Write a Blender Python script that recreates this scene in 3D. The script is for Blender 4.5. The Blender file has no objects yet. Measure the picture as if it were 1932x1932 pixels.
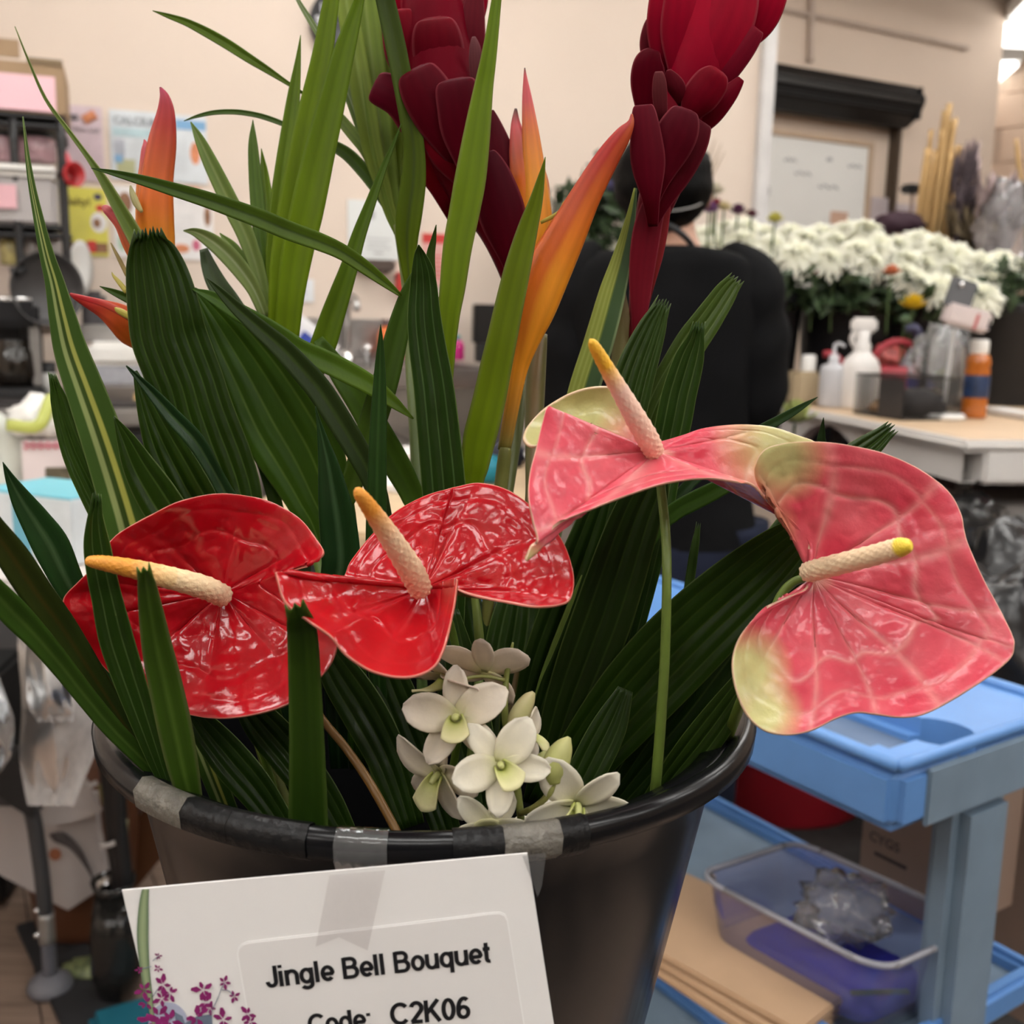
import bpy, bmesh, math, random
from mathutils import Vector, Matrix, Euler, noise

random.seed(7)
R = math.radians
SC = bpy.context.scene
COL = SC.collection

# ------------------------------------------------------------------ camera
F = 2000.0                       # focal length in pixels of the 1932 frame
CAM = Vector((0.0, 0.0, 1.2))
CROT = Matrix.Rotation(R(80), 3, 'X') @ Matrix.Rotation(R(1.2), 3, 'Z')
cd = bpy.data.cameras.new('camera')
cam = bpy.data.objects.new('camera', cd)
COL.objects.link(cam)
cam.matrix_world = Matrix.Translation(CAM) @ CROT.to_4x4()
cd.sensor_width = 36.0
cd.lens = 36.0 * F / 1932.0
cd.clip_start = 0.02
cd.dof.use_dof = True
cd.dof.focus_distance = 0.41
cd.dof.aperture_fstop = 13.5
SC.camera = cam

# ------------------------------------------------------------------ world, exposure
w = bpy.data.worlds.new('room_air')
w.use_nodes = True
w.node_tree.nodes['Background'].inputs[0].default_value = (1.0, 0.93, 0.86, 1)
w.node_tree.nodes['Background'].inputs[1].default_value = 0.3
SC.world = w
SC.view_settings.view_transform = 'Standard'
SC.view_settings.look = 'None'
SC.view_settings.gamma = 1.0
SC.view_settings.use_curve_mapping = False
SC.view_settings.exposure = 0.27
LAMP = 11.0                      # strength of the ceiling light diffusers
SC.cycles.use_denoising = True
SC.cycles.max_bounces = 8
SC.cycles.transparent_max_bounces = 16
SC.cycles.sample_clamp_indirect = 6.0

# ------------------------------------------------------------------ pixel rays to points
DOFF = 0.0
def P(x, y, d):
    """point on the ray of pixel x, y at depth d along the view axis"""
    d = d + DOFF
    return CAM + CROT @ Vector(((x - 966) / F * d, (966 - y) / F * d, -d))

def ray(x, y):
    return CROT @ Vector(((x - 966) / F, (966 - y) / F, -1.0))

def PY(x, y, Y):
    r = ray(x, y)
    return CAM + r * (Y / r.y)

def PZ(x, y, Z):
    r = ray(x, y)
    return CAM + r * ((Z - CAM.z) / r.z)

def PP(x, y, o, n):
    r = ray(x, y)
    return CAM + r * ((o - CAM).dot(n) / r.dot(n))

# ------------------------------------------------------------------ materials
MATS = {}
def nd(nt, t, **kw):
    n = nt.nodes.new(t)
    for k, v in kw.items():
        setattr(n, k, v)
    return n

def mat(name, col=(.5, .5, .5), rough=.5, metal=0., var=.12, scale=8., bump=0., bscale=60., coat=0., spec=.5,
        vcol=False, trans=0., tcol=None, emit=0., stretch=(1, 1, 1), ior=1.45):
    if name in MATS:
        return MATS[name]
    m = bpy.data.materials.new(name)
    m.use_nodes = True
    nt = m.node_tree
    b = nt.nodes['Principled BSDF']
    out = nt.nodes['Material Output']
    b.inputs['Roughness'].default_value = rough
    b.inputs['Metallic'].default_value = metal
    b.inputs['Coat Weight'].default_value = coat
    b.inputs['Coat Roughness'].default_value = .08
    b.inputs['Specular IOR Level'].default_value = spec
    tc = nd(nt, 'ShaderNodeTexCoord')
    mp = nd(nt, 'ShaderNodeMapping')
    mp.inputs['Scale'].default_value = stretch
    nt.links.new(tc.outputs['Object'], mp.inputs[0])
    nz = nd(nt, 'ShaderNodeTexNoise')
    nz.inputs['Scale'].default_value = scale
    nz.inputs['Detail'].default_value = 4
    nt.links.new(mp.outputs[0], nz.inputs['Vector'])
    mr = nd(nt, 'ShaderNodeMapRange')
    mr.inputs['From Min'].default_value = .25
    mr.inputs['From Max'].default_value = .75
    mr.inputs['To Min'].default_value = 1 - var
    mr.inputs['To Max'].default_value = 1 + var
    nt.links.new(nz.outputs[0], mr.inputs[0])
    mx = nd(nt, 'ShaderNodeMix', data_type='RGBA', blend_type='MULTIPLY')
    mx.inputs[0].default_value = 1.0
    if vcol:
        at = nd(nt, 'ShaderNodeVertexColor')
        at.layer_name = 'Col'
        nt.links.new(at.outputs[0], mx.inputs[6])
    else:
        mx.inputs[6].default_value = (*col, 1)
    nt.links.new(mr.outputs[0], mx.inputs[7])
    nt.links.new(mx.outputs[2], b.inputs['Base Color'])
    if bump:
        n2 = nd(nt, 'ShaderNodeTexNoise')
        n2.inputs['Scale'].default_value = bscale
        n2.inputs['Detail'].default_value = 5
        nt.links.new(mp.outputs[0], n2.inputs['Vector'])
        bp = nd(nt, 'ShaderNodeBump')
        bp.inputs['Strength'].default_value = bump
        bp.inputs['Distance'].default_value = .01
        nt.links.new(n2.outputs[0], bp.inputs['Height'])
        nt.links.new(bp.outputs[0], b.inputs['Normal'])
    if emit:
        b.inputs['Emission Color'].default_value = (*col, 1)
        b.inputs['Emission Strength'].default_value = emit
    if trans:
        tr = nd(nt, 'ShaderNodeBsdfTranslucent')
        if tcol:
            tr.inputs[0].default_value = (*tcol, 1)
        else:
            nt.links.new(mx.outputs[2], tr.inputs[0])
        ms = nd(nt, 'ShaderNodeMixShader')
        ms.inputs[0].default_value = trans
        nt.links.new(b.outputs[0], ms.inputs[1])
        nt.links.new(tr.outputs[0], ms.inputs[2])
        nt.links.new(ms.outputs[0], out.inputs[0])
    MATS[name] = m
    return m

def clear_mat(name, tint=(.9, .9, .92), milk=.15, rough=.12, body=(.8, .8, .85)):
    """clear or milky plastic and glass: see-through, a little body colour, glossy skin"""
    if name in MATS:
        return MATS[name]
    m = bpy.data.materials.new(name)
    m.use_nodes = True
    nt = m.node_tree
    b = nt.nodes['Principled BSDF']
    out = nt.nodes['Material Output']
    b.inputs['Base Color'].default_value = (*body, 1)
    b.inputs['Roughness'].default_value = rough
    t = nd(nt, 'ShaderNodeBsdfTransparent')
    t.inputs[0].default_value = (*tint, 1)
    g = nd(nt, 'ShaderNodeBsdfGlossy')
    g.inputs['Roughness'].default_value = rough
    nz = nd(nt, 'ShaderNodeTexNoise')
    nz.inputs['Scale'].default_value = 14
    mr = nd(nt, 'ShaderNodeMapRange')
    mr.inputs['To Min'].default_value = milk * .7
    mr.inputs['To Max'].default_value = milk * 1.3
    nt.links.new(nz.outputs[0], mr.inputs[0])
    m1 = nd(nt, 'ShaderNodeMixShader')
    nt.links.new(mr.outputs[0], m1.inputs[0])
    nt.links.new(t.outputs[0], m1.inputs[1])
    nt.links.new(b.outputs[0], m1.inputs[2])
    fr = nd(nt, 'ShaderNodeLayerWeight')
    fr.inputs[0].default_value = .25
    m2 = nd(nt, 'ShaderNodeMixShader')
    nt.links.new(fr.outputs['Fresnel'], m2.inputs[0])
    nt.links.new(m1.outputs[0], m2.inputs[1])
    nt.links.new(g.outputs[0], m2.inputs[2])
    nt.links.new(m2.outputs[0], out.inputs[0])
    MATS[name] = m
    return m

# ------------------------------------------------------------------ objects
def tag(o, label=None, cat=None, group=None, kind=None):
    if label: o['label'] = label
    if cat: o['category'] = cat
    if group: o['group'] = group
    if kind: o['kind'] = kind
    return o

def thing(name, label, cat, loc, group=None):
    o = bpy.data.objects.new(name, None)
    o.empty_display_size = .02
    COL.objects.link(o)
    o.location = loc
    return tag(o, label, cat, group)

def wloc(o):
    v = Vector((0, 0, 0))
    while o is not None:
        v = v + o.location
        o = o.parent
    return v

def mk(name, verts, faces, m, parent=None, cols=None, uvs=None, smooth=True, local=False, origin=None):
    """one mesh object; verts are world points unless local"""
    me = bpy.data.meshes.new(name)
    verts = [Vector(v) for v in verts]
    if local:
        off = Vector((0, 0, 0))
    elif parent is not None:
        off = wloc(parent)
    else:
        if origin is None:
            xs = [v.x for v in verts]; ys = [v.y for v in verts]; zs = [v.z for v in verts]
            origin = Vector(((min(xs) + max(xs)) / 2, (min(ys) + max(ys)) / 2, min(zs)))
        off = Vector(origin)
    me.from_pydata([v - off for v in verts], [], faces)
    if smooth:
        me.polygons.foreach_set('use_smooth', [True] * len(me.polygons))
    if cols is not None:
        a = me.color_attributes.new('Col', 'FLOAT_COLOR', 'POINT')
        flat = []
        for c in cols:
            flat += [c[0], c[1], c[2], 1.0]
        a.data.foreach_set('color', flat)
    if m is not None:
        me.materials.append(m)
    me.update()
    o = bpy.data.objects.new(name, me)
    COL.objects.link(o)
    if parent is not None:
        o.parent = parent
    else:
        if not local:
            o.location = off
    return o

def finish_bm(bm):
    vs = [v.co.copy() for v in bm.verts]
    bm.verts.index_update()
    fs = [[v.index for v in f.verts] for f in bm.faces]
    bm.free()
    return vs, fs

def box_geo(c, s, rz=0., bev=0., rx=0., ry=0., seg=2, taper=None):
    bm = bmesh.new()
    bmesh.ops.create_cube(bm, size=1)
    for v in bm.verts:
        v.co = Vector((v.co.x * s[0], v.co.y * s[1], v.co.z * s[2]))
        if taper and v.co.z < 0:
            v.co.x *= taper; v.co.y *= taper
    if bev:
        bmesh.ops.bevel(bm, geom=bm.edges[:], offset=bev, segments=seg, affect='EDGES', clamp_overlap=True)
    M = Matrix.Translation(Vector(c)) @ Euler((rx, ry, rz)).to_matrix().to_4x4()
    bm.transform(M)
    return finish_bm(bm)

def box(name, c, s, m, rz=0., bev=.002, parent=None, rx=0., ry=0., taper=None):
    v, f = box_geo(c, s, rz, bev, rx, ry, taper=taper)
    return mk(name, v, f, m, parent, smooth=False)

def boxes(name, lst, m, parent=None):
    V, Fc = [], []
    for a in lst:
        v, f = box_geo(*a)
        n = len(V)
        V += v
        Fc += [[i + n for i in q] for q in f]
    return mk(name, V, Fc, m, parent, smooth=False)

def lathe(name, prof, c, m, parent=None, n=40, smooth=True, rot=None, sx=1., sy=1., cols=None):
    """profile of (radius, height) turned about the axis through c"""
    V, Fc, C = [], [], []
    k = len(prof)
    for i in range(n):
        a = 2 * math.pi * i / n
        for j, (r, z) in enumerate(prof):
            p = Vector((r * math.cos(a) * sx, r * math.sin(a) * sy, z))
            if rot is not None:
                p = rot @ p
            V.append(Vector(c) + p)
            if cols: C.append(cols(j, i))
    for i in range(n):
        i2 = (i + 1) % n
        for j in range(k - 1):
            Fc.append([i * k + j, i2 * k + j, i2 * k + j + 1, i * k + j + 1])
    return mk(name, V, Fc, m, parent, smooth=smooth, cols=C or None)

def cr(nodes, n):
    """Catmull-Rom samples through tuples"""
    L = len(nodes)
    out = []
    k = len(nodes[0])
    for i in range(n + 1):
        t = i / n * (L - 1)
        j = min(int(t), L - 2)
        u = t - j
        p1 = nodes[j]; p2 = nodes[j + 1]
        p0 = nodes[j - 1] if j > 0 else tuple(2 * p1[q] - p2[q] for q in range(k))
        p3 = nodes[j + 2] if j + 2 < L else tuple(2 * p2[q] - p1[q] for q in range(k))
        out.append(tuple(.5 * (2 * p1[q] + (p2[q] - p0[q]) * u + (2 * p0[q] - 5 * p1[q] + 4 * p2[q] - p3[q]) * u * u
                               + (3 * p1[q] - p0[q] - 3 * p2[q] + p3[q]) * u ** 3) for q in range(k)))
    return out

def cr_closed(nodes, n):
    L = len(nodes); k = len(nodes[0]); out = []
    for i in range(n):
        t = i / n * L
        j = int(t) % L
        u = t - int(t)
        p0, p1, p2, p3 = nodes[j - 1], nodes[j], nodes[(j + 1) % L], nodes[(j + 2) % L]
        out.append(tuple(.5 * (2 * p1[q] + (p2[q] - p0[q]) * u + (2 * p0[q] - 5 * p1[q] + 4 * p2[q] - p3[q]) * u * u
                               + (3 * p1[q] - p0[q] - 3 * p2[q] + p3[q]) * u ** 3) for q in range(k)))
    return out

def tubew(name, pts, radii, m, parent=None, nu=12, nv=None, flat=1., cols=None, bump=None, cap=True, local=False, up=None):
    """swept tube through world points; flat squashes it along the line of sight; cols(v, a), bump(v, a) scale the radius"""
    if not isinstance(radii, (list, tuple)):
        radii = [radii] * len(pts)
    nodes = [(*p, r) for p, r in zip(pts, radii)]
    nv = nv or max(2, 6 * (len(pts) - 1))
    S = cr(nodes, nv)
    cs = [Vector(s[:3]) for s in S]
    V, Fc, C = [], [], []
    side = None
    for i in range(nv + 1):
        T = (cs[min(i + 1, nv)] - cs[max(i - 1, 0)])
        T = T.normalized() if T.length > 1e-9 else Vector((0, 0, 1))
        if up is not None:
            view = Vector(up)
        else:
            view = (cs[i] - CAM).normalized()
        sd = view.cross(T)
        if sd.length < .15:
            sd = Vector((1, 0, 0)).cross(T) if side is None else side
        sd = (sd - T * sd.dot(T)).normalized()
        if side is not None and sd.dot(side) < 0 and flat == 1.:
            sd = -sd
        side = sd
        nn = T.cross(sd)
        r = max(S[i][3], 1e-5)
        for a in range(nu):
            an = 2 * math.pi * a / nu
            rr = r * (bump(i / nv, an) if bump else 1.)
            V.append(cs[i] + sd * rr * math.cos(an) + nn * rr * flat * math.sin(an))
            if cols: C.append(cols(i / nv, an))
    for i in range(nv):
        for a in range(nu):
            b = (a + 1) % nu
            Fc.append([i * nu + a, i * nu + b, (i + 1) * nu + b, (i + 1) * nu + a])
    if cap:
        Fc.append(list(range(nu))[::-1])
        Fc.append([nv * nu + a for a in range(nu)])
    return mk(name, V, Fc, m, parent, cols=C or None, local=local)

def tube(name, nodes, m, parent=None, **kw):
    """nodes of (x px, y px, width px, depth)"""
    return tubew(name, [P(n[0], n[1], n[3]) for n in nodes], [n[2] / 2 * n[3] / F for n in nodes], m, parent, **kw)

def lerp3(a, b, t):
    return tuple(a[i] + (b[i] - a[i]) * t for i in range(3))

def clamp(x, a=0., b=1.):
    return max(a, min(b, x))

def blade(name, nodes, m, da, db, parent=None, fold=.25, pleats=0, pamp=.06, twist=0., nu=8, nv=30, col=None, teeth=0, bow=0.,
          thick=.0004, cup=0.):
    """a leaf: nodes of (x px, y px, width px [, depth]) from tip to base, each row at a depth between da and db"""
    if len(nodes[0]) == 3:
        L = len(nodes)
        nodes = [(*n, da + (db - da) * i / (L - 1)) for i, n in enumerate(nodes)]
    if pleats:
        nu = pleats * 8
    S = cr(nodes, nv)
    rnd = random.Random(int(nodes[0][0] * 13 + nodes[0][1] * 7))
    th = [rnd.uniform(.2, 1.) for _ in range(nu + 1)]
    V, Fc, C = [], [], []
    for i, (x, y, wd, d) in enumerate(S):
        a = S[max(i - 1, 0)]; b = S[min(i + 1, nv)]
        tx, ty = b[0] - a[0], b[1] - a[1]
        l = math.hypot(tx, ty) or 1
        tx /= l; ty /= l
        px, py = -ty, tx
        hw = max(wd, .6) / 2
        d -= bow * math.sin(math.pi * i / nv)
        for k in range(nu + 1):
            u = 2 * k / nu - 1
            dz = -fold * abs(u) * hw + twist * u * hw - cup * (1 - u * u) * hw
            if pleats:
                t = (u + 1) / 2 * pleats
                dz += pamp * hw * (abs((t % 1) * 2 - 1) - .5) * 2 * min(1, hw / 8)
            X, Y = x + px * hw * u, y + py * hw * u
            if teeth and i < 3:
                tt = (u + 1) / 2 * pleats if pleats else u * 3
                tri = abs((tt % 1) * 2 - 1)
                e = teeth * (tri * .8 - .3 + .5 * th[int(tt) % len(th)]) * (3 - i) / 3
                X -= tx * e; Y -= ty * e
            V.append(P(X, Y, d + dz * d / F))
            C.append(col(u, i / nv) if col else (.05, .12, .02))
    q = nu + 1
    for i in range(nv):
        for k in range(nu):
            Fc.append([i * q + k, i * q + k + 1, (i + 1) * q + k + 1, (i + 1) * q + k])
    o = mk(name, V, Fc, m, parent, cols=C)
    if thick:
        md = o.modifiers.new('thickness', 'SOLIDIFY')
        md.thickness = thick
        md.offset = 0
    return o

def text(name, body, M, size, m, parent=None, width=None, bold=.0, ext=.00015, ax='LEFT', shear=0.):
    """lettering on the plane M (columns: right, up, normal; translation = baseline start)"""
    c = bpy.data.curves.new(name, 'FONT')
    c.body = body
    c.size = size
    c.extrude = ext
    c.offset = bold
    c.align_x = ax
    c.resolution_u = 4
    c.shear = shear
    o = bpy.data.objects.new(name, c)
    COL.objects.link(o)
    if width:
        bpy.context.view_layer.update()
        d = o.dimensions.x
        if d > 0:
            k = width / d
            c.size = size * k
    bpy.context.view_layer.update()
    ev = o.evaluated_get(bpy.context.evaluated_depsgraph_get())
    me = ev.to_mesh()
    vs = [M @ v.co for v in me.vertices]; fs = [list(p.vertices) for p in me.polygons]
    ev.to_mesh_clear()
    bpy.data.objects.remove(o); bpy.data.curves.remove(c)
    return mk(name, vs, fs, m, parent, smooth=False)

def arc(cx, cy, rx, ry, a0, a1, n=14):
    return [(cx + rx * math.cos(R(a0 + (a1 - a0) * i / n)), cy + ry * math.sin(R(a0 + (a1 - a0) * i / n))) for i in range(n + 1)]
_o = [arc(.28, .365, .21, .295, 0, 360, 22)]
GLYPH = {   # centre lines of a bold grotesque: cap height 1, advance first
    'J': (.55, [[(.42, 1), (.42, .28)] + arc(.245, .28, .175, .21, 0, -180)[1:]]), 'i': (.26, [[(.09, 0), (.09, .73)], [(.09, .86), (.09, 1)]]),
    'n': (.62, [[(.08, 0), (.08, .73)], [(.08, .40)] + arc(.29, .43, .21, .235, 180, 0) + [(.50, 0)]]),
    'g': (.63, [arc(.28, .365, .21, .295, 0, 360, 22), [(.49, .73), (.49, -.03)] + arc(.28, -.03, .21, .17, 0, -155)[1:]]), 'l': (.26, [[(.09, 0), (.09, 1)]]),
    'e': (.59, [[(.10, .34), (.49, .34)] + arc(.28, .365, .21, .295, 0, 318, 20)]), 'B': (.74, [[(.09, 0), (.09, 1)], [(.09, .93), (.36, .93)] + arc(.36, .73, .19, .20, 90, -90) + [(.09, .53)], [(.36, .53), (.40, .53)] + arc(.40, .30, .21, .23, 90, -90) + [(.09, .07)]]),
    'o': (.60, _o), 'u': (.62, [[(.08, .73), (.08, .30)] + arc(.28, .30, .20, .235, 180, 360) + [(.48, .30)], [(.49, .73), (.49, 0)]]),
    'q': (.63, [arc(.28, .365, .21, .295, 0, 360, 22), [(.49, .73), (.49, -.27)]]), 't': (.36, [[(.15, .95), (.15, .20)] + arc(.27, .19, .12, .12, 180, 285, 6)[1:], [(.01, .66), (.31, .66)]]),
    'C': (.78, [arc(.41, .5, .33, .43, 42, 318, 24)]), 'd': (.63, [arc(.28, .365, .21, .295, 0, 360, 22), [(.49, 0), (.49, 1)]]), ':': (.30, [[(.10, 0), (.10, .15)], [(.10, .58), (.10, .73)]]),
    '2': (.60, [arc(.29, .69, .21, .24, 165, -35, 14) + [(.09, .07)], [(.06, .07), (.52, .07)]]), 'K': (.70, [[(.09, 0), (.09, 1)], [(.58, 1), (.09, .38)], [(.26, .60), (.62, 0)]]),
    '0': (.60, [arc(.29, .5, .20, .43, 0, 360, 24)]), '6': (.60, [arc(.29, .31, .20, .24, 0, 360, 20), arc(.33, .44, .24, .49, 55, 180, 12) + [(.09, .31)]]), ' ': (.32, [])}
def stroke_text(name, body, p0, u, n, width, m, parent, wt=.175):
    u = Vector(u).normalized(); n = Vector(n).normalized(); v = n.cross(u)
    total = sum(GLYPH[c][0] for c in body) - .10
    k = width / total
    x = 0; V, Fc = [], []
    lay = 0
    for ch in body:
        adv, strokes = GLYPH[ch]
        for st in strokes:
            lay += 1
            L = len(st)
            closed = L > 3 and math.hypot(st[0][0] - st[-1][0], st[0][1] - st[-1][1]) < 1e-6
            b = len(V)
            for i in range(L):
                a = st[i - 1] if i else (st[-2] if closed else st[0]); c = st[i + 1] if i < L - 1 else (st[1] if closed else st[-1])
                tx, ty = c[0] - a[0], c[1] - a[1]
                l = math.hypot(tx, ty) or 1
                nx, ny = -ty / l * wt / 2, tx / l * wt / 2
                for sg in (1, -1):
                    V.append(p0 + (u * (x + st[i][0] + nx * sg) + v * (st[i][1] + ny * sg)) * k + n * (.00001 * (lay % 3)))
            for i in range(L - 1):
                Fc.append([b + 2 * i, b + 2 * i + 1, b + 2 * i + 3, b + 2 * i + 2])
        x += adv
    return mk(name, V, Fc, m, parent, smooth=False)

def planeM(p, u, n):
    u = Vector(u).normalized(); n = Vector(n).normalized()
    v = n.cross(u)
    M = Matrix((u, v, n)).transposed().to_4x4()
    M.translation = p
    return M
# ------------------------------------------------------------------ room shell
PEACH = mat('wall_paint', (.67, .565, .48), .75, var=.03, scale=2, bump=.05, bscale=120)
PEACH2 = mat('wall_paint_far', (.66, .535, .435), .75, var=.05, scale=1.5, bump=.08, bscale=60)
WHITEP = mat('ceiling_paint', (.62, .57, .52), .85, var=.04, scale=3)
TRIMM = mat('trim_metal', (.62, .60, .60), .5, var=.05)

def wall(name, a, b, z0, z1, m, t=.06, side=1):
    """vertical slab whose room face runs from a to b"""
    a = Vector((*a, 0)); b = Vector((*b, 0))
    u = (b - a); L = u.length; u.normalize()
    n = Vector((u.y, -u.x, 0)) * side
    c = (a + b) / 2 - n * t / 2
    o = box(name, (c.x, c.y, (z0 + z1) / 2), (L, t, z1 - z0), m, math.atan2(u.y, u.x), bev=0)
    o['kind'] = 'structure'
    return o

H = 2.85
W1A, W1B = Vector((-3.0, 2.283, 0)), Vector((.81, 3.67, 0))
W1N = Vector((W1B - W1A).normalized()); W1U = W1N.copy(); W1N = Vector((W1U.y, -W1U.x, 0)); W1Z = math.atan2(W1U.y, W1U.x)
W2A = Vector((1.125, 5.0, 0)); W2Z = R(28); W2U = Vector((math.cos(W2Z), math.sin(W2Z), 0)); W2N = Vector((W2U.y, -W2U.x, 0)); W2B = W2A + W2U * 1.48
W3A = Vector((2.85, 7.05, 0)); W3Z = R(-50); W3U = Vector((math.cos(W3Z), math.sin(W3Z), 0)); W3N = Vector((W3U.y, -W3U.x, 0)); W3B = W3A + W3U * 5.0
wall('wall_back', W1A[:2], W1B[:2], 0, H, PEACH, t=.1)
wall('wall_jog', W1B[:2], W2A[:2], 0, H, PEACH, t=.1)
wall('wall_far', W2A[:2], W2B[:2], 0, H, PEACH2)
wall('wall_return', W2B[:2], (W2B.x + .42, W2B.y + 1.36), 0, H, PEACH2)

# cinder block wall at the far right: each course is a piece proud of recessed joints
w3 = wall('wall_right_far', W3A[:2], W3B[:2], 0, H, mat('mortar', (.55, .43, .34), .85, var=.05))
BLOCK = mat('painted_block', (.72, .56, .44), .75, var=.05, scale=3, bump=.06)
bl_me = None
for r_ in range(7, 14):
    for k in range(9):
        s = .02 + k * .41 + (.2 if r_ % 2 else 0)
        p = W3A + W3U * (s + .2) + W3N * .004
        z = .1 + r_ * .205
        if bl_me is None:
            o = box('block', (p.x, p.y, z), (.404, .02, .199), BLOCK, W3Z, bev=.003, parent=w3)
            bl_me = o.data
            p0 = Vector((p.x, p.y, z))
        else:
            o = bpy.data.objects.new('block', bl_me)
            COL.objects.link(o)
            o.parent = w3
            o.location = Vector((p.x, p.y, z)) - p0
wall('wall_left', (-3.0, -2.6), (-3.0, 2.29), 0, H, PEACH)
wall('wall_behind', (6.6, -2.6), (-3.0, -2.6), 0, H, PEACH)
wall('wall_right', (6.6, 8.2), (6.6, -2.6), 0, H, PEACH2)
wall('wall_end', (2.6, 8.2), (6.6, 8.2), 0, H, PEACH2)

# floor: laminate planks (near) on a dark screed, black rubber mats on top at the right
fl = box('floor', (1.8, 2.8, -.03), (9.8, 11.2, .05), mat('screed', (.05, .04, .035), .8), bev=0)
fl['kind'] = 'structure'
PLK = mat('laminate_plank', (.27, .19, .145), .45, var=.35, scale=9, stretch=(.6, 9, 1), bump=.04, bscale=40)
pm = None
prz = R(118)
pu = Vector((math.cos(prz), math.sin(prz), 0)); pv = Vector((-pu.y, pu.x, 0))
for i in range(-9, 10):
    for j in range(-3, 4):
        c = Vector((-.75, 1.7, -.004)) + pv * (i * .126) + pu * (j * .92 + (.4 if i % 2 else 0))
        if not (-2.6 < c.x < 1.1 and .3 < c.y < 3.2):
            continue
        if pm is None:
            o = box('plank', c, (.917, .123, .008), PLK, prz, bev=.001, parent=fl)
            pm = o.data; pc = c.copy()
        else:
            o = bpy.data.objects.new('plank', pm); COL.objects.link(o); o.parent = fl; o.location = c - pc
ce = box('ceiling', (1.8, 2.8, H + .03), (9.8, 11.2, .06), WHITEP, bev=0)
ce['kind'] = 'structure'

# trims on the far walls
def trimbar(name, p, q, s, m, off=.01):
    p = Vector(p); q = Vector(q)
    o = tubew(name, [p, (p + q) / 2, q], [s, s, s], m, nu=8)
    o['kind'] = 'structure'
    return o
a = PP(1405, 60, W2A, W2N); 
cp = W1B + W1N * .012
o = box('trim_1', (cp.x - .012, cp.y - .004, H / 2), (.05, .03, H - .02), mat('corner_bead', (.60, .58, .57), .5), W1Z, bev=.004)
o['kind'] = 'structure'
a = PP(1440, 12, W2A, W2N) + W2N * .012; b = PP(1822, 92, W2A, W2N) + W2N * .012
trimbar('trim_2', a, b, .012, mat('conduit_paint', (.50, .40, .33), .6))
a = PP(1528, -40, W2A, W2N) + W2N * .016; b = PP(1524, 118, W2A, W2N) + W2N * .016
trimbar('trim_3', a, b, .016, mat('conduit_paint'))

# ------------------------------------------------------------------ ceiling lights: the light of the room
DIFF = mat('lit_diffuser', (1.0, .985, .955), .5, var=0, emit=LAMP)
HOUS = mat('lamp_housing', (.8, .8, .78), .5)
DIFF_FAR = mat('lit_diffuser_far', (1.0, .985, .955), .5, var=0, emit=2.4)
lamp0 = None
def ceiling_light(x, y, rz, label, group=None, far=False):
    global lamp0
    if lamp0 is None:
        t = thing('ceiling_light', label, 'light', (x, y, H - .1), group)
        box('housing', (x, y, H - .05), (1.26, .34, .07), HOUS, bev=.006, parent=t)
        box('diffuser', (x, y, H - .105), (1.22, .30, .05), DIFF, bev=.02, parent=t)
        lamp0 = t
    else:
        t = lamp0.copy(); COL.objects.link(t); t.location = (x, y, H - .1)
        for ch in list(lamp0.children):
            c = ch.copy(); COL.objects.link(c); c.parent = t
            if far and c.name.startswith('diffuser'):
                c.data = c.data.copy(); c.data.materials[0] = DIFF_FAR
        tag(t, label, None, group)
        if group is None and 'group' in t: del t['group']
    t.rotation_euler = (0, 0, rz)
    return t
LG = 'ceiling lights of the workroom'
for x in (-2.1, -.2, 1.7, 3.6):
    for y in (-1.9, -.5, .9, 2.3):
        if y > 2 and x < -1: continue
        ceiling_light(x, y, 0, 'long white ceiling light over the work room, one of the row', LG)
p = PZ(1990, 70, H - .1); ceiling_light(p.x, p.y, R(6), 'long lit ceiling light at the top right of the far room', far=True)
p = PZ(1880, 4, H - .1); ceiling_light(p.x + .25, p.y - .3, R(80), 'lit ceiling light seen end-on, topmost at the right edge', far=True)
p = PZ(1834, 94, H - .1); ceiling_light(p.x + .35, p.y + .9, R(80), 'small far ceiling light just below the long one', far=True)
ceiling_light(1.7, 3.75, R(28), 'long white ceiling light over the folding table and the whiteboard end')  # extra lamp out of view, added to brighten the dim whiteboard end

# added dark cabinet, unseen behind the camera, to darken the bucket's reflections
th = thing('added_dark_cabinet', 'tall dark cabinet standing against the near side of the room, outside the picture', 'cabinet', (-.35, -1.35, 0))
cbm = mat('cabinet_dark', (.03, .028, .027), .6)
box('carcass', (-.35, -1.5, .98), (1.7, .45, 1.94), cbm, bev=.006, parent=th)
for sx in (-.425, .425):
    box('door', (-.35 + sx, -1.265, .98), (.83, .02, 1.88), cbm, bev=.004, parent=th)
# ================================================================== the bouquet in its bucket
DARK = (.012, .036, .005); MID = (.024, .075, .010); LIT = (.105, .20, .006); OLIVE = (.045, .06, .010); PALE = (.27, .36, .065)
LEAF = mat('leaf_skin', rough=.42, vcol=True, var=.16, scale=60, trans=.40, bump=.08, bscale=140, stretch=(1, 1, .25), spec=.22)
GLOSSLEAF = mat('glossy_leaf_skin', rough=.33, spec=.2, vcol=True, var=.22, scale=45, trans=.10, bump=.12, bscale=160, stretch=(1, 1, .3))
STEMM = mat('stem_skin', rough=.4, vcol=True, var=.12, scale=40)

def c_palm(base=DARK, rib=(.055, .105, .03), n=6, tip=None):
    base = (base[0] * 1.2, base[1], base[2] * .45)
    rib = (rib[0] * 1.1, rib[1], rib[2] * .7)
    def f(u, v):
        t = ((u + 1) / 2 * n) % 1
        k = max(0, 1 - min(t, 1 - t) / .12)
        c = lerp3(base, rib, k * .75)
        if abs(u) > .97: c = lerp3(c, (.12, .17, .04), .6)
        if tip and v < .03: c = lerp3(c, tip, .8)
        return c
    return f

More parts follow.
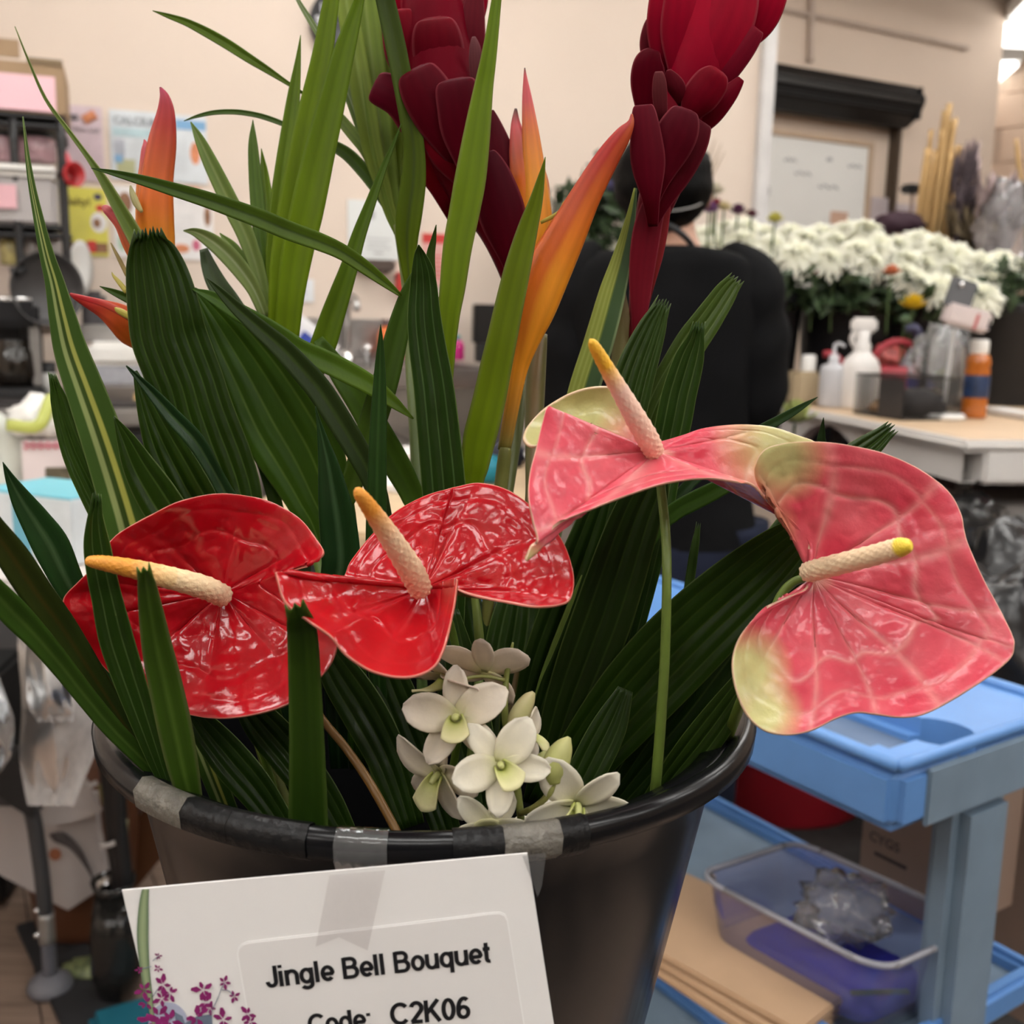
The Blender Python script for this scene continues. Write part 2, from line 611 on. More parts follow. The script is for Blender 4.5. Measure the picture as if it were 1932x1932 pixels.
def c_blade(base=LIT, mid=None, edge=None, base2=None):
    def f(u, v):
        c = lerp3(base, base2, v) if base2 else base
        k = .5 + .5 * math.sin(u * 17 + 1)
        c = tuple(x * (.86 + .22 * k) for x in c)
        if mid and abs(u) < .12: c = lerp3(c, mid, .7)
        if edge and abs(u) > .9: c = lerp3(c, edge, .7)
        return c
    return f

def c_stripe(u, v):
    g = (.06, .125, .018); y = (.52, .53, .12); l = (.36, .43, .16)
    if -.42 < u < -.20: return l
    if .02 < u < .30: return lerp3(l, y, clamp(v * 1.8))
    if -.2 <= u <= .02: return (.055, .10, .015)
    if abs(u) > .93: return (.16, .22, .07)
    return g

def leaf(name, label, nodes, da, db, col, m=None, group=None, **kw):
    o = blade(name, nodes, m or LEAF, da, db, col=col, **kw)
    return tag(o, label, 'leaf', group)

# ---- bucket: rim circle fitted to the photograph
BC = PZ(815, 1313, 1.038); BR = .140
BLK = mat('black_plastic', (.005, .005, .006), .24, var=.3, scale=6, bump=.012, bscale=30, spec=.32)
bk = thing('flower_bucket', 'glossy black plastic flower bucket with taped rim holding the tropical bouquet', 'bucket', (BC.x, BC.y, BC.z - .30))
ri = BR - .0165
lathe('body', [(.066, -.30), (.069, -.299), (ri - .0015, -.028), (ri + .002, -.012), (ri + .008, -.004), (ri + .006, 0), (ri - .003, -.004), (ri - .006, -.03), (.063, -.294), (.0, -.294)],
      BC, BLK, bk, n=96)
lathe('rim', [(ri + .004, -.004), (ri + .010, .0035), (BR - .003, .0045), (BR, .001), (BR - .0005, -.005), (BR - .004, -.007), (ri + .008, -.006), (ri + .004, -.004)], BC, BLK, bk, n=96)

def rim_tape(a0, a1, m, drop=.006, inn=.012, label=None):
    """strip of tape wrapped over the rim between two bearings"""
    prof = [(ri + .003 - inn * .2, -.002 - inn * .4), (ri + .0095, .0040), (BR - .003, .0050), (BR + .0006, .001), (BR - .0001, -.0052), (BR - .0042 - drop * .3, -.0074 - drop)]
    V, Fc = [], []
    n = 14
    for i in range(n + 1):
        a = a0 + (a1 - a0) * i / n
        for j, (r, z) in enumerate(prof):
            wob = .0003 * noise.noise(Vector((i * .9, j * 1.7, a0)))
            V.append(BC + Vector(((r + wob) * math.cos(a), (r + wob) * math.sin(a), z + wob)))
    k = len(prof)
    for i in range(n):
        for j in range(k - 1):
            Fc.append([i * k + j, (i + 1) * k + j, (i + 1) * k + j + 1, i * k + j + 1])
    o = mk('tape', V, Fc, m, bk)
    if label: o['label'] = label
    return o
def bear(x, y):
    p = PZ(x, y, BC.z)
    return math.atan2(p.y - BC.y, p.x - BC.x)
GREYT = mat('grey_tape', (.13, .12, .10), .36, var=.45, scale=120, bump=.3, bscale=300)
CLT = clear_mat('clear_tape', (.85, .85, .85), .16, .12, (.5, .5, .5))
CLT2 = clear_mat('clear_tape_dull', (.9, .9, .9), .28, .25, (.25, .25, .25))
BLT = mat('black_tape', (.006, .006, .0065), .36, spec=.25, var=.3, scale=80, bump=.15, bscale=200)
rim_tape(bear(270, 1490), bear(335, 1540), GREYT, .001, .02, 'crinkled grey tape')
rim_tape(bear(335, 1540), bear(420, 1568), BLT, .0005, .010, 'black tape')
rim_tape(bear(420, 1568), bear(575, 1594), BLT, .0005, .003, 'black tape')
rim_tape(bear(628, 1600), bear(730, 1606), CLT, .012, .006, 'clear shiny tape')
rim_tape(bear(955, 1602), bear(1062, 1583), GREYT, .0015, .006, 'crinkled grey tape')
rim_tape(bear(855, 1604), bear(955, 1602), BLT, .002, .004, 'black tape')
rim_tape(bear(1062, 1583), bear(1115, 1574), BLT, .002, .004, 'black tape')

# ---- anthuriums
SPR = mat('red_spathe', rough=.17, vcol=True, var=.10, scale=40, bump=.05, bscale=200, coat=.25, spec=.35, trans=.04)
SPP = mat('pink_spathe', rough=.24, vcol=True, var=.14, scale=70, bump=.08, bscale=200, coat=.12, spec=.35, trans=.12)
SPX = mat('spadix_skin', rough=.5, vcol=True, var=.08, scale=300, bump=.2, bscale=900)

def spathe(name, outline, ctr, m, colfn, parent, seed=0, prof=1.6, dish=.0, veins=(), vamp=.0013, pamp=.0009, N=240, Mr=52, crease=True, rim=.0012, extra=None):
    """a heart-shaped spathe: outline of (x px, y px, depth) round its attachment point"""
    O = cr_closed(outline, N)
    V, Fc, C = [], [], []
    def row(s, j):
        x, y, d = O[j]
        cx, cy, c_d = ctr
        X, Y = cx + (x - cx) * s, cy + (y - cy) * s
        D = c_d + (d - c_d) * s ** prof + dish * math.sin(math.pi * s)
        L = math.hypot(x - cx, y - cy)
        vein = 0.
        t = j / N
        for tv in veins:
            q = abs(((t - tv - .018 * math.sin(s * 2.6) * (1 if tv < .5 else -1)) + .5) % 1 - .5)
            vein = max(vein, math.exp(-(q * N * L / 250 / (2.2 - .9 * s)) ** 2))
        sm = .62 + .035 * math.sin(t * 2 * math.pi * len(veins)) + .05 * math.sin(t * 9 + seed)
        mv = math.exp(-((s - sm) / .022) ** 2) if crease else 0
        sm2 = .86 + .02 * math.sin(t * 2 * math.pi * len(veins) + 1)
        mv = max(mv, .6 * math.exp(-((s - sm2) / .018) ** 2) if crease else 0)
        pk = .8 * noise.noise(Vector((X * .013, Y * .013, seed))) + .45 * abs(noise.noise(Vector((X * .034, Y * .034, seed + 5)))) - .2
        wv = min(abs(((t - tv) + .5) % 1 - .5) for tv in veins) * N * L / 250
        rad = math.sin(s * L / 8.5 - wv * .16 + 4 * noise.noise(Vector((X * .016, Y * .016, seed + 9)))) * clamp(wv / 12)
        env = min(1, s * 3) * (1 - .35 * s ** 6)
        D += vamp * vein * env * (1.2 - s) - pamp * (pk * 2.0 + .30 * rad) * env + .0007 * mv * env
        if s > .98: D += rim * (s - .98) / .02 * .3
        return X, Y, D, max(vein * (1 - s * .5), mv * .8), t
    X, Y, D, vv, t = row(.004, 0)
    V.append(P(ctr[0], ctr[1], ctr[2])); C.append(colfn(0, 0, ctr[0], ctr[1], .5))
    for i in range(1, Mr + 1):
        s = i / (Mr - 2) * .978 if i <= Mr - 2 else (.992 if i == Mr - 1 else 1.)
        for j in range(N):
            X, Y, D, vv, t = row(s, j)
            V.append(P(X, Y, D)); C.append(colfn(s, t, X, Y, vv))
    for j in range(N):
        Fc.append([0, 1 + j, 1 + (j + 1) % N])
    for i in range(Mr - 1):
        for j in range(N):
            j2 = (j + 1) % N
            Fc.append([1 + i * N + j, 1 + (i + 1) * N + j, 1 + (i + 1) * N + j2, 1 + i * N + j2])
    if extra:
        for (ev, ef, ec) in extra:
            n = len(V)
            V += ev; C += ec; Fc += [[q + n for q in f] for f in ef]
    o = mk(name, V, Fc, m, parent, cols=C)
    md = o.modifiers.new('thickness', 'SOLIDIFY')
    md.thickness = .0009
    md.offset = -1
    return o

def spadix(nodes, parent, c0, c1, c2, at=.62, blend=.15, bumps=10):
    def col(v, a):
        return lerp3(c0, c1, clamp(v / .5)) if v < at - blend else lerp3(c1, c2, clamp((v - at + blend) / (2 * blend)))
    def bp(v, a):
        return 1 + .13 * abs(math.sin(bumps * a * .5 + 62 * v)) * abs(math.sin(bumps * a * .5 - 62 * v)) * (1 - v * .6)
    n = list(nodes)
    return tube('spadix', n, SPX, parent, nu=44, nv=120, cols=col, bump=bp)

def redcol(edge=(.62, .20, .15)):
    def f(s, t, X, Y, vv):
        c = (.43, .004, .010)
        c = lerp3(c, (.36, .003, .009), clamp(noise.noise(Vector((X * .01, Y * .01, 3))) + .3))
        c = lerp3(c, (.58, .02, .028), vv * .4)
        if s > .996: c = edge
        return c
    return f

CREAM = (.86, .70, .46); ORNG = (.74, .30, .035)
def stem(parent, nodes, col=(.10, .17, .02), name='stem', c2=None):
    return tube(name, nodes, STEMM, parent, nu=14, nv=8 * (len(nodes) - 1), cols=lambda v, a: lerp3(col, c2 or col, v))

# left red anthurium
DOFF = .02
t = thing('red_anthurium', 'glossy red anthurium at the left with long orange-tipped spadix pointing left', 'flower', P(430, 1480, .37))
spathe('spathe', [(205, 1025, .352), (232, 1000, .353), (290, 968, .352), (345, 943, .352), (420, 931, .360), (500, 944, .365), (562, 975, .362), (600, 1020, .356), (612, 1046, .352), (590, 1062, .354),
                  (545, 1080, .360), (585, 1120, .357), (618, 1160, .352), (637, 1205, .350), (630, 1245, .349), (600, 1285, .347), (545, 1330, .343), (470, 1352, .340), (400, 1356, .347),
                  (335, 1342, .356), (270, 1312, .362), (215, 1275, .366), (180, 1235, .366), (150, 1195, .362), (125, 1155, .357), (123, 1125, .357), (150, 1095, .356), (185, 1060, .354)],
       (424, 1120, .372), SPR, redcol(), t, seed=2, veins=(.04, .14, .23, .30, .47, .57, .67, .76, .86, .95))
spadix([(420, 1124, 42, .366), (385, 1108, 44, .355), (320, 1090, 42, .343), (260, 1075, 37, .336), (205, 1064, 31, .330), (178, 1060, 25, .327), (165, 1058, 17, .3255), (161, 1057, 4, .325)], t, CREAM, (.84, .60, .30), ORNG, at=.38, blend=.10)
stem(t, [(426, 1124, 15, .374), (440, 1180, 15, .40), (470, 1330, 15, .41), (520, 1500, 15, .42), (560, 1620, 15, .43)])

# middle red anthurium
DOFF = 0.0
t = thing('red_anthurium', 'glossy red anthurium in the middle with folded front lobe and upright spadix', 'flower', P(830, 1480, .36))
spathe('spathe', [(862, 1092, .352), (863, 1108, .351), (900, 1122, .349), (960, 1134, .347), (1020, 1143, .346), (1070, 1134, .347), (1083, 1098, .352), (1074, 1050, .356), (1052, 1005, .362), (1015, 965, .368),
                  (960, 925, .374), (905, 911, .378), (862, 918, .379), (846, 922, .378), (800, 936, .380), (745, 966, .380), (700, 1010, .377), (662, 1058, .372), (643, 1092, .366),
                  (595, 1090, .342), (528, 1078, .330), (524, 1090, .328), (540, 1136, .326), (585, 1172, .325), (625, 1200, .324), (655, 1235, .323), (705, 1266, .323), (765, 1277, .324), (812, 1262, .327), (832, 1232, .331), (845, 1190, .336), (856, 1140, .344)],
       (800, 1108, .372), SPR, redcol(), t, seed=9, prof=1.25, veins=(.07, .15, .24, .33, .43, .52, .66, .75, .83, .93))
spadix([(793, 1112, 42, .365), (778, 1080, 46, .357), (750, 1035, 42, .346), (722, 993, 37, .337), (697, 957, 31, .330), (681, 935, 25, .326), (674, 925, 16, .3245), (671, 921, 4, .324)], t, CREAM, (.82, .58, .36), ORNG, at=.47, blend=.09)
stem(t, [(803, 1114, 15, .376), (850, 1180, 15, .40), (870, 1330, 15, .41), (850, 1480, 15, .42), (830, 1640, 15, .43)])

# pink anthuriums
PK = (.60, .050, .085); PKL = (.70, .18, .20); GRN = (.50, .47, .20)
def pinkcol(greens, lite=.0):
    def f(s, t, X, Y, vv):
        n = noise.noise(Vector((X * .012, Y * .012, 1))) * .5
        c = lerp3(PK, PKL, clamp(.18 + n + lite))
        c = lerp3(c, (.80, .45, .40), vv * .55)
        if s < .12: c = lerp3((.80, .50, .38), c, s / .12)
        for (gx, gy, r, k) in greens:
            q = math.hypot(X - gx, Y - gy) / r
            if q < 1.6: c = lerp3(c, GRN, clamp((1.6 - q) * k))
        if s > .996: c = lerp3(c, (.72, .48, .34), .8)
        return c
    return f

t = thing('pink_anthurium', 'pink anthurium seen edge-on in the centre, spadix standing up with a yellow tip', 'flower', P(1245, 1480, .38))
# the back lobes of the same spathe, curling up behind the front one
def lobe(outline, ctr, colfn, N=90, Mr=24, seed=0, bow=.004):
    O = cr_closed(outline, N)
    V, Fc, C = [P(*ctr)], [], [colfn(0, 0, ctr[0], ctr[1], 0)]
    for i in range(1, Mr + 1):
        s = i / Mr
        for j in range(N):
            x, y, d = O[j]
            X, Y = ctr[0] + (x - ctr[0]) * s, ctr[1] + (y - ctr[1]) * s
            D = ctr[2] + (d - ctr[2]) * s + bow * math.sin(math.pi * s) - .0006 * noise.noise(Vector((X * .03, Y * .03, seed)))
            V.append(P(X, Y, D)); C.append(colfn(s, j / N, X, Y, 0))
    for j in range(N): Fc.append([0, 1 + j, 1 + (j + 1) % N])
    for i in range(Mr - 1):
        for j in range(N):
            j2 = (j + 1) % N
            Fc.append([1 + i * N + j, 1 + (i + 1) * N + j, 1 + (i + 1) * N + j2, 1 + i * N + j2])
    return V, Fc, C
backc = pinkcol([(1080, 760, 90, 1.0), (1000, 810, 70, 1.2), (1170, 735, 40, .8)], .45)
ex = [lobe([(1236, 850, .366), (1215, 800, .371), (1190, 758, .375), (1165, 738, .377), (1140, 731, .378), (1100, 736, .379), (1060, 752, .379), (1020, 778, .376), (995, 805, .370), (988, 826, .364), (1000, 840, .361), (1020, 836, .362),
             (1040, 822, .366), (1120, 835, .372), (1200, 850, .370)], (1120, 800, .378), backc, seed=3)]
spathe('spathe', [(1245, 838, .374), (1290, 825, .378), (1330, 812, .382), (1390, 805, .388), (1450, 808, .394), (1500, 823, .398), (1545, 845, .402), (1540, 900, .400), (1520, 980, .392), (1490, 985, .384), (1450, 950, .370),
                  (1420, 918, .352), (1390, 912, .350), (1340, 905, .349), (1290, 908, .347), (1240, 918, .345), (1180, 938, .342), (1110, 965, .338), (1062, 985, .334), (1030, 1010, .331), (1005, 1035, .328), (990, 1056, .326),
                  (1000, 1030, .327), (1012, 1018, .328), (1004, 985, .330), (996, 940, .333), (999, 895, .338), (1010, 850, .344), (1022, 800, .350), (1032, 771, .354), (1050, 782, .355), (1090, 806, .357), (1150, 832, .361), (1200, 848, .366)],
       (1238, 856, .369), SPP, pinkcol([(1470, 830, 85, .8), (1530, 860, 60, .8), (995, 1050, 24, .6)]), t, seed=4, prof=1.1, veins=(.10, .22, .36, .50, .62, .70, .80, .88), extra=ex, pamp=.0008)
spadix([(1234, 852, 36, .366), (1222, 828, 40, .361), (1198, 786, 38, .354), (1170, 738, 33, .347), (1145, 695, 28, .341), (1125, 660, 23, .336), (1117, 646, 16, .334), (1113, 640, 4, .3335)], t, (.84, .52, .38), (.86, .58, .46), (.84, .45, .03), at=.52, blend=.08)
stem(t, [(1240, 862, 14, .378), (1247, 920, 17, .382), (1256, 1010, 18, .380), (1258, 1100, 18, .376), (1254, 1250, 19, .380), (1244, 1400, 20, .386), (1236, 1495, 20, .395), (1230, 1570, 20, .42), (1215, 1650, 18, .43)], (.115, .16, .028), c2=(.13, .20, .03))

t = thing('pink_anthurium', 'large pink anthurium with pale green rear lobes, facing right over the bucket rim', 'flower', P(1330, 1480, .40))
spathe('spathe', [(1530, 1060, .372), (1526, 1022, .372), (1505, 992, .370), (1465, 952, .366), (1435, 915, .362), (1425, 880, .359), (1440, 850, .358), (1475, 837, .358), (1530, 833, .359), (1600, 840, .361), (1680, 860, .363), (1745, 893, .363), (1790, 930, .361),
                  (1812, 970, .359), (1822, 1015, .357), (1848, 1078, .354), (1880, 1140, .350), (1908, 1195, .345), (1914, 1220, .343), (1905, 1245, .342), (1865, 1278, .341), (1800, 1320, .340), (1745, 1348, .340), (1700, 1355, .341), (1655, 1350, .342), (1615, 1346, .343),
                  (1575, 1358, .342), (1530, 1380, .340), (1480, 1388, .339), (1435, 1376, .339), (1402, 1340, .341), (1383, 1285, .344), (1382, 1235, .348), (1402, 1190, .352), (1445, 1150, .358), (1490, 1128, .364), (1524, 1110, .370)],
       (1534, 1088, .376), SPP, pinkcol([(1470, 860, 60, .9), (1430, 1000, 50, .6), (1400, 1270, 62, 1.0), (1440, 1350, 50, .9)], .05), t, seed=6, prof=1.4, veins=(.12, .22, .30, .37, .43, .48, .53, .59, .66, .74, .84), pamp=.0008)
spadix([(1524, 1080, 36, .372), (1545, 1074, 38, .366), (1600, 1060, 38, .352), (1650, 1047, 38, .340), (1690, 1035, 37, .332), (1705, 1031, 32, .329), (1715, 1029, 22, .327), (1720, 1028, 5, .3265)], t, (.86, .66, .44), (.84, .62, .40), (.84, .60, .05), at=.62, blend=.03)
stem(t, [(1530, 1088, 15, .380), (1495, 1100, 17, .384), (1468, 1135, 18, .386), (1440, 1220, 19, .386), (1400, 1320, 21, .402), (1365, 1410, 21, .435), (1346, 1447, 21, .453), (1325, 1495, 20, .46), (1290, 1600, 18, .46)], (.13, .19, .03))

# ---- torch gingers
BRC = mat('ginger_bract', rough=.45, vcol=True, var=.16, scale=60, bump=.05, bscale=220, stretch=(1, 1, .3), trans=.10, spec=.05)
GD = (.078, .0, .0055); GM = (.15, .0004, .009); GB = (.36, .001, .020)
def bract(parent, nodes, d, c0, c1, cup=.26, lean=0.):
    """nodes from the bract's base to its tip"""
    L = len(nodes) - 1
    x0, y0, w0 = nodes[0]; x1, y1 = nodes[1][0], nodes[1][1]
    n = [(x0 - (x1 - x0) * .8, y0 - (y1 - y0) * .8, w0 * .5, d + .016)]
    n = (n + [(x, y, w * (.95 if i == 0 else 1.14 if i < L else 1.32), d + .009 * (1 - i / L) ** 1.5) for i, (x, y, w) in enumerate(nodes)])[::-1]
    # rounded tip
    x0, y0, w0, d0 = n[0]; x1, y1 = n[1][0], n[1][1]
    l = math.hypot(x0 - x1, y0 - y1) or 1
    n = [(x0 + (x0 - x1) / l * w0 * .13, y0 + (y0 - y1) / l * w0 * .13, w0 * .38, d0)] + n
    def col(u, v):
        c = lerp3(c1, c0, v)
        k = clamp((abs(u) - .90) / .10) * .6
        if v < .025: k = .5
        c = tuple(x * (.96 + .05 * math.sin(u * 14)) for x in c)
        return lerp3(c, (.26, .045, .06), k)
    return blade('bract', n, BRC, d, d, parent, fold=0., cup=cup, nu=16, nv=34, col=col, thick=.0006)

def gcol(v, a):
    return lerp3(GD, GM, v)
t = thing('red_ginger', 'dark red ginger flower spike at the upper right on a bare red stem', 'flower', P(1205, 700, .47))
tube('flower_axis', [(1198, 640, 26, .47), (1204, 560, 34, .47), (1212, 480, 44, .47), (1226, 420, 58, .468), (1248, 350, 78, .466), (1275, 270, 96, .464), (1302, 190, 112, .462), (1325, 100, 130, .46), (1340, 0, 130, .459), (1350, -60, 90, .458)],
     BRC, t, nu=24, nv=50, cols=lambda v, a: lerp3(lerp3((.16, .012, .018), GD, clamp(v * 2.2)), GB, clamp(v * 2.4 - 1.3)), flat=.9)
D = .452
bract(t, [(1232, 130, 24), (1229, 90, 38), (1232, 55, 34), (1238, 32, 18)], D + .006, GD, (.16, .02, .03))
bract(t, [(1252, 130, 40), (1256, 60, 62), (1258, 0, 58), (1258, -50, 30)], D - .002, GD, GB)
bract(t, [(1400, 90, 30), (1432, 45, 50), (1452, 0, 54), (1462, -45, 40)], D + .004, GM, GB)
bract(t, [(1330, 60, 40), (1325, 0, 60), (1322, -60, 60), (1320, -100, 40)], D - .001, GM, GB)
bract(t, [(1288, 150, 50), (1290, 70, 76), (1294, 5, 74), (1292, -50, 44)], D - .004, GD, GB)
bract(t, [(1320, 150, 40), (1320, 90, 72), (1324, 20, 82), (1328, -40, 60)], D - .001, GD, GB)
bract(t, [(1305, 170, 34), (1338, 100, 84), (1368, 40, 96), (1390, -20, 76), (1398, -60, 30)], D - .007, GM, (.34, .004, .022))
bract(t, [(1325, 190, 30), (1360, 138, 50), (1398, 92, 46), (1425, 58, 26)], D - .004, GD, (.17, .004, .016))
bract(t, [(1220, 215, 40), (1222, 160, 56), (1224, 120, 50), (1232, 98, 22)], D + .002, GD, GD)
bract(t, [(1295, 255, 34), (1335, 215, 46), (1372, 180, 32), (1396, 152, 12)], D - .002, GD, GM)
bract(t, [(1298, 222, 34), (1318, 188, 58), (1342, 155, 58), (1354, 138, 34)], D - .010, GD, (.19, .003, .012))
bract(t, [(1285, 190, 20), (1276, 165, 30), (1266, 145, 22), (1262, 134, 8)], D - .012, GD, (.13, .012, .02))
bract(t, [(1248, 220, 22), (1245, 185, 24), (1244, 155, 22), (1243, 138, 12)], D - .013, GD, (.17, .045, .05))
bract(t, [(1240, 400, 30), (1270, 325, 62), (1300, 270, 62), (1322, 235, 34)], D - .010, GD, (.08, .006, .012))
bract(t, [(1242, 350, 34), (1260, 288, 66), (1280, 245, 68), (1292, 212, 40)], D - .017, GD, (.08, .005, .012))
bract(t, [(1228, 375, 36), (1223, 310, 56), (1218, 250, 50), (1214, 204, 30)], D - .019, GD, (.10, .006, .014))
bract(t, [(1225, 540, 18), (1236, 480, 26), (1246, 420, 28), (1256, 375, 14)], D + .004, (.20, .02, .02), (.17, .012, .018))
bract(t, [(1206, 600, 30), (1210, 520, 40), (1220, 440, 46), (1235, 380, 30)], D + .001, (.19, .012, .022), GD)
tube('stem', [(1196, 600, 28, .474), (1185, 700, 26, .476), (1180, 900, 24, .47), (1150, 1200, 22, .46), (1080, 1500, 20, .45)], STEMM, t, nu=14, nv=40, cols=lambda v, a: lerp3((.16, .02, .02), (.10, .12, .03), v))
blade('sheath', [(1177, 545, 4), (1176, 590, 22), (1174, 640, 34), (1170, 700, 36), (1166, 790, 30)], STEMM, .466, .47, t, fold=-.5, col=lambda u, v: lerp3((.22, .15, .06), (.12, .13, .04), v))

t = thing('red_ginger', 'large dark red ginger flower spike at the top centre behind a green blade', 'flower', P(960, 700, .48))
tube('flower_axis', [(978, 560, 40, .49), (964, 500, 56, .49), (940, 430, 78, .489), (905, 360, 108, .487), (870, 290, 128, .485), (845, 210, 140, .483), (832, 120, 138, .481), (822, 20, 130, .480), (815, -60, 90, .479)],
     BRC, t, nu=24, nv=46, cols=gcol, flat=.8)
D = .474
bract(t, [(890, 50, 40), (892, 0, 50), (890, -50, 44), (888, -90, 30)], D + .004, GM, GB)
bract(t, [(770, 60, 50), (762, 10, 66), (756, -40, 60), (752, -80, 40)], D + .002, GM, GB)
bract(t, [(812, 80, 60), (808, 20, 88), (806, -40, 80), (806, -80, 40)], D, GM, GB)
bract(t, [(888, 170, 40), (888, 100, 46), (892, 40, 40), (897, -20, 20)], D - .002, GD, (.13, .012, .02))
bract(t, [(780, 160, 50), (766, 105, 66), (757, 60, 62), (752, 25, 40)], D - .003, GD, (.20, .003, .012))
bract(t, [(838, 165, 60), (830, 115, 82), (824, 72, 82), (820, 42, 54)], D - .006, GD, (.15, .003, .010))
bract(t, [(898, 160, 18), (898, 120, 22), (896, 90, 18), (894, 72, 6)], D - .010, GD, (.24, .10, .11))
bract(t, [(845, 290, 70), (800, 225, 86), (755, 185, 66), (712, 165, 46)], D + .006, GD, (.09, .003, .012))
bract(t, [(850, 380, 50), (838, 335, 68), (818, 300, 64), (802, 282, 40)], D + .008, (.12, .002, .010), (.42, .004, .016), cup=.25)
bract(t, [(890, 340, 56), (850, 290, 66), (815, 250, 48), (795, 232, 22)], D - .004, GD, (.22, .004, .012))
bract(t, [(868, 285, 70), (835, 225, 86), (805, 175, 84), (786, 138, 56)], D - .010, GD, (.085, .002, .008))
bract(t, [(895, 320, 60), (880, 250, 80), (868, 200, 76), (860, 158, 56)], D - .014, GD, (.07, .002, .008))
bract(t, [(968, 420, 36), (958, 345, 44), (940, 275, 42), (924, 215, 16)], D - .008, GD, (.075, .008, .014))
bract(t, [(968, 500, 40), (950, 415, 76), (930, 340, 66), (916, 294, 34)], D - .018, GD, (.05, .003, .009))
tube('stem', [(976, 540, 38, .492), (985, 640, 30, .492), (975, 800, 26, .48), (930, 1100, 24, .46), (880, 1500, 22, .45)], STEMM, t, nu=14, nv=40, cols=lambda v, a: lerp3(GD, (.10, .12, .03), clamp(v * 2)))

# ---- heliconias (parrot flowers)
HEL = mat('heliconia_bract', rough=.38, spec=.3, vcol=True, var=.10, scale=50, bump=.06, bscale=200, stretch=(1, 1, .25), trans=.12)
HY = (.74, .27, .015); HO = (.66, .14, .012); HR = (.42, .025, .018); HP = (.60, .09, .10)
def pod(parent, nodes, colf, name='bract', flat=.55, nv=44):
    return tube(name, nodes, HEL, parent, nu=22, nv=nv, cols=colf, flat=flat)
def grad(*cs):
    def f(v, a):
        k = v * (len(cs) - 1); i = min(int(k), len(cs) - 2)
        c = lerp3(cs[i], cs[i + 1], k - i)
        s = .92 + .10 * math.sin(a * 9)
        return tuple(x * s for x in c)
    return f
t = thing('orange_heliconia', 'orange heliconia with red tip reaching up right beside the large red ginger', 'flower', P(960, 900, .45))
pod(t, [(1000, 470, 30, .466), (1004, 420, 60, .466), (1000, 350, 72, .466), (985, 290, 50, .466), (974, 240, 22, .466), (973, 205, 5, .466)], grad(HY, HY, HO, (.50, .10, .06), HP, (.05, .03, .02)))
pod(t, [(1012, 480, 34, .463), (1016, 420, 52, .463), (1010, 340, 44, .463), (1002, 260, 34, .463), (995, 190, 20, .463), (991, 145, 7, .463), (990, 128, 2, .463)], grad(HY, HY, HY, (.70, .20, .04), HP, HP, (.06, .03, .03)))
pod(t, [(951, 850, 25, .449), (961, 795, 27, .448), (970, 745, 29, .447), (979, 695, 35, .446), (990, 650, 50, .444), (1005, 590, 80, .442), (1030, 520, 88, .440), (1065, 450, 76, .438), (1105, 370, 58, .436), (1145, 300, 46, .434), (1175, 255, 32, .432), (1190, 232, 14, .431), (1192, 215, 4, .431)],
    lambda v, a: grad((.15, .14, .03), (.48, .20, .02), HY, (.62, .17, .015), HO, (.50, .08, .018), HR, HR, (.34, .018, .02))(v, a) if math.cos(a) < .1 else lerp3(grad((.15, .14, .03), (.48, .20, .02), HY, HY, HY, HO, HR, HR, (.34, .018, .02))(v, a), HY, .25 * max(0, v - .2)))
pod(t, [(1020, 420, 6, .439), (1058, 400, 10, .438), (1064, 385, 8, .438), (1068, 377, 2, .438)], grad((.40, .32, .05), (.45, .35, .06)), 'floret', nv=12)
tube('stem', [(953, 845, 22, .449), (952, 860, 25, .449), (945, 920, 26, .45), (925, 1100, 24, .45), (890, 1500, 22, .45)], HEL, t, nu=16, nv=50, cols=lambda v, a: lerp3((.15, .14, .03), (.13, .13, .03), clamp(v * 4)))
t2 = thing('orange_heliconia', 'upright orange heliconia with crimson tip at the left in front of the posters', 'flower', P(300, 900, .46))
pod(t2, [(296, 640, 40, .47), (297, 560, 54, .47), (296, 480, 66, .47), (293, 410, 68, .468), (297, 340, 58, .467), (306, 270, 52, .466), (313, 215, 34, .465), (311, 185, 20, .464), (304, 168, 7, .464), (301, 165, 2, .464)], grad((.62, .27, .03), HY, (.68, .25, .02), HO, (.55, .10, .03), HR, (.42, .03, .05), (.40, .03, .08), (.10, .02, .02)))
pod(t2, [(268, 420, 24, .474), (268, 360, 22, .474), (273, 315, 20, .474), (275, 285, 17, .474), (274, 270, 8, .474), (272, 263, 2, .474)], grad(HY, (.70, .22, .06), HP, (.62, .09, .11), (.55, .05, .08)))
pod(t2, [(262, 495, 26, .464), (246, 460, 30, .463), (230, 425, 26, .462), (212, 405, 20, .461), (200, 394, 16, .460), (193, 390, 6, .460)], grad(HO, (.60, .13, .04), (.62, .12, .07), HP, (.66, .16, .18), (.5, .1, .1)))
pod(t2, [(268, 400, 6, .46), (258, 385, 13, .46), (250, 365, 11, .46), (246, 350, 3, .46)], grad((.45, .37, .15), (.40, .36, .16), (.30, .28, .12)), 'floret', nv=12)
pod(t2, [(240, 520, 8, .462), (228, 495, 8, .462), (215, 470, 5, .462), (209, 458, 2, .462)], grad((.32, .22, .06), (.24, .18, .06)), 'floret', nv=12)
pod(t2, [(240, 552, 10, .462), (225, 533, 9, .462), (214, 520, 5, .462), (211, 513, 1, .462)], grad((.50, .42, .08), (.48, .40, .09)), 'floret', nv=12)
tube('stem', [(296, 640, 36, .47), (310, 760, 30, .468), (350, 1000, 26, .46), (450, 1300, 24, .45), (560, 1560, 22, .44)], HEL, t2, nu=16, nv=40, cols=lambda v, a: lerp3((.60, .25, .03), (.13, .15, .03), clamp(v * 3)))
t3 = thing('orange_heliconia', 'low red and orange heliconia bract opening left behind the striped leaf', 'flower', P(300, 900, .47))
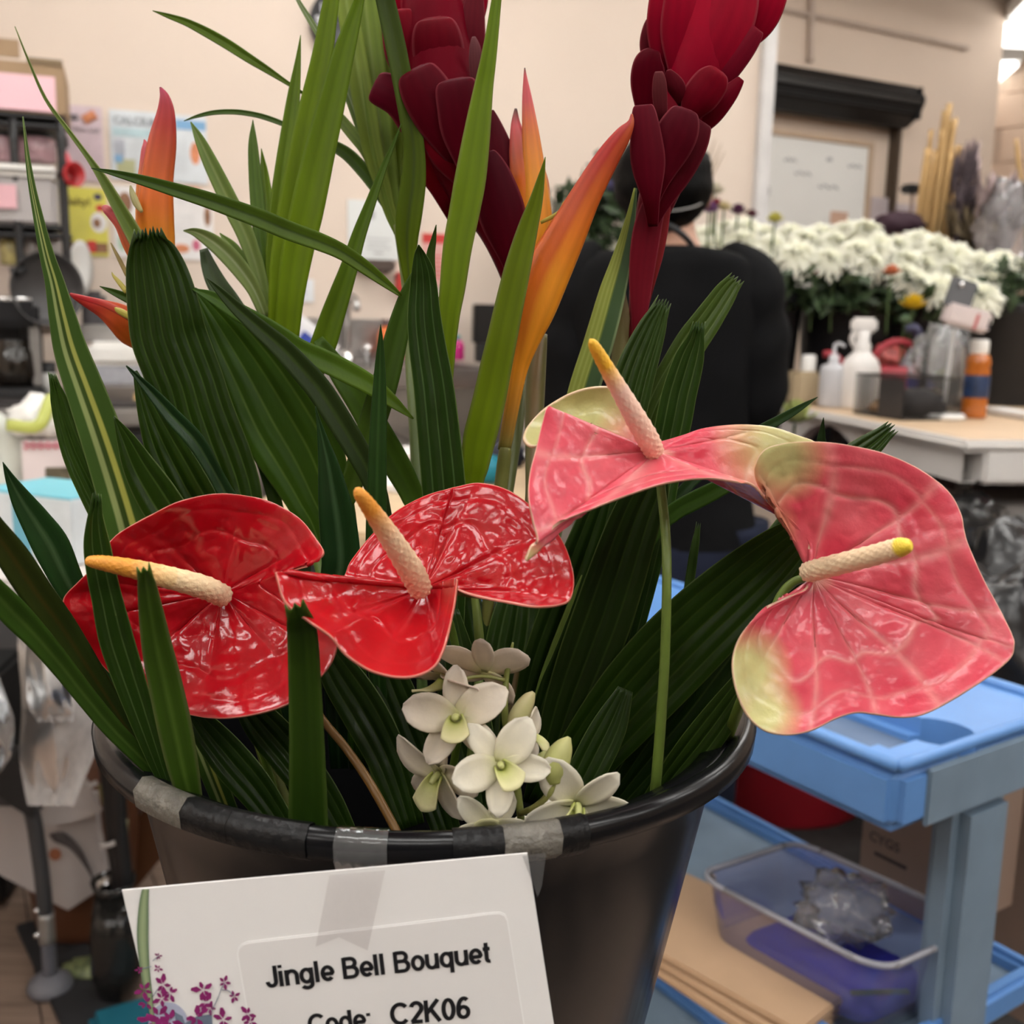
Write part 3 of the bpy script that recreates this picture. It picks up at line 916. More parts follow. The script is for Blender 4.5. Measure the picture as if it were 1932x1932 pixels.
pod(t3, [(290, 660, 30, .468), (255, 625, 64, .466), (225, 600, 56, .463), (195, 583, 36, .461), (165, 570, 22, .459), (143, 560, 12, .457), (132, 554, 4, .456)], grad((.62, .16, .015), (.60, .12, .012), (.58, .08, .02), (.52, .04, .03), HR, (.45, .03, .04)))
pod(t3, [(275, 618, 20, .457), (240, 595, 16, .455), (200, 575, 13, .4535), (160, 563, 9, .452), (138, 558, 4, .451)], grad((.62, .12, .03), (.60, .09, .05), (.52, .03, .035), (.45, .02, .03)), 'bract_lip', flat=.3)
pod(t3, [(255, 605, 8, .453), (235, 592, 13, .452), (222, 585, 10, .4515), (217, 580, 3, .451)], grad((.62, .52, .10), (.60, .50, .10)), 'floret', nv=12)
tube('stem', [(285, 655, 34, .47), (330, 800, 28, .468), (400, 1100, 24, .46), (520, 1500, 22, .44)], HEL, t3, nu=14, nv=40, cols=lambda v, a: lerp3((.55, .14, .015), (.13, .15, .03), clamp(v * 3)))
# ---- leaves, each cut leaf standing in the bucket a thing of its own
VARI = c_stripe
leaf('striped_leaf', 'long yellow and green striped strap leaf at the far left, tip over the white bin', [(43, 220, 2), (55, 320, 11), (70, 400, 18), (88, 480, 28), (103, 533, 37), (118, 600, 52), (133, 660, 64), (160, 735, 74), (187, 810, 81), (212, 885, 86), (235, 960, 90), (255, 1030, 92), (300, 1180, 70), (370, 1380, 50), (440, 1560, 40)],
     .425, .45, lambda u, v: c_stripe(-u, v), fold=.22, nu=24, nv=60)
leaf('strap_leaf', 'thin curving strap leaf at the left ending above the cardboard box', [(28, 50, 1), (52, 110, 3.5), (85, 185, 6), (128, 245, 8), (165, 295, 10), (192, 335, 17), (215, 375, 23), (240, 420, 29), (262, 460, 32), (300, 540, 34), (350, 700, 30), (440, 1000, 26), (560, 1400, 22)],
     .455, .46, c_blade((.13, .19, .03), edge=(.35, .36, .15)), fold=.5, nv=60)
leaf('strap_leaf', 'long strap leaf lying nearly level across the left heliconia, tip pointing left', [(172, 317, 1), (210, 325, 10), (250, 335, 17), (290, 346, 22), (330, 358, 26), (380, 373, 30), (430, 390, 33), (490, 412, 36), (545, 435, 36), (600, 455, 34), (645, 475, 30), (690, 505, 26), (725, 532, 18), (757, 558, 6)],
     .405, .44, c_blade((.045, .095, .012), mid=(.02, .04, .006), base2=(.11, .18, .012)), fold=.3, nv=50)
# broad dark palm leaf at the left
leaf('palm_leaf', 'broad dark green pleated palm leaf at the left with a toothed tip', [(280, 446, 50), (282, 462, 78), (289, 490, 104), (299, 533, 124), (310, 590, 138), (318, 633, 143), (335, 680, 142), (353, 727, 141), (368, 780, 146), (385, 830, 150), (404, 880, 150), (425, 940, 140), (450, 1040, 110), (500, 1250, 70), (560, 1500, 40)],
     .425, .46, c_palm(n=7), GLOSSLEAF, pleats=7, pamp=.035, teeth=20, fold=-.12, nv=56)
leaf('palm_leaf', 'narrow dark folded leaf lying over the broad left palm leaf', [(238, 690, 2), (262, 715, 12), (290, 745, 22), (325, 785, 30), (367, 830, 34), (395, 875, 30), (420, 920, 30), (450, 980, 40), (500, 1100, 40), (560, 1400, 30)],
     .412, .44, c_blade((.012, .038, .010), mid=(.06, .11, .04)), GLOSSLEAF, fold=.6, nv=44)
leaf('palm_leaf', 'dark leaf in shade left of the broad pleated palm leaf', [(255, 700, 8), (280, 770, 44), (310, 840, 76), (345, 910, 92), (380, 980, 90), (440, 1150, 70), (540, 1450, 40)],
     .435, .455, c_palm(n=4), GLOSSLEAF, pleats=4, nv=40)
leaf('palm_leaf', 'dark palm leaf with toothed tip showing left of the striped leaf', [(101, 716, 12), (110, 750, 30), (124, 800, 42), (146, 860, 54), (180, 930, 60), (230, 1030, 60), (330, 1250, 40), (450, 1500, 30)],
     .435, .455, c_palm(n=4, base=(.02, .055, .012)), GLOSSLEAF, pleats=4, teeth=16, nv=44)
leaf('palm_leaf', 'dark blade rising between the striped leaf and the left red anthurium', [(215, 785, 2), (238, 830, 36), (262, 880, 62), (295, 935, 78), (330, 990, 78), (370, 1060, 70), (430, 1200, 60), (520, 1450, 36)],
     .43, .45, c_palm(n=3), GLOSSLEAF, pleats=3, nv=40)
leaf('strap_leaf', 'small green leaf tip poking out left of the broad palm leaf', [(188, 540, 1), (212, 550, 11), (240, 562, 18), (280, 580, 26), (340, 620, 30), (430, 720, 30), (520, 950, 26), (600, 1400, 20)], .46, .47, c_blade((.06, .12, .012)), fold=.3, nv=40)
leaf('palm_leaf', 'wide mid-green fan leaf with pale ribs behind the broad left palm leaf', [(366, 545, 8), (400, 585, 56), (440, 640, 104), (485, 710, 140), (530, 790, 165), (570, 860, 160), (600, 930, 130), (625, 1000, 100), (650, 1150, 70), (680, 1450, 40)],
     .455, .47, c_palm(base=(.035, .10, .012), rib=(.11, .20, .04), n=5), pleats=5, pamp=.03, nv=50)
leaf('strap_leaf', 'arching green strap leaf running from the left palm leaf to the steel sink', [(363, 545, 3), (400, 560, 22), (440, 583, 32), (490, 612, 38), (530, 637, 40), (565, 660, 41), (610, 680, 42), (655, 702, 42), (700, 727, 36), (740, 757, 24), (780, 790, 3)],
     .435, .44, c_blade((.05, .115, .014), mid=(.10, .18, .03), base2=(.11, .19, .012)), fold=.25, nv=46)
leaf('strap_leaf', 'dark strap leaf crossing from the left palm leaf down to the middle anthurium', [(390, 525, 2), (415, 550, 15), (445, 580, 24), (490, 620, 33), (530, 655, 40), (565, 692, 45), (600, 732, 48), (635, 785, 48), (668, 840, 46), (698, 895, 42), (716, 950, 38), (730, 1050, 34), (740, 1300, 26)],
     .42, .44, c_blade((.028, .052, .010), mid=(.06, .10, .02)), fold=.35, nv=50)
leaf('strap_leaf', 'yellow-green strap leaf running down right behind the dark crossing leaf', [(600, 640, 20), (640, 700, 42), (680, 760, 50), (715, 820, 54), (750, 880, 52), (778, 935, 44), (800, 1000, 36), (820, 1200, 30)],
     .465, .47, c_blade((.07, .14, .012)), fold=.25, nv=40)
leaf('strap_leaf', 'greyish leaf in shade behind the pale left shoot', [(384, 470, 16), (395, 505, 30), (412, 540, 38), (440, 575, 34), (480, 640, 30), (540, 800, 26), (600, 1300, 20)], .50, .48, c_blade((.05, .08, .03)), fold=.3, nv=36)
# near leaves at the lower left
leaf('cut_leaf', 'upright cut leaf blade in front of the red anthuriums, nearest the card', [(560, 1152, 36), (566, 1172, 52), (571, 1204, 58), (575, 1290, 62), (578, 1372, 65), (580, 1450, 69), (581, 1520, 73), (582, 1590, 75), (584, 1680, 70)],
     .322, .372, c_blade((.055, .11, .010), mid=(.025, .06, .006), edge=(.10, .16, .03), base2=(.022, .055, .006)), fold=.12, teeth=20, nv=40)
leaf('cut_leaf', 'bright cut leaf blade over the left red anthurium, leaning right toward the grey tape', [(272, 1078, 24), (277, 1105, 36), (284, 1150, 46), (296, 1220, 58), (311, 1288, 64), (330, 1375, 66), (347, 1456, 58), (364, 1520, 40), (380, 1580, 26)],
     .326, .385, c_blade((.075, .15, .014), mid=(.12, .21, .03), edge=(.20, .22, .08), base2=(.05, .11, .010)), fold=.15, teeth=16, nv=40)
leaf('palm_leaf', 'dark leaf with slit tip crossing in front of the orange spadix of the left anthurium', [(182, 945, 16), (180, 985, 34), (183, 1030, 51), (192, 1085, 56), (202, 1130, 58), (219, 1204, 66), (240, 1270, 62), (262, 1335, 54), (286, 1405, 42), (306, 1460, 30), (330, 1520, 20), (370, 1600, 14)],
     .353, .388, c_palm(n=3, base=(.014, .040, .010), rib=(.07, .12, .05)), GLOSSLEAF, pleats=3, teeth=20, nv=50)
leaf('strap_leaf', 'brownish green strap leaf sweeping in from the left edge toward the bucket', [(-60, 900, 10), (-20, 985, 44), (25, 1052, 62), (70, 1120, 62), (115, 1180, 56), (160, 1250, 50), (205, 1320, 42), (250, 1390, 36), (300, 1460, 28), (350, 1560, 20)],
     .335, .405, c_blade((.05, .058, .010), mid=(.085, .06, .012), edge=(.03, .05, .01), base2=(.03, .07, .010)), fold=.3, nv=46)
leaf('strap_leaf', 'green strap leaf entering low at the left edge in front of the plastic bag', [(-70, 1040, 12), (-30, 1095, 44), (20, 1150, 56), (70, 1202, 50), (115, 1255, 44), (160, 1312, 40), (210, 1372, 38), (262, 1425, 34), (312, 1478, 28), (360, 1550, 18)],
     .328, .398, c_blade((.055, .125, .014), mid=(.10, .17, .03), base2=(.040, .09, .010)), fold=.3, nv=46)
leaf('palm_leaf', 'dark leaf with a pale crooked rib at the left edge over the blue tissue box', [(5, 872, 1), (20, 905, 20), (42, 945, 42), (68, 985, 58), (96, 1030, 70), (122, 1085, 62), (150, 1140, 50), (190, 1230, 40), (260, 1360, 30), (340, 1520, 20)],
     .39, .42, c_blade((.014, .045, .010), mid=(.07, .12, .05)), GLOSSLEAF, fold=.35, nv=46)
# ---- left shoot: pale arching blades from one stem
s = thing('green_shoot', 'tall light green leafy shoot left of centre with long upright blades', 'foliage', P(520, 700, .49))
cA = c_blade((.155, .245, .003), base2=(.20, .295, .006)); cA2 = c_blade((.115, .195, .003), base2=(.175, .265, .005)); cAp = c_blade((.16, .25, .055), base2=(.21, .28, .07), mid=(.28, .34, .12))
def sl(nodes, da, db, c, **kw):
    return blade('leaf', nodes, LEAF, da, db, s, col=c, **kw)
sl([(638, -60, 20), (625, 0, 30), (607, 110, 40), (588, 200, 47), (570, 300, 56), (553, 400, 60), (538, 500, 58), (531, 580, 50), (527, 640, 44)], .475, .49, cA, fold=.2)
sl([(684, -30, 12), (675, 10, 22), (650, 95, 40), (624, 200, 52), (600, 300, 60), (578, 400, 64), (560, 480, 60), (548, 560, 52), (540, 645, 46)], .468, .486, cA2, fold=.2)
sl([(567, 66, 1), (562, 115, 11), (554, 180, 24), (545, 250, 31), (535, 320, 34), (525, 400, 36), (517, 480, 32), (515, 560, 26), (518, 630, 20)], .50, .494, cA2, fold=.3)
sl([(288, 20, 1), (318, 30, 9), (352, 42, 14), (392, 62, 18), (430, 84, 19), (470, 110, 17), (505, 132, 13), (540, 155, 8), (575, 178, 5)], .50, .50, c_blade((.10, .165, .012)), fold=.5)
sl([(347, 228, 1), (372, 219, 6), (405, 212, 9), (445, 211, 10), (485, 217, 10), (520, 228, 10), (560, 245, 7)], .498, .50, c_blade((.07, .13, .02), edge=(.25, .32, .15)), fold=.4)
sl([(360, 230, 2), (376, 262, 18), (396, 305, 28), (418, 350, 32), (440, 395, 34), (462, 440, 33), (480, 490, 30), (495, 545, 26), (510, 610, 20)], .495, .493, cAp, fold=.35)
sl([(477, 226, 1), (477, 270, 17), (481, 330, 24), (487, 400, 27), (494, 470, 25), (502, 540, 20), (512, 610, 16)], .502, .495, c_blade((.10, .18, .02)), fold=.3)
sl([(493, 280, 1), (499, 330, 16), (505, 390, 22), (510, 460, 20), (515, 560, 16)], .503, .496, cA2, fold=.3)
sl([(346, 435, 2), (368, 438, 16), (395, 452, 28), (425, 476, 34), (455, 510, 33), (480, 548, 26), (502, 600, 18)], .492, .492, c_blade((.17, .24, .08), mid=(.40, .45, .25), base2=(.23, .30, .08)), fold=.45)
sl([(415, 440, 2), (440, 470, 24), (468, 520, 30), (492, 575, 24), (510, 625, 18)], .496, .493, cAp, fold=.3)
tube('stem', [(522, 640, 40, .488), (530, 700, 30, .486), (560, 900, 24, .475), (640, 1200, 22, .46), (720, 1500, 20, .45)], STEMM, s, nu=12, nv=30, cols=lambda v, a: lerp3((.17, .26, .03), (.06, .11, .02), v))
# ---- centre shoot
s = thing('green_shoot', 'tall pale green leafy shoot at the top centre, left of the large ginger', 'foliage', P(770, 620, .50))
cB = c_blade((.24, .32, .045), mid=(.30, .38, .10)); cB2 = c_blade((.20, .29, .035), mid=(.28, .36, .08))
sl([(650, -50, 40), (655, 10, 40), (672, 110, 42), (688, 200, 42), (705, 290, 38), (722, 350, 30), (738, 405, 22), (752, 440, 16)], .506, .508, cB, fold=.3)
sl([(684, -50, 46), (690, 10, 46), (702, 110, 47), (714, 210, 48), (726, 300, 44), (738, 370, 32), (752, 440, 18)], .508, .508, cB2, fold=.3)
sl([(712, -50, 60), (716, 10, 62), (722, 90, 58), (732, 180, 54), (738, 260, 50), (742, 330, 38), (756, 430, 18)], .512, .510, c_blade((.19, .26, .03), mid=(.16, .12, .04)), fold=.2)
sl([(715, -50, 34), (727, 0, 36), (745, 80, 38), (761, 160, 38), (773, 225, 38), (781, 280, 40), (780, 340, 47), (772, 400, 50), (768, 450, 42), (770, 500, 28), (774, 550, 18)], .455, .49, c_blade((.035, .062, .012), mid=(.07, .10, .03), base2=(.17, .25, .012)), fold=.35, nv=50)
sl([(553, -20, 4), (565, 5, 8), (585, 38, 11), (607, 75, 14), (628, 115, 17), (650, 160, 18), (672, 220, 17), (695, 290, 14), (725, 360, 11), (748, 430, 8)], .515, .512, c_blade((.20, .27, .10), mid=(.45, .5, .35)), fold=.3)
sl([(590, 160, 2), (615, 192, 14), (640, 222, 20), (665, 252, 23), (690, 285, 21), (710, 330, 17), (735, 385, 12), (750, 430, 8)], .514, .511, c_blade((.23, .31, .08)), fold=.3)
sl([(580, 260, 2), (605, 264, 14), (630, 275, 21), (658, 293, 25), (688, 325, 26), (712, 360, 21), (735, 400, 14), (752, 440, 8)], .511, .51, c_blade((.09, .16, .02), edge=(.30, .38, .2)), fold=.3)
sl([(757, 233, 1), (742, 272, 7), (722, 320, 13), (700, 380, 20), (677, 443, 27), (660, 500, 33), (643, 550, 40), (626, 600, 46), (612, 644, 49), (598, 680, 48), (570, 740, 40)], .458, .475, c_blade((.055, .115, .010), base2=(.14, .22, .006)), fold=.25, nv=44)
tube('stem', [(750, 425, 17, .508), (757, 470, 17, .507), (768, 560, 18, .503), (775, 700, 20, .498), (790, 1000, 20, .48), (800, 1500, 20, .46)], STEMM, s, nu=12, nv=36, cols=lambda v, a: lerp3((.17, .19, .05), (.06, .11, .02), v))
leaf('strap_leaf', 'tall bright green blade in front of the large red ginger', [(946, -60, 12), (938, -10, 18), (928, 67, 25), (920, 120, 31), (912, 167, 37), (900, 250, 50), (888, 333, 59), (876, 400, 58), (863, 467, 55), (854, 540, 49), (846, 600, 42), (840, 680, 36), (836, 800, 32), (840, 1200, 26)],
     .435, .452, c_blade((.135, .225, .004), edge=(.22, .26, .05), base2=(.19, .28, .006)), fold=.15, nv=60)
leaf('strap_leaf', 'bright green blade with pointed tip in front of the orange heliconia', [(1029, 296, 1), (1020, 340, 15), (1010, 383, 27), (996, 430, 38), (978, 500, 49), (962, 570, 54), (947, 640, 57), (936, 690, 60), (926, 740, 62), (914, 790, 63), (904, 830, 62), (896, 880, 52), (890, 930, 40), (884, 1100, 30)],
     .418, .445, c_blade((.12, .165, .006), edge=(.18, .20, .05), base2=(.19, .28, .006)), fold=.18, nv=60)
leaf('palm_leaf', 'upright dark palm leaf with fine pale ribs in the centre', [(790, 462, 2), (792, 480, 22), (797, 510, 42), (799, 540, 52), (800, 593, 63), (806, 650, 70), (818, 727, 76), (827, 810, 80), (835, 893, 83), (840, 960, 82), (846, 1060, 70), (850, 1300, 40)],
     .412, .44, c_palm(n=4, base=(.012, .036, .009), rib=(.06, .12, .05)), GLOSSLEAF, pleats=4, pamp=.03, nv=60)
leaf('palm_leaf', 'small dark leaf tip just right of the upright central palm leaf', [(823, 424, 1), (818, 452, 10), (812, 485, 17), (812, 530, 22), (820, 640, 24), (836, 900, 24), (846, 1300, 20)], .43, .445, c_blade((.045, .085, .010)), fold=.3, nv=40)
leaf('strap_leaf', 'green strap leaf leaning left behind the upright central palm leaf', [(790, 505, 14), (772, 550, 30), (757, 600, 40), (743, 655, 46), (728, 715, 50), (708, 780, 52), (685, 850, 48), (662, 920, 40), (640, 1000, 34), (640, 1300, 24)],
     .44, .455, c_blade((.05, .10, .010), base2=(.07, .13, .012)), fold=.2, nv=44)
leaf('palm_leaf', 'thin dark pointed leaf standing above the spadix of the middle anthurium', [(718, 612, 1), (718, 640, 9), (717, 680, 18), (716, 730, 25), (714, 793, 31), (712, 860, 34), (711, 927, 37), (709, 1000, 38), (708, 1100, 34), (720, 1400, 24)],
     .408, .43, c_blade((.018, .05, .009), mid=(.04, .09, .02)), GLOSSLEAF, fold=.2, nv=44)
leaf('palm_leaf', 'dark pointed leaf between the two red anthuriums', [(595, 767, 1), (601, 795, 8), (609, 830, 20), (618, 870, 36), (626, 915, 52), (634, 965, 66), (640, 1010, 72), (643, 1060, 72), (636, 1110, 66), (630, 1200, 50), (640, 1450, 34)],
     .40, .425, c_blade((.012, .040, .010), mid=(.06, .12, .05)), GLOSSLEAF, fold=.3, nv=44)
# ---- right hand side
leaf('palm_leaf', 'dark glossy palm leaf with split tips left of the tall right palm leaf', [(1247, 580, 28), (1236, 605, 46), (1225, 632, 58), (1212, 665, 68), (1198, 705, 76), (1186, 750, 80), (1176, 800, 78), (1168, 850, 70), (1160, 950, 56), (1120, 1200, 40), (1060, 1500, 30)],
     .445, .455, c_palm(n=5, base=(.018, .045, .014), rib=(.08, .12, .06)), GLOSSLEAF, pleats=5, pamp=.08, teeth=22, nv=50)
leaf('palm_leaf', 'green palm leaf reaching up right over the black shirt', [(1386, 530, 28), (1372, 548, 42), (1352, 578, 50), (1330, 610, 56), (1305, 645, 60), (1278, 690, 60), (1252, 735, 58), (1228, 790, 54), (1206, 860, 50), (1170, 1050, 40), (1090, 1450, 30)],
     .452, .46, c_palm(n=4, base=(.030, .065, .016), rib=(.10, .15, .07)), GLOSSLEAF, pleats=4, pamp=.04, teeth=14, nv=50)
leaf('palm_leaf', 'tall dark palm leaf with thin split tips behind the upright pink spadix', [(1316, 622, 22), (1311, 645, 38), (1302, 672, 54), (1292, 705, 62), (1281, 745, 66), (1272, 790, 68), (1264, 830, 66), (1252, 900, 60), (1225, 1050, 54), (1150, 1350, 40)],
     .425, .445, c_palm(n=4, base=(.014, .042, .011), rib=(.08, .13, .06)), GLOSSLEAF, pleats=4, pamp=.05, teeth=22, nv=50)
def c_half(u, v):
    if u < -.05: return lerp3((.38, .42, .10), (.26, .31, .05), .5 + .5 * math.sin(u * 20))
    if u < .08: return (.14, .19, .03)
    return (.05, .10, .03) if u < .9 else (.20, .26, .12)
leaf('striped_leaf', 'half yellow, half green strap leaf rising beside the right red ginger', [(1199, 355, 6), (1192, 400, 16), (1182, 450, 28), (1170, 500, 40), (1156, 550, 50), (1140, 610, 55), (1124, 665, 57), (1108, 715, 58), (1092, 770, 56), (1070, 860, 50), (1030, 1050, 40), (960, 1400, 30)][::1],
     .462, .46, lambda u, v: c_half(-u, v), fold=.15, nu=20, nv=50)
leaf('palm_leaf', 'very large dark palm leaf slanting up right under the large pink anthurium', [(1560, 985, 20), (1530, 1000, 62), (1490, 1030, 96), (1440, 1075, 124), (1385, 1125, 142), (1325, 1180, 152), (1265, 1240, 156), (1205, 1305, 150), (1150, 1370, 134), (1095, 1440, 110), (1030, 1530, 80)],
     .405, .43, c_palm(n=6, base=(.020, .058, .008), rib=(.05, .10, .02)), pleats=6, pamp=.03, nv=50)
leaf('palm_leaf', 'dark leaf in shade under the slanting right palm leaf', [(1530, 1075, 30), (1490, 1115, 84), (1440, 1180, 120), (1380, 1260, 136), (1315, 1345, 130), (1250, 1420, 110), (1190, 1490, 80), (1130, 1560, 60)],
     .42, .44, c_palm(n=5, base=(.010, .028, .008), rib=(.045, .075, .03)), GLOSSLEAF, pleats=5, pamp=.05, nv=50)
leaf('palm_leaf', 'dark lower leaf beside the stem of the large pink anthurium at the rim', [(1430, 1230, 10), (1400, 1290, 46), (1360, 1350, 66), (1315, 1410, 72), (1270, 1465, 60), (1220, 1530, 40)],
     .41, .43, c_palm(n=4, base=(.016, .040, .010)), GLOSSLEAF, pleats=4, nv=36)
leaf('palm_leaf', 'upright dark leaf below the edge-on pink anthurium, left of its stem', [(1240, 880, 40), (1225, 920, 78), (1205, 965, 92), (1185, 1020, 102), (1162, 1090, 110), (1135, 1170, 114), (1105, 1250, 110), (1075, 1330, 96), (1045, 1420, 76), (1010, 1520, 50)],
     .41, .43, c_palm(n=4, base=(.014, .036, .008), rib=(.04, .08, .02)), pleats=4, pamp=.04, nv=50)
leaf('palm_leaf', 'dark leaf behind the middle red anthurium, right of its rim', [(1150, 920, 30), (1130, 970, 66), (1110, 1030, 84), (1085, 1100, 92), (1055, 1180, 92), (1025, 1260, 84), (1000, 1350, 66), (970, 1470, 44)],
     .425, .44, c_palm(n=4, base=(.016, .045, .010), rib=(.05, .10, .03)), pleats=4, nv=44)
leaf('strap_leaf', 'thin bright sliver of a leaf edge between the dark leaves right of the orchids', [(1098, 1085, 2), (1080, 1130, 8), (1060, 1180, 10), (1038, 1235, 9), (1020, 1280, 5), (1005, 1330, 2)], .398, .405, c_blade((.16, .24, .05)), fold=.3, nv=24)
leaf('cut_leaf', 'small notched leaf tip in front of the jeans', [(1316, 1000, 8), (1313, 1020, 14), (1308, 1050, 17), (1303, 1085, 18), (1295, 1130, 18), (1260, 1250, 16), (1150, 1480, 14)], .45, .45, c_blade((.045, .085, .014)), fold=.3, teeth=16, nv=36)
leaf('palm_leaf', 'slim pointed leaf tip right of the black shirt, above the pink rim', [(1543, 749, 1), (1520, 763, 9), (1495, 778, 15), (1465, 795, 18), (1435, 812, 20), (1380, 850, 22), (1250, 980, 22), (1050, 1400, 18)], .44, .45, c_blade((.025, .06, .014)), fold=.2, nv=36)
leaf('palm_leaf', 'thin leaf spike above the top edge of the large pink anthurium', [(1554, 788, 1), (1552, 805, 8), (1550, 825, 15), (1545, 860, 22), (1500, 1000, 22), (1300, 1300, 18), (1150, 1500, 14)], .43, .445, c_blade((.022, .05, .014)), fold=.2, nv=36)
leaf('palm_leaf', 'dark palm leaf tip with teeth behind the large pink anthurium', [(1676, 812, 26), (1655, 830, 40), (1630, 850, 52), (1600, 875, 60), (1550, 930, 66), (1440, 1060, 60), (1250, 1300, 40), (1120, 1500, 24)], .445, .45, c_palm(n=4, base=(.018, .045, .014), rib=(.08, .12, .05)), GLOSSLEAF, pleats=4, pamp=.09, teeth=18, nv=44)
leaf('strap_leaf', 'green leaf just under the edge-on pink spathe', [(1390, 905, 26), (1350, 925, 34), (1310, 945, 36), (1270, 968, 34), (1230, 1010, 30), (1150, 1150, 26), (1050, 1450, 20)], .425, .44, c_blade((.05, .11, .014)), fold=.2, nv=36)
# dark leaves down inside the bucket
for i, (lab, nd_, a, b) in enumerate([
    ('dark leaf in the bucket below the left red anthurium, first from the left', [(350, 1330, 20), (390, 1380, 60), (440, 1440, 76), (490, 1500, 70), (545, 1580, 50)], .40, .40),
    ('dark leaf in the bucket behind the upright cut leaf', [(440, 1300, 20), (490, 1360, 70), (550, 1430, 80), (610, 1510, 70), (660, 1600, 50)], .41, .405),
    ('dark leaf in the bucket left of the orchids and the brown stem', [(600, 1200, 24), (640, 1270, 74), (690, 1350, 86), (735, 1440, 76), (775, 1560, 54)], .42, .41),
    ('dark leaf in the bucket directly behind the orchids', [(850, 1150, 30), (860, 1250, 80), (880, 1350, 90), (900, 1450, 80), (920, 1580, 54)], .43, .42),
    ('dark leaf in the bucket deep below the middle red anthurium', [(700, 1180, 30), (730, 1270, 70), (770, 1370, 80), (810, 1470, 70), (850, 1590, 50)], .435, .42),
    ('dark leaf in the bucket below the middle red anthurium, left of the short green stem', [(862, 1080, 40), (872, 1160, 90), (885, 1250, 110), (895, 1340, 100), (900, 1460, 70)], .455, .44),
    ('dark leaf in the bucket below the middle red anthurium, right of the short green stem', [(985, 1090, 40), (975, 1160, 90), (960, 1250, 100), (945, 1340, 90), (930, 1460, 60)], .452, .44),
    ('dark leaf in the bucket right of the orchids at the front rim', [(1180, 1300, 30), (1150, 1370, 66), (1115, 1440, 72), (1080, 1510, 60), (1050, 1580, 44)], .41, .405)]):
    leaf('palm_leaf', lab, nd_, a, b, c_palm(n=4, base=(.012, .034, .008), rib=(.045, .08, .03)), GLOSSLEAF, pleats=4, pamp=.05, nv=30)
o = tube('bare_stem', [(560, 1290, 12, .41), (612, 1362, 15, .405), (650, 1408, 16, .40), (690, 1465, 17, .395), (725, 1525, 17, .39), (755, 1585, 17, .385), (780, 1660, 16, .385)], STEMM, nu=12, nv=40, cols=lambda v, a: (.17, .085, .018))
tag(o, 'bare brown flower stem leaning right in the bucket left of the orchids', 'stem')
o = tube('bare_stem', [(895, 1120, 14, .42), (902, 1180, 18, .42), (905, 1230, 18, .42), (900, 1320, 17, .41), (880, 1500, 16, .41)], STEMM, nu=12, nv=30, cols=lambda v, a: (.12, .17, .03))
tag(o, 'short green stem below the middle red anthurium, above the orchids', 'stem')
o = tube('bare_stem', [(1020, 630, 26, .47), (1012, 700, 36, .47), (1008, 780, 36, .47), (1006, 860, 30, .468), (1000, 1000, 26, .46), (960, 1400, 20, .44)], STEMM, nu=14, nv=36, cols=lambda v, a: lerp3((.10, .10, .025), (.16, .10, .04), .5 + .5 * math.sin(a * 3)))
tag(o, 'brownish green sheathed stem just right of the orange heliconia stem', 'stem')

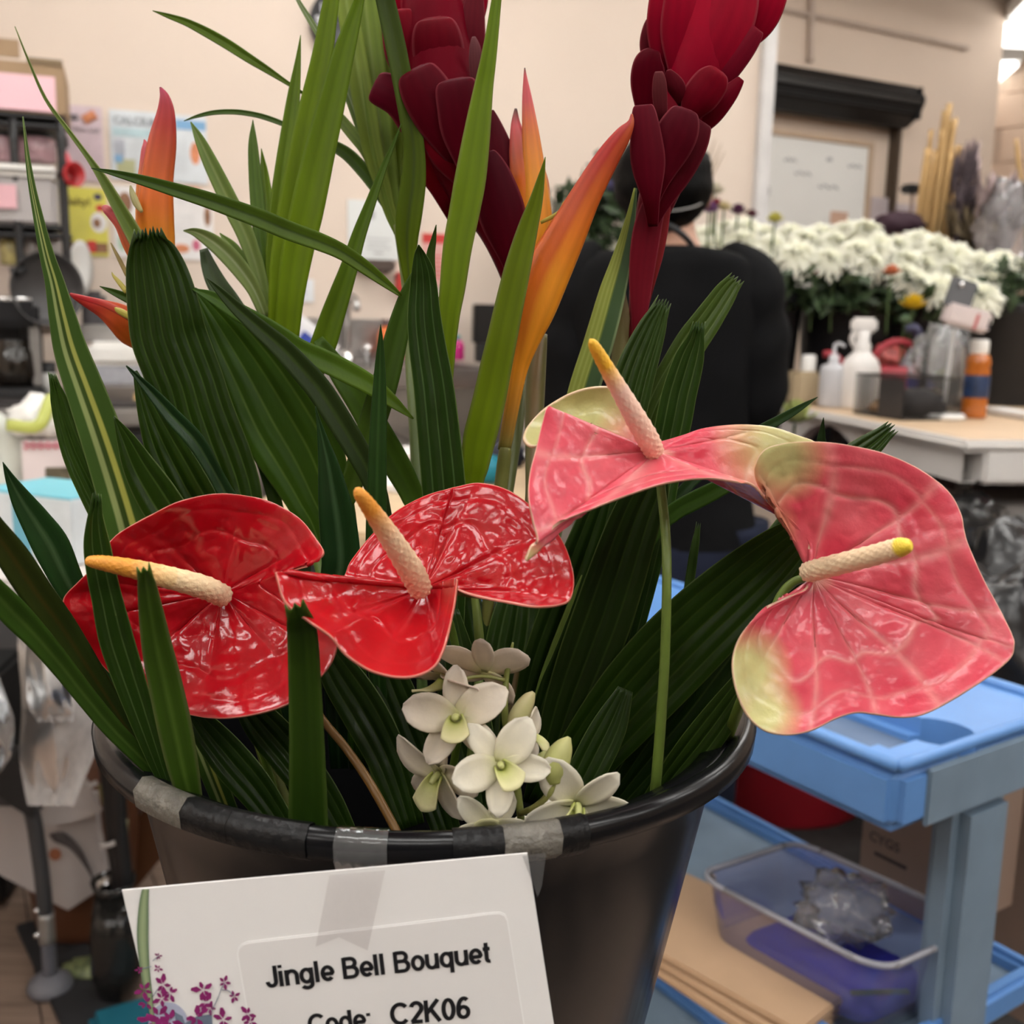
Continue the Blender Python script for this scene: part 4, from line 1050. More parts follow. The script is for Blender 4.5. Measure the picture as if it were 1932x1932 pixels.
# ---- white dendrobium orchids
ORM = mat('orchid_petal', rough=.5, vcol=True, var=.05, scale=200, bump=.05, bscale=300, trans=.22)
def petal_geo(L, Wd, tipw=.25, bend=.2, cup=.25, n=8, k=6):
    V, Fc = [], []
    for i in range(n + 1):
        t = i / n
        w_ = Wd * (math.sin(math.pi * min(1, .08 + t * .84)) ** .75) * (.86 + .14 * t)
        if i == n: w_ *= .3
        for j in range(k + 1):
            u = 2 * j / k - 1
            V.append(Vector((u * w_ / 2, t * L, -bend * L * t * t + cup * w_ * u * u * .5)))
    for i in range(n):
        for j in range(k):
            Fc.append([i * (k + 1) + j, i * (k + 1) + j + 1, (i + 1) * (k + 1) + j + 1, (i + 1) * (k + 1) + j])
    return V, Fc
def orchid_flower(parent, x, y, d, face, roll, L, warm=0.):
    """face: viewing-space direction the flower looks (right, up, toward the camera)"""
    f = bpy.data.objects.new('flower', None)
    COL.objects.link(f)
    f.parent = parent
    nrm = (CROT @ Vector(face)).normalized()
    upv = CROT @ Vector((math.sin(roll), math.cos(roll), 0))
    xx = upv.cross(nrm).normalized(); yy = nrm.cross(xx)
    M = Matrix((xx, yy, nrm)).transposed().to_4x4()
    M.translation = P(x, y, d) - wloc(parent)
    f.matrix_local = M
    f.empty_display_size = .01
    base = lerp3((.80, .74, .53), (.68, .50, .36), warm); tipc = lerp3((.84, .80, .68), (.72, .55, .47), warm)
    rn = random.Random(int(x * 7 + y))
    for q, (an, Ls, Ws) in enumerate([(0, 1.02, .86), (70, 1.08, 1.25), (-70, 1.08, 1.25), (140, 1.0, .92), (-140, 1.0, .92)]):
        V, Fc = petal_geo(L * Ls, L * Ws * .62, bend=rn.uniform(-.05, .28), cup=rn.uniform(.1, .4))
        Rm = Matrix.Rotation(R(-an + rn.uniform(-6, 6)), 3, 'Z') @ Matrix.Rotation(R(rn.uniform(4, 22)), 3, 'X')
        V2 = [Rm @ v + Vector((0, 0, -.001)) for v in V]
        cols = []
        for v in V:
            t = clamp(v.y / (L * Ls)); c = lerp3((.62, .62, .25), base, clamp(t * 3)); c = lerp3(c, tipc, t)
            s_ = .95 + .05 * math.sin(v.x / L * 50)
            cols.append(tuple(a_ * s_ for a_ in c))
        o = mk('petal', V2, Fc, ORM, f, cols=cols, local=True)
        md = o.modifiers.new('thickness', 'SOLIDIFY'); md.thickness = .0006
    # lip: a curled trumpet
    V, Fc, C = [], [], []
    n, k = 9, 12
    for i in range(n + 1):
        t = i / n
        for j in range(k + 1):
            u = 2 * j / k - 1
            an = u * R(118) * (1 - .55 * t)
            r = L * (.13 + .10 * t + .12 * t ** 3)
            z = L * (.05 + .52 * t)
            V.append(Vector((r * math.sin(an), -r * math.cos(an) - L * .16 * t * t + L * .02, z - .10 * L * t * abs(u))))
            C.append(lerp3((.50, .55, .12), lerp3((.74, .72, .36), base, .35), t))
    for i in range(n):
        for j in range(k):
            Fc.append([i * (k + 1) + j, i * (k + 1) + j + 1, (i + 1) * (k + 1) + j + 1, (i + 1) * (k + 1) + j])
    o = mk('lip', V, Fc, ORM, f, cols=C, local=True)
    md = o.modifiers.new('thickness', 'SOLIDIFY'); md.thickness = .0006
    tubew('column', [Vector((0, L * .02, 0)), Vector((0, L * .03, L * .14)), Vector((0, -L * .01, L * .26))], [L * .07, L * .07, L * .05], ORM, f, nu=8, cols=lambda v, a: (.60, .62, .25), local=True, up=(0, 1, 0))
    return f
sp = thing('orchid_spray', 'spray of creamy white orchids with pale green lips and buds at the bucket front', 'flower', P(930, 1560, .372))
OD = .362
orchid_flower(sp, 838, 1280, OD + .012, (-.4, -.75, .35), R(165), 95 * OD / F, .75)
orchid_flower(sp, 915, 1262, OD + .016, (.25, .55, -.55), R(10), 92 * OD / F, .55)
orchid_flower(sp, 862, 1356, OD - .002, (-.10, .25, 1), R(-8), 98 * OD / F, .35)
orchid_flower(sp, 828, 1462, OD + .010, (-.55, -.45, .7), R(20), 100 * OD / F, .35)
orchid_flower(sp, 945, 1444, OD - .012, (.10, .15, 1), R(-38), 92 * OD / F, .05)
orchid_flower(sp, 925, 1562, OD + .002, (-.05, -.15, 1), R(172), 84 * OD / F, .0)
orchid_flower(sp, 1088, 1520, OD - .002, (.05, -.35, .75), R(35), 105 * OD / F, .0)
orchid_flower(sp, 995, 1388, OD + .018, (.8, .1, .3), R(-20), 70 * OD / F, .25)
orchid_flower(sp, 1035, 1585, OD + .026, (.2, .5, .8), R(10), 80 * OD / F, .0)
def bud(nodes, c0, c1):
    return tube('bud', nodes, ORM, sp, nu=14, nv=20, cols=lambda v, a: lerp3(c0, c1, v) if math.cos(a * 3) > -.6 else lerp3(lerp3(c0, c1, v), (.42, .42, .16), .4), flat=.85)
bud([(968, 1382, 20, OD + .004), (975, 1360, 36, OD + .004), (986, 1338, 36, OD + .004), (998, 1318, 26, OD + .004), (1007, 1306, 8, OD + .004)], (.50, .48, .22), (.60, .52, .28))
bud([(1046, 1478, 26, OD - .004), (1044, 1458, 46, OD - .004), (1052, 1432, 50, OD - .004), (1064, 1408, 36, OD - .004), (1074, 1391, 8, OD - .004)], (.46, .50, .14), (.62, .60, .26))
bud([(1022, 1458, 20, OD), (1020, 1440, 28, OD), (1028, 1424, 18, OD), (1033, 1418, 4, OD)], (.42, .46, .14), (.50, .50, .20))
bud([(1160, 1550, 14, OD - .003), (1172, 1542, 26, OD - .003), (1182, 1530, 26, OD - .003), (1189, 1521, 6, OD - .003)], (.24, .33, .06), (.30, .38, .08))
GST = (.20, .22, .05)
tube('stem', [(968, 1212, 4, OD + .014), (962, 1240, 9, OD + .014), (954, 1290, 12, OD + .014), (952, 1340, 14, OD + .012), (960, 1400, 14, OD + .014), (975, 1480, 14, OD + .016), (985, 1560, 14, OD + .018), (1000, 1660, 14, OD + .05)], STEMM, sp, nu=10, nv=50, cols=lambda v, a: GST)
for nodes in ([(952, 1283, 8, OD + .013), (915, 1276, 7, OD + .011), (885, 1279, 7, OD + .01), (865, 1286, 8, OD + .01)],
              [(952, 1322, 8, OD + .012), (920, 1322, 7, OD + .01), (885, 1326, 8, OD + .008)],
              [(956, 1370, 9, OD + .012), (966, 1384, 12, OD + .006)],
              [(982, 1535, 12, OD + .01), (1010, 1522, 12, OD), (1034, 1500, 13, OD - .004), (1046, 1476, 14, OD - .004)],
              [(970, 1450, 9, OD + .014), (960, 1448, 9, OD + .004), (948, 1446, 9, OD - .008)]):
    tube('flower_stalk', nodes, STEMM, sp, nu=8, nv=16, cols=lambda v, a: (.24, .24, .07))

# ---- card taped to the bucket
CD = 1.13
TL = P(230, 1680, .283 * CD); TR = P(995, 1610, .289 * CD)
DV = CROT @ Vector((.148, -1, -.199))
DV.normalize()
UW = (TR - TL); CW = UW.length; UW.normalize()
DV = (DV - UW * DV.dot(UW) * .0)
CN = DV.cross(UW).normalized()
if CN.dot(CAM - TL) < 0: CN = -CN
CH = .118
cardm = mat('card_stock', (.86, .845, .83), .42, var=.015, scale=30)
ct = thing('name_card', 'white printed card with black lettering taped to the front of the black bucket', 'card', TL)
def card_pt(x, y, off=.0):
    return PP(x, y, TL, CN) + CN * off
def poly_plate(name, pts, m, parent, thick=.0004):
    """flat plate standing proud of the card by its thickness"""
    n = len(pts)
    V = [p for p in pts] + [p - CN * thick for p in pts]
    Fc = [list(range(n)), list(range(2 * n - 1, n - 1, -1))] + [[i, i + n, (i + 1) % n + n, (i + 1) % n] for i in range(n)]
    return mk(name, V, Fc, m, parent, smooth=False)
poly_plate('card', [TL, TL + DV * CH, TR + DV * CH, TR], cardm, ct, .0006)
lab_pts = []
for (x, y) in [(450, 1800), (452, 1790), (458, 1783), (468, 1779), (700, 1752), (930, 1724), (942, 1723), (951, 1727), (956, 1736), (1040, 2260), (530, 2260)]:
    lab_pts.append(card_pt(x, y, .0003))
poly_plate('label_edge', [card_pt(x, y, .0002) for (x, y) in [(447, 1801), (449, 1788), (456, 1780), (467, 1775.5), (700, 1748.5), (930, 1720.5), (944, 1720), (953, 1724), (958, 1735), (1043, 2262), (527, 2262)]], mat('label_edge_white', (.92, .91, .90), .4), ct, .0001)
poly_plate('label', lab_pts, mat('label_paper', (.80, .78, .765), .45, var=.015, scale=30), ct, .00015)
INK = mat('black_ink', (.008, .008, .010), .5, var=.02)
def card_text(body, x0, y0, x1, y1):
    p = card_pt(x0, y0, .00055); q = card_pt(x1, y1, .00055)
    return stroke_text('lettering', body, p, q - p, CN, (q - p).length, INK, ct)
card_text('Jingle Bell Bouquet', 504, 1862, 924, 1814)
card_text('Code:', 584, 1950, 702, 1936)
card_text('C2K06', 738, 1933, 885, 1919)
# printed plant on the card
PG = mat('print_green', vcol=True, rough=.45, var=.05); PM_ = mat('print_magenta', (.25, .02, .14), .45, var=.25, scale=500); PBL = mat('print_slate', (.16, .20, .27), .45, var=.2, scale=200); PLV = mat('print_lavender', (.42, .45, .58), .45, var=.1, scale=200)
V, Fc, C = [], [], []
L_ = [(275, 1677, 13), (272, 1700, 17), (270, 1740, 21), (270, 1780, 21), (274, 1830, 18), (281, 1875, 14), (287, 1910, 9), (293, 1950, 5)]
Sx = cr(L_, 24)
for (x, y, wd) in Sx:
    for k in range(5):
        u = k / 2 - 1
        V.append(card_pt(x + u * wd / 2, y, .0003)); C.append(lerp3((.33, .40, .22), (.10, .17, .09), abs(u) ** 1.5))
for i in range(24):
    for k in range(4):
        Fc.append([i * 5 + k, i * 5 + k + 1, (i + 1) * 5 + k + 1, (i + 1) * 5 + k])
mk('printed_leaf', V, Fc, PG, ct, cols=C)
def printed_blossom(x, y, r, rot):
    V, Fc = [], []
    for q in range(5):
        a = rot + q * 2 * math.pi / 5 + .25 * math.sin(q * 3 + rot)
        n0 = len(V)
        rr = r * (.8 + .35 * ((q * 7 + int(x)) % 3) / 2)
        for (l, s) in [(.12, 0), (.55, .26), (1, .12), (1.02, -.10), (.55, -.24)]:
            V.append(card_pt(x + rr * (l * math.cos(a) - s * math.sin(a)), y + rr * (l * math.sin(a) + s * math.cos(a)), .00045 + .00002 * q))
        Fc.append(list(range(n0, n0 + 5)))
    return mk('printed_blossom', V, Fc, PM_, ct, smooth=False)
for (x, y, r, a) in [(273, 1866, 17, .3), (308, 1856, 18, 1.2), (322, 1872, 15, 2.2), (306, 1882, 16, .2), (276, 1890, 15, 1.9), (384, 1866, 20, .6), (389, 1890, 18, 1.6), (396, 1900, 14, .1), (422, 1922, 20, .9), (372, 1918, 20, 2.0), (468, 1912, 16, 1.3), (473, 1926, 13, .4), (442, 1878, 11, .7), (424, 1852, 12, .1), (300, 1915, 24, .4), (322, 1924, 22, 1.4), (282, 1926, 20, .8), (304, 1934, 20, 2.0), (264, 1828, 8, .5), (300, 1802, 7, 1.0), (299, 1826, 8, .2)]:
    printed_blossom(x, y, r, a)
V = [card_pt(318, 1935, .00028)] + [card_pt(318 + 38 * math.cos(a), 1935 + 45 * math.sin(a), .00028) for a in [math.pi + math.pi * i / 16 for i in range(17)]]
mk('printed_vase', V, [[0, i, i + 1] for i in range(1, 17)], PLV, ct, smooth=False)
for pts in ([(345, 1932), (372, 1916), (400, 1912), (402, 1945), (350, 1950)], [(330, 1908), (345, 1916), (355, 1945), (335, 1950)]):
    mk('printed_foliage', [card_pt(x, y, .00033) for x, y in pts], [list(range(len(pts)))], PBL, ct, smooth=False)
for pts in ([(395, 1915), (410, 1885), (419, 1862), (424, 1852)], [(419, 1866), (432, 1868), (441, 1878)], [(288, 1880), (300, 1862)], [(289, 1811), (300, 1802)], [(286, 1822), (264, 1828)]):
    tubew('printed_stalk', [card_pt(x, y, .0004) for x, y in pts], [.00012] * len(pts), PBL, ct, nu=5)
# clear tape strip that holds the card
TP = [(630, 1596), (735, 1606), (742, 1640), (700, 1790), (590, 1790), (610, 1650)]
def tape_plate(pts, m, off):
    V = [card_pt(x, y, off) for x, y in pts]
    return mk('tape_strip', V, [list(range(len(V)))], m, ct, smooth=False)
CLT3 = clear_mat('card_tape', (.96, .95, .95), .07, .3, (.5, .48, .47))
tape_plate([(622, 1648), (727, 1639), (694, 1790), (640, 1765), (596, 1783)], CLT3, .0009)
tape_plate([(985, 1612), (1030, 1606), (1022, 1668), (1014, 1690), (1003, 1660)], CLT2, .0009)

# ---- stand under the bucket (below the frame)
zt = BC.z - .30
st = thing('plant_stand', 'round dark stand carrying the black bucket below the card', 'stand', (BC.x, BC.y, 0))
wd = mat('dark_wood', (.07, .045, .03), .5, scale=20, var=.2)
lathe('top', [(0, zt - .03), (.10, zt - .03), (.105, zt - .02), (.105, zt - .004), (.10, zt - .0005), (0, zt - .0005)], (BC.x, BC.y, 0), wd, st, n=32)
for k in range(3):
    a = k * 2.094 + .5
    tubew('leg', [Vector((BC.x + .06 * math.cos(a), BC.y + .06 * math.sin(a), zt - .02)), Vector((BC.x + .09 * math.cos(a), BC.y + .09 * math.sin(a), .35)), Vector((BC.x + .12 * math.cos(a), BC.y + .12 * math.sin(a), .003))], .013, wd, st, nu=10)
# ================================================================== the workroom behind
BLACK = mat('matt_black', (.012, .012, .013), .5, var=.2, scale=10)
CHROME = mat('brushed_steel', (.45, .44, .43), .32, metal=1., var=.08, scale=30, stretch=(1, 1, 8))
SHINY = mat('chrome', (.75, .75, .75), .12, metal=1., var=.03)
WHITE = mat('white_plastic', (.74, .73, .70), .4, var=.03)
CARDB = mat('cardboard', (.34, .23, .135), .8, var=.10, scale=14, bump=.04, bscale=80)
PAPER = mat('white_paper', (.74, .72, .70), .7, var=.03)
PINKP = mat('pink_paper', (.70, .40, .44), .6, var=.08, scale=12)
INKG = mat('grey_ink', (.10, .09, .10), .6)

def wrect(x0, y0, x1, y1, o, n, u):
    """rectangle on a wall between two pixel corners: centre, width, height"""
    a = PP(x0, y0, o, n); b = PP(x1, y1, o, n)
    return (a + b) / 2, abs((b - a).dot(u)), abs(b.z - a.z)

def wall_panel(name, label, cat, x0, y0, x1, y1, o, n, u, rz, m, t=.004, bev=0., group=None, off=.001):
    c, w_, h_ = wrect(x0, y0, x1, y1, o, n, u)
    c = c + n * (t / 2 + off)
    th = thing(name, label, cat, (c.x, c.y, c.z - h_ / 2), group)
    box('sheet', c, (w_, t, h_), m, rz, bev, th)
    return th, c, w_, h_

def on_wall(th, name, x0, y0, x1, y1, o, n, u, rz, m, off, t=.002, round_=False):
    c, w_, h_ = wrect(x0, y0, x1, y1, o, n, u)
    c = c + n * off
    if round_:
        M = Matrix((u, Vector((0, 0, 1)), n)).transposed()
        V = [c] + [c + M @ Vector((w_ / 2 * math.cos(a), h_ / 2 * math.sin(a), 0)) for a in [2 * math.pi * i / 20 for i in range(20)]]
        return mk(name, V, [[0, 1 + i, 1 + (i + 1) % 20] for i in range(20)], m, th, smooth=False)
    return box(name, c, (w_, t, h_), m, rz, 0., th)

def wtext(th, body, x0, y0, x1, o, n, u, m, off, size=.02, bold=0.):
    """lettering on a wall from pixel x0 to x1, baseline at y0"""
    p = PP(x0, y0, o, n) + n * off; q = PP(x1, y0, o, n) + n * off
    return text('lettering', body, planeM(p, u, n), size, m, th, width=(q - p).dot(u), bold=bold, ext=.0003)

O1, N1, U1, Z1 = W1A, W1N, W1U, W1Z
# ---- posters on the kitchen wall
pp_ = mat('poster_pink', (.58, .46, .50), .6, var=.10, scale=25); pb_ = mat('poster_blue', (.62, .66, .69), .6, var=.10, scale=22); py_ = mat('poster_yellow', (.68, .62, .10), .6, var=.10, scale=18); pw_ = mat('poster_white', (.76, .74, .73), .6, var=.06, scale=20)
BROWNP = mat('print_brown', (.25, .12, .06), .6, var=.5, scale=60); REDP = mat('print_red', (.55, .035, .03), .6, var=.2); ORGP = mat('print_orange', (.60, .22, .10), .6, var=.3, scale=60); BLUP = mat('print_blue', (.18, .36, .58), .6, var=.15); PURP = mat('print_purple', (.06, .05, .09), .6); MAUV = mat('print_mauve', (.44, .31, .37), .6, var=.1); TEALP = mat('print_teal', (.42, .56, .60), .6, var=.15, scale=30); OLVP = mat('print_olive', (.45, .46, .25), .6, var=.2)
th, c, w_, h_ = wall_panel('poster', 'pink nut list poster behind the red measuring cup', 'poster', 108, 196, 198, 344, O1, N1, U1, Z1, pp_)
wtext(th, 'es', 128, 226, 148, O1, N1, U1, INKG, .007, bold=.001)
wtext(th, 'No-Nut List', 116, 246, 187, O1, N1, U1, INKG, .007)
o = tubew('printed_picture', [PP(158, 228, O1, N1) + N1 * .008, PP(170, 222, O1, N1) + N1 * .008, PP(180, 216, O1, N1) + N1 * .008], .012, ORGP, th, nu=8, flat=.2)
for k in range(9):
    y = 262 + k * 8.5
    on_wall(th, 'print_line', 116, y, 158 if k % 3 else 150, y + 2.6, O1, N1, U1, Z1, MAUV, .0062, .0006)
    on_wall(th, 'print_line', 162, y + 1, 190, y + 3.6, O1, N1, U1, Z1, MAUV, .0062, .0006)
th, c, w_, h_ = wall_panel('poster', 'pale blue calcium poster behind the upright heliconia', 'poster', 205, 206, 392, 348, O1, N1, U1, Z1, pb_)
wtext(th, 'CALCIUM', 214, 233, 300, O1, N1, U1, mat('print_grey', (.30, .33, .36), .6), .007, bold=.0012)
on_wall(th, 'printed_picture', 212, 240, 296, 262, O1, N1, U1, Z1, TEALP, .0062, .0006)
on_wall(th, 'printed_picture', 330, 226, 388, 248, O1, N1, U1, Z1, BLUP, .0062, .0006)
on_wall(th, 'printed_picture', 214, 262, 236, 306, O1, N1, U1, Z1, mat('print_silver', (.42, .44, .50), .6, var=.3, scale=40), .0064, .0006)
on_wall(th, 'printed_picture', 216, 292, 232, 308, O1, N1, U1, Z1, BLUP, .0068, .0006)
on_wall(th, 'printed_picture', 220, 300, 256, 334, O1, N1, U1, Z1, OLVP, .0066, .0006)
for k in range(9):
    y = 266 + k * 8
    on_wall(th, 'print_line', 246, y, 292 if k % 3 else 280, y + 2.4, O1, N1, U1, Z1, mat('print_pale_grey', (.48, .50, .52), .6), .0062, .0006)
    on_wall(th, 'print_line', 330, y - 6, 352, y - 4, O1, N1, U1, Z1, MATS['print_pale_grey'], .0062, .0006)
on_wall(th, 'printed_picture', 358, 268, 378, 312, O1, N1, U1, Z1, ORGP, .0062, .0006, True)
th, c, w_, h_ = wall_panel('poster', 'white poster of snack pictures under the calcium poster', 'poster', 212, 350, 404, 492, O1, N1, U1, Z1, pw_)
for (a, b, c_, d_, m_) in [(338, 322 + 30, 380, 342 + 20, ORGP), (222, 362, 250, 404, BROWNP), (326, 460, 358, 478, ORGP), (362, 452, 378, 474, mat('print_pink', (.55, .12, .20), .6)), (384, 390, 398, 428, BROWNP), (222, 440, 240, 474, mat('print_green_pale', (.40, .58, .42), .6))]:
    on_wall(th, 'printed_picture', a, b, c_, d_, O1, N1, U1, Z1, m_, .0062, .0006, True)
for k in range(8):
    y = 380 + k * 9
    on_wall(th, 'print_line', 332, y, 376 if k % 3 else 366, y + 2.6, O1, N1, U1, Z1, MATS['print_pale_grey'], .0062, .0006)
th, c, w_, h_ = wall_panel('poster', 'yellow Salty! poster below the pink nut list', 'poster', 117, 352, 206, 484, O1, N1, U1, Z1, py_)
wtext(th, 'Salty!', 124, 386, 171, O1, N1, U1, mat('print_ochre', (.25, .20, .03), .6), .007, bold=.001)
on_wall(th, 'printed_picture', 176, 365, 193, 379, O1, N1, U1, Z1, PURP, .0062, .0006, True)
on_wall(th, 'printed_picture', 170, 400, 203, 440, O1, N1, U1, Z1, pw_, .0060, .0006, True)
on_wall(th, 'printed_picture', 175, 412, 191, 431, O1, N1, U1, Z1, BROWNP, .0066, .0006, True)
on_wall(th, 'printed_picture', 180, 386, 198, 400, O1, N1, U1, Z1, REDP, .0064, .0006, True)
on_wall(th, 'printed_picture', 130, 456, 204, 478, O1, N1, U1, Z1, BROWNP, .0062, .0006)
on_wall(th, 'printed_picture', 165, 454, 182, 477, O1, N1, U1, Z1, REDP, .0070, .0006)
for k in range(6):
    on_wall(th, 'print_line', 126, 396 + k * 9, 164, 399 + k * 9, O1, N1, U1, Z1, mat('print_dull_yellow', (.58, .54, .22), .6), .0062, .0006)
for i, (x0, y0, x1, y1) in enumerate([(118, 484, 210, 492), (206, 492, 404, 498)]):
    pass
# ---- notices and the round sign
th, c, w_, h_ = wall_panel('notice', 'white paper notice on the wall behind the thin dark blade', 'notice', 655, 376, 752, 492, O1, N1, U1, Z1, mat('notice_paper', (.66, .68, .67), .5, var=.02), .006)
for k, (a, b) in enumerate([(688, 736), (692, 730), (690, 736), (704, 722)]):
    on_wall(th, 'print_line', a, 449 + k * 9, b, 453 + k * 9, O1, N1, U1, Z1, mat('print_mid_grey', (.40, .40, .41), .6), .0082, .0006)
on_wall(th, 'printed_picture', 692, 398, 706, 414, O1, N1, U1, Z1, MATS['print_mid_grey'], .0082, .0006)
c, w_, h_ = wrect(668, 490, 738, 514, O1, N1, U1)
o = box('towel_dispenser', c + N1 * .03, (w_, .06, h_), mat('brown_plastic', (.07, .045, .035), .4), Z1, .006)
tag(o, 'small brown box on the wall under the white notice', 'box')
th, c, w_, h_ = wall_panel('notice', 'red headed pink notice on the wall between the green blades', 'notice', 796, 440, 842, 540, O1, N1, U1, Z1, mat('notice_pink', (.68, .36, .33), .5))
on_wall(th, 'print_heading', 796, 440, 842, 460, O1, N1, U1, Z1, REDP, .0062, .0006)
for k in range(6):
    on_wall(th, 'print_line', 812, 482 + k * 8, 834, 485 + k * 8, O1, N1, U1, Z1, REDP, .0062, .0006)
c, w_, h_ = wrect(744, 514, 772, 552, O1, N1, U1)
o = box('red_box', c + N1 * .02, (w_, .04, h_), mat('red_plastic', (.50, .03, .025), .4), Z1, .004)
tag(o, 'small red box on the wall above the sink', 'box')
th, c, w_, h_ = wall_panel('notice', 'small white sign on the wall right of the left shoot', 'notice', 556, 526, 592, 570, O1, N1, U1, Z1, mat('sign_white', (.70, .72, .74), .5))
for k in range(3):
    on_wall(th, 'print_line', 562, 535 + k * 8, 578 - 2 * (k % 2), 538.5 + k * 8, O1, N1, U1, Z1, mat('print_blue_grey', (.42, .46, .55), .6), .0062, .0006)
# round black clock at the top
c, w_, h_ = wrect(582, -26, 706, 122, O1, N1, U1)
th = thing('wall_clock', 'round black wall clock at the top edge behind the light green blades', 'clock', c)
rot = Matrix((U1, Vector((0, 0, 1)), N1)).transposed()
rr = h_ / 2
lathe('case', [(0, .002), (rr * .97, .002), (rr, .012), (rr, .03), (rr * .93, .036), (rr * .88, .030), (0, .030)], c, mat('clock_black', (.012, .012, .014), .35), th, n=40, rot=rot)
CI = mat('clock_print', (.55, .55, .57), .5)
for hnum in range(12):
    a = math.pi / 2 - hnum * math.pi / 6
    p = c + rot @ Vector((rr * .72 * math.cos(a), rr * .72 * math.sin(a), .0315))
    text('lettering', str(12 if hnum == 0 else hnum), planeM(p - U1 * .012 - Vector((0, 0, .011)), U1, N1), .034, CI, th, bold=.001)
tubew('hand', [c + rot @ Vector((-rr * .1, rr * .02, .033)), c + rot @ Vector((rr * .3, -rr * .1, .033)), c + rot @ Vector((rr * .55, -rr * .2, .033))], [.005, .006, .002], CI, th, nu=6)
tubew('hand', [c + rot @ Vector((0, 0, .034)), c + rot @ Vector((-rr * .1, rr * .3, .034)), c + rot @ Vector((-rr * .16, rr * .45, .034))], [.006, .006, .002], CI, th, nu=6)

# ---- counter with sink along the wall
def along(x, y, off):
    """ground point on the line parallel to the kitchen wall, off in front of it"""
    return PP(x, y, W1A + W1N * off, W1N)
def zcount(x, y, off): return along(x, y, off).z
ztop = zcount(880, 697, .62)
ca = W1A + W1U * 0.0; 
def wbox(name, s0, s1, f0, f1, z0, z1, m, parent=None, bev=.003):
    """box along the kitchen wall: s = along, f = distance out from it"""
    c = W1A + W1U * ((s0 + s1) / 2) + W1N * ((f0 + f1) / 2)
    return box(name, (c.x, c.y, (z0 + z1) / 2), (abs(s1 - s0), abs(f1 - f0), abs(z1 - z0)), m, W1Z, bev, parent)
def sof(x, y, off): return (along(x, y, off) - W1A).dot(W1U)
s_end = sof(975, 697, .62); s_l = sof(545, 700, .62)
zs = ztop
th = thing('sink_counter', 'stainless steel sink counter along the wall behind the bouquet', 'counter', W1A + W1U * ((s_l + s_end) / 2) + W1N * .3)
wbox('front_rail', s_l, s_end, .60, .63, zs - .045, zs, CHROME, th, .006)
wbox('rear_ledge', s_l, s_end, .0, .10, zs - .03, zs, CHROME, th, .004)
wbox('splashback', s_l, s_end, .002, .02, zs, zs + .12, CHROME, th, .003)
wbox('basin_floor', s_l, s_end, .1, .60, zs - .22, zs - .20, CHROME, th, .003)
wbox('side_rim', s_l, s_l + .05, .1, .60, zs - .2, zs, CHROME, th, .003)
wbox('side_rim', s_end - .05, s_end, .1, .60, zs - .2, zs, CHROME, th, .003)
wbox('divider', (s_l + s_end) / 2 + .06, (s_l + s_end) / 2 + .09, .1, .60, zs - .2, zs - .005, CHROME, th, .003)
wbox('cabinet', s_l, s_end, .02, .58, .1, zs - .23, mat('dark_steel', (.09, .085, .085), .4, metal=.3), th)
wbox('plinth', s_l + .02, s_end - .02, .05, .53, .0, .1, BLACK, th)
# faucet
fp = W1A + W1U * sof(655, 640, .07) + W1N * .07
th = thing('faucet', 'tall thin gooseneck faucet at the steel sink', 'faucet', (fp.x, fp.y, zs))
b = Vector((fp.x, fp.y, zs))
hh = PP(657, 560, W1A + W1N * .07, W1N).z - zs
tubew('spout', [b, b + Vector((0, 0, hh * .45)), b + Vector((0, 0, hh * .85)), b + W1N * .05 + Vector((0, 0, hh)), b + W1N * .12 + Vector((0, 0, hh * .93)), b + W1N * .14 + Vector((0, 0, hh * .8))], .011, mat('dull_chrome', (.40, .39, .38), .3, metal=.9), th, nu=10)
lathe('base', [(.0, .03), (.018, .03), (.022, .0)], b, SHINY, th, n=16)
for dx, yy in ((-25, 660), (37, 660)):
    p = along(656 + dx, yy, .10)
    lathe('tap_handle', [(0, .018), (.012, .016), (.017, .006), (.014, -.012), (.006, -.02), (.006, -.06)], p, SHINY, th, n=16)
# things at the sink
def bottle_at(name, label, cat, x, yb, yt, wpx, off, m, mc=None, capf=.18, group=None, neck=.45):
    p = along(x, yb, off); q = along(x, yt, off)
    h = q.z - p.z
    d = (along(x + wpx, yb, off) - p).length
    r = d / 2
    th = thing(name, label, cat, p, group)
    lathe('body', [(0, .001), (r * .9, .001), (r, h * .03), (r, h * .60), (r * .85, h * .70), (r * neck, h * (1 - capf)), (0, h * (1 - capf))], p, m, th, n=24)
    lathe('cap', [(r * neck * 1.1, h * (1 - capf)), (r * neck * 1.1, h * .98), (r * neck * .9, h), (0, h)], p, mc or m, th, n=20)
    return th
bottle_at('soap_bottle', 'orange bottle by the sink behind the green leaves', 'bottle', 728, 678, 602, 30, .10, mat('orange_plastic', (.72, .16, .03), .35), mat('dark_plastic', (.08, .04, .04), .4))
bottle_at('soap_bottle', 'red coral bottle by the sink right of the orange one', 'bottle', 772, 678, 630, 26, .12, mat('coral_plastic', (.66, .16, .12), .35), mat('white_cap', (.7, .7, .7), .4))
bottle_at('soap_bottle', 'magenta bottle standing on the counter end', 'bottle', 862, 680, 632, 26, .14, mat('magenta_plastic', (.45, .015, .16), .35), mat('teal_cap', (.05, .22, .22), .4))
p = along(918, 648, .12); q = along(918, 574, .12); w2 = (along(944, 648, .12) - along(893, 648, .12)).length
th = thing('monitor', 'small black screen standing at the end of the sink counter', 'screen', p)
box('screen', (p + q) / 2 , (w2, .03, q.z - p.z), mat('screen_black', (.006, .006, .007), .25), W1Z, .004, th)
box('foot', (p.x, p.y, (p.z + zs) / 2), (.06, .05, max(.01, p.z - zs)), BLACK, W1Z, .003, th)
p = along(585, 640, .2)
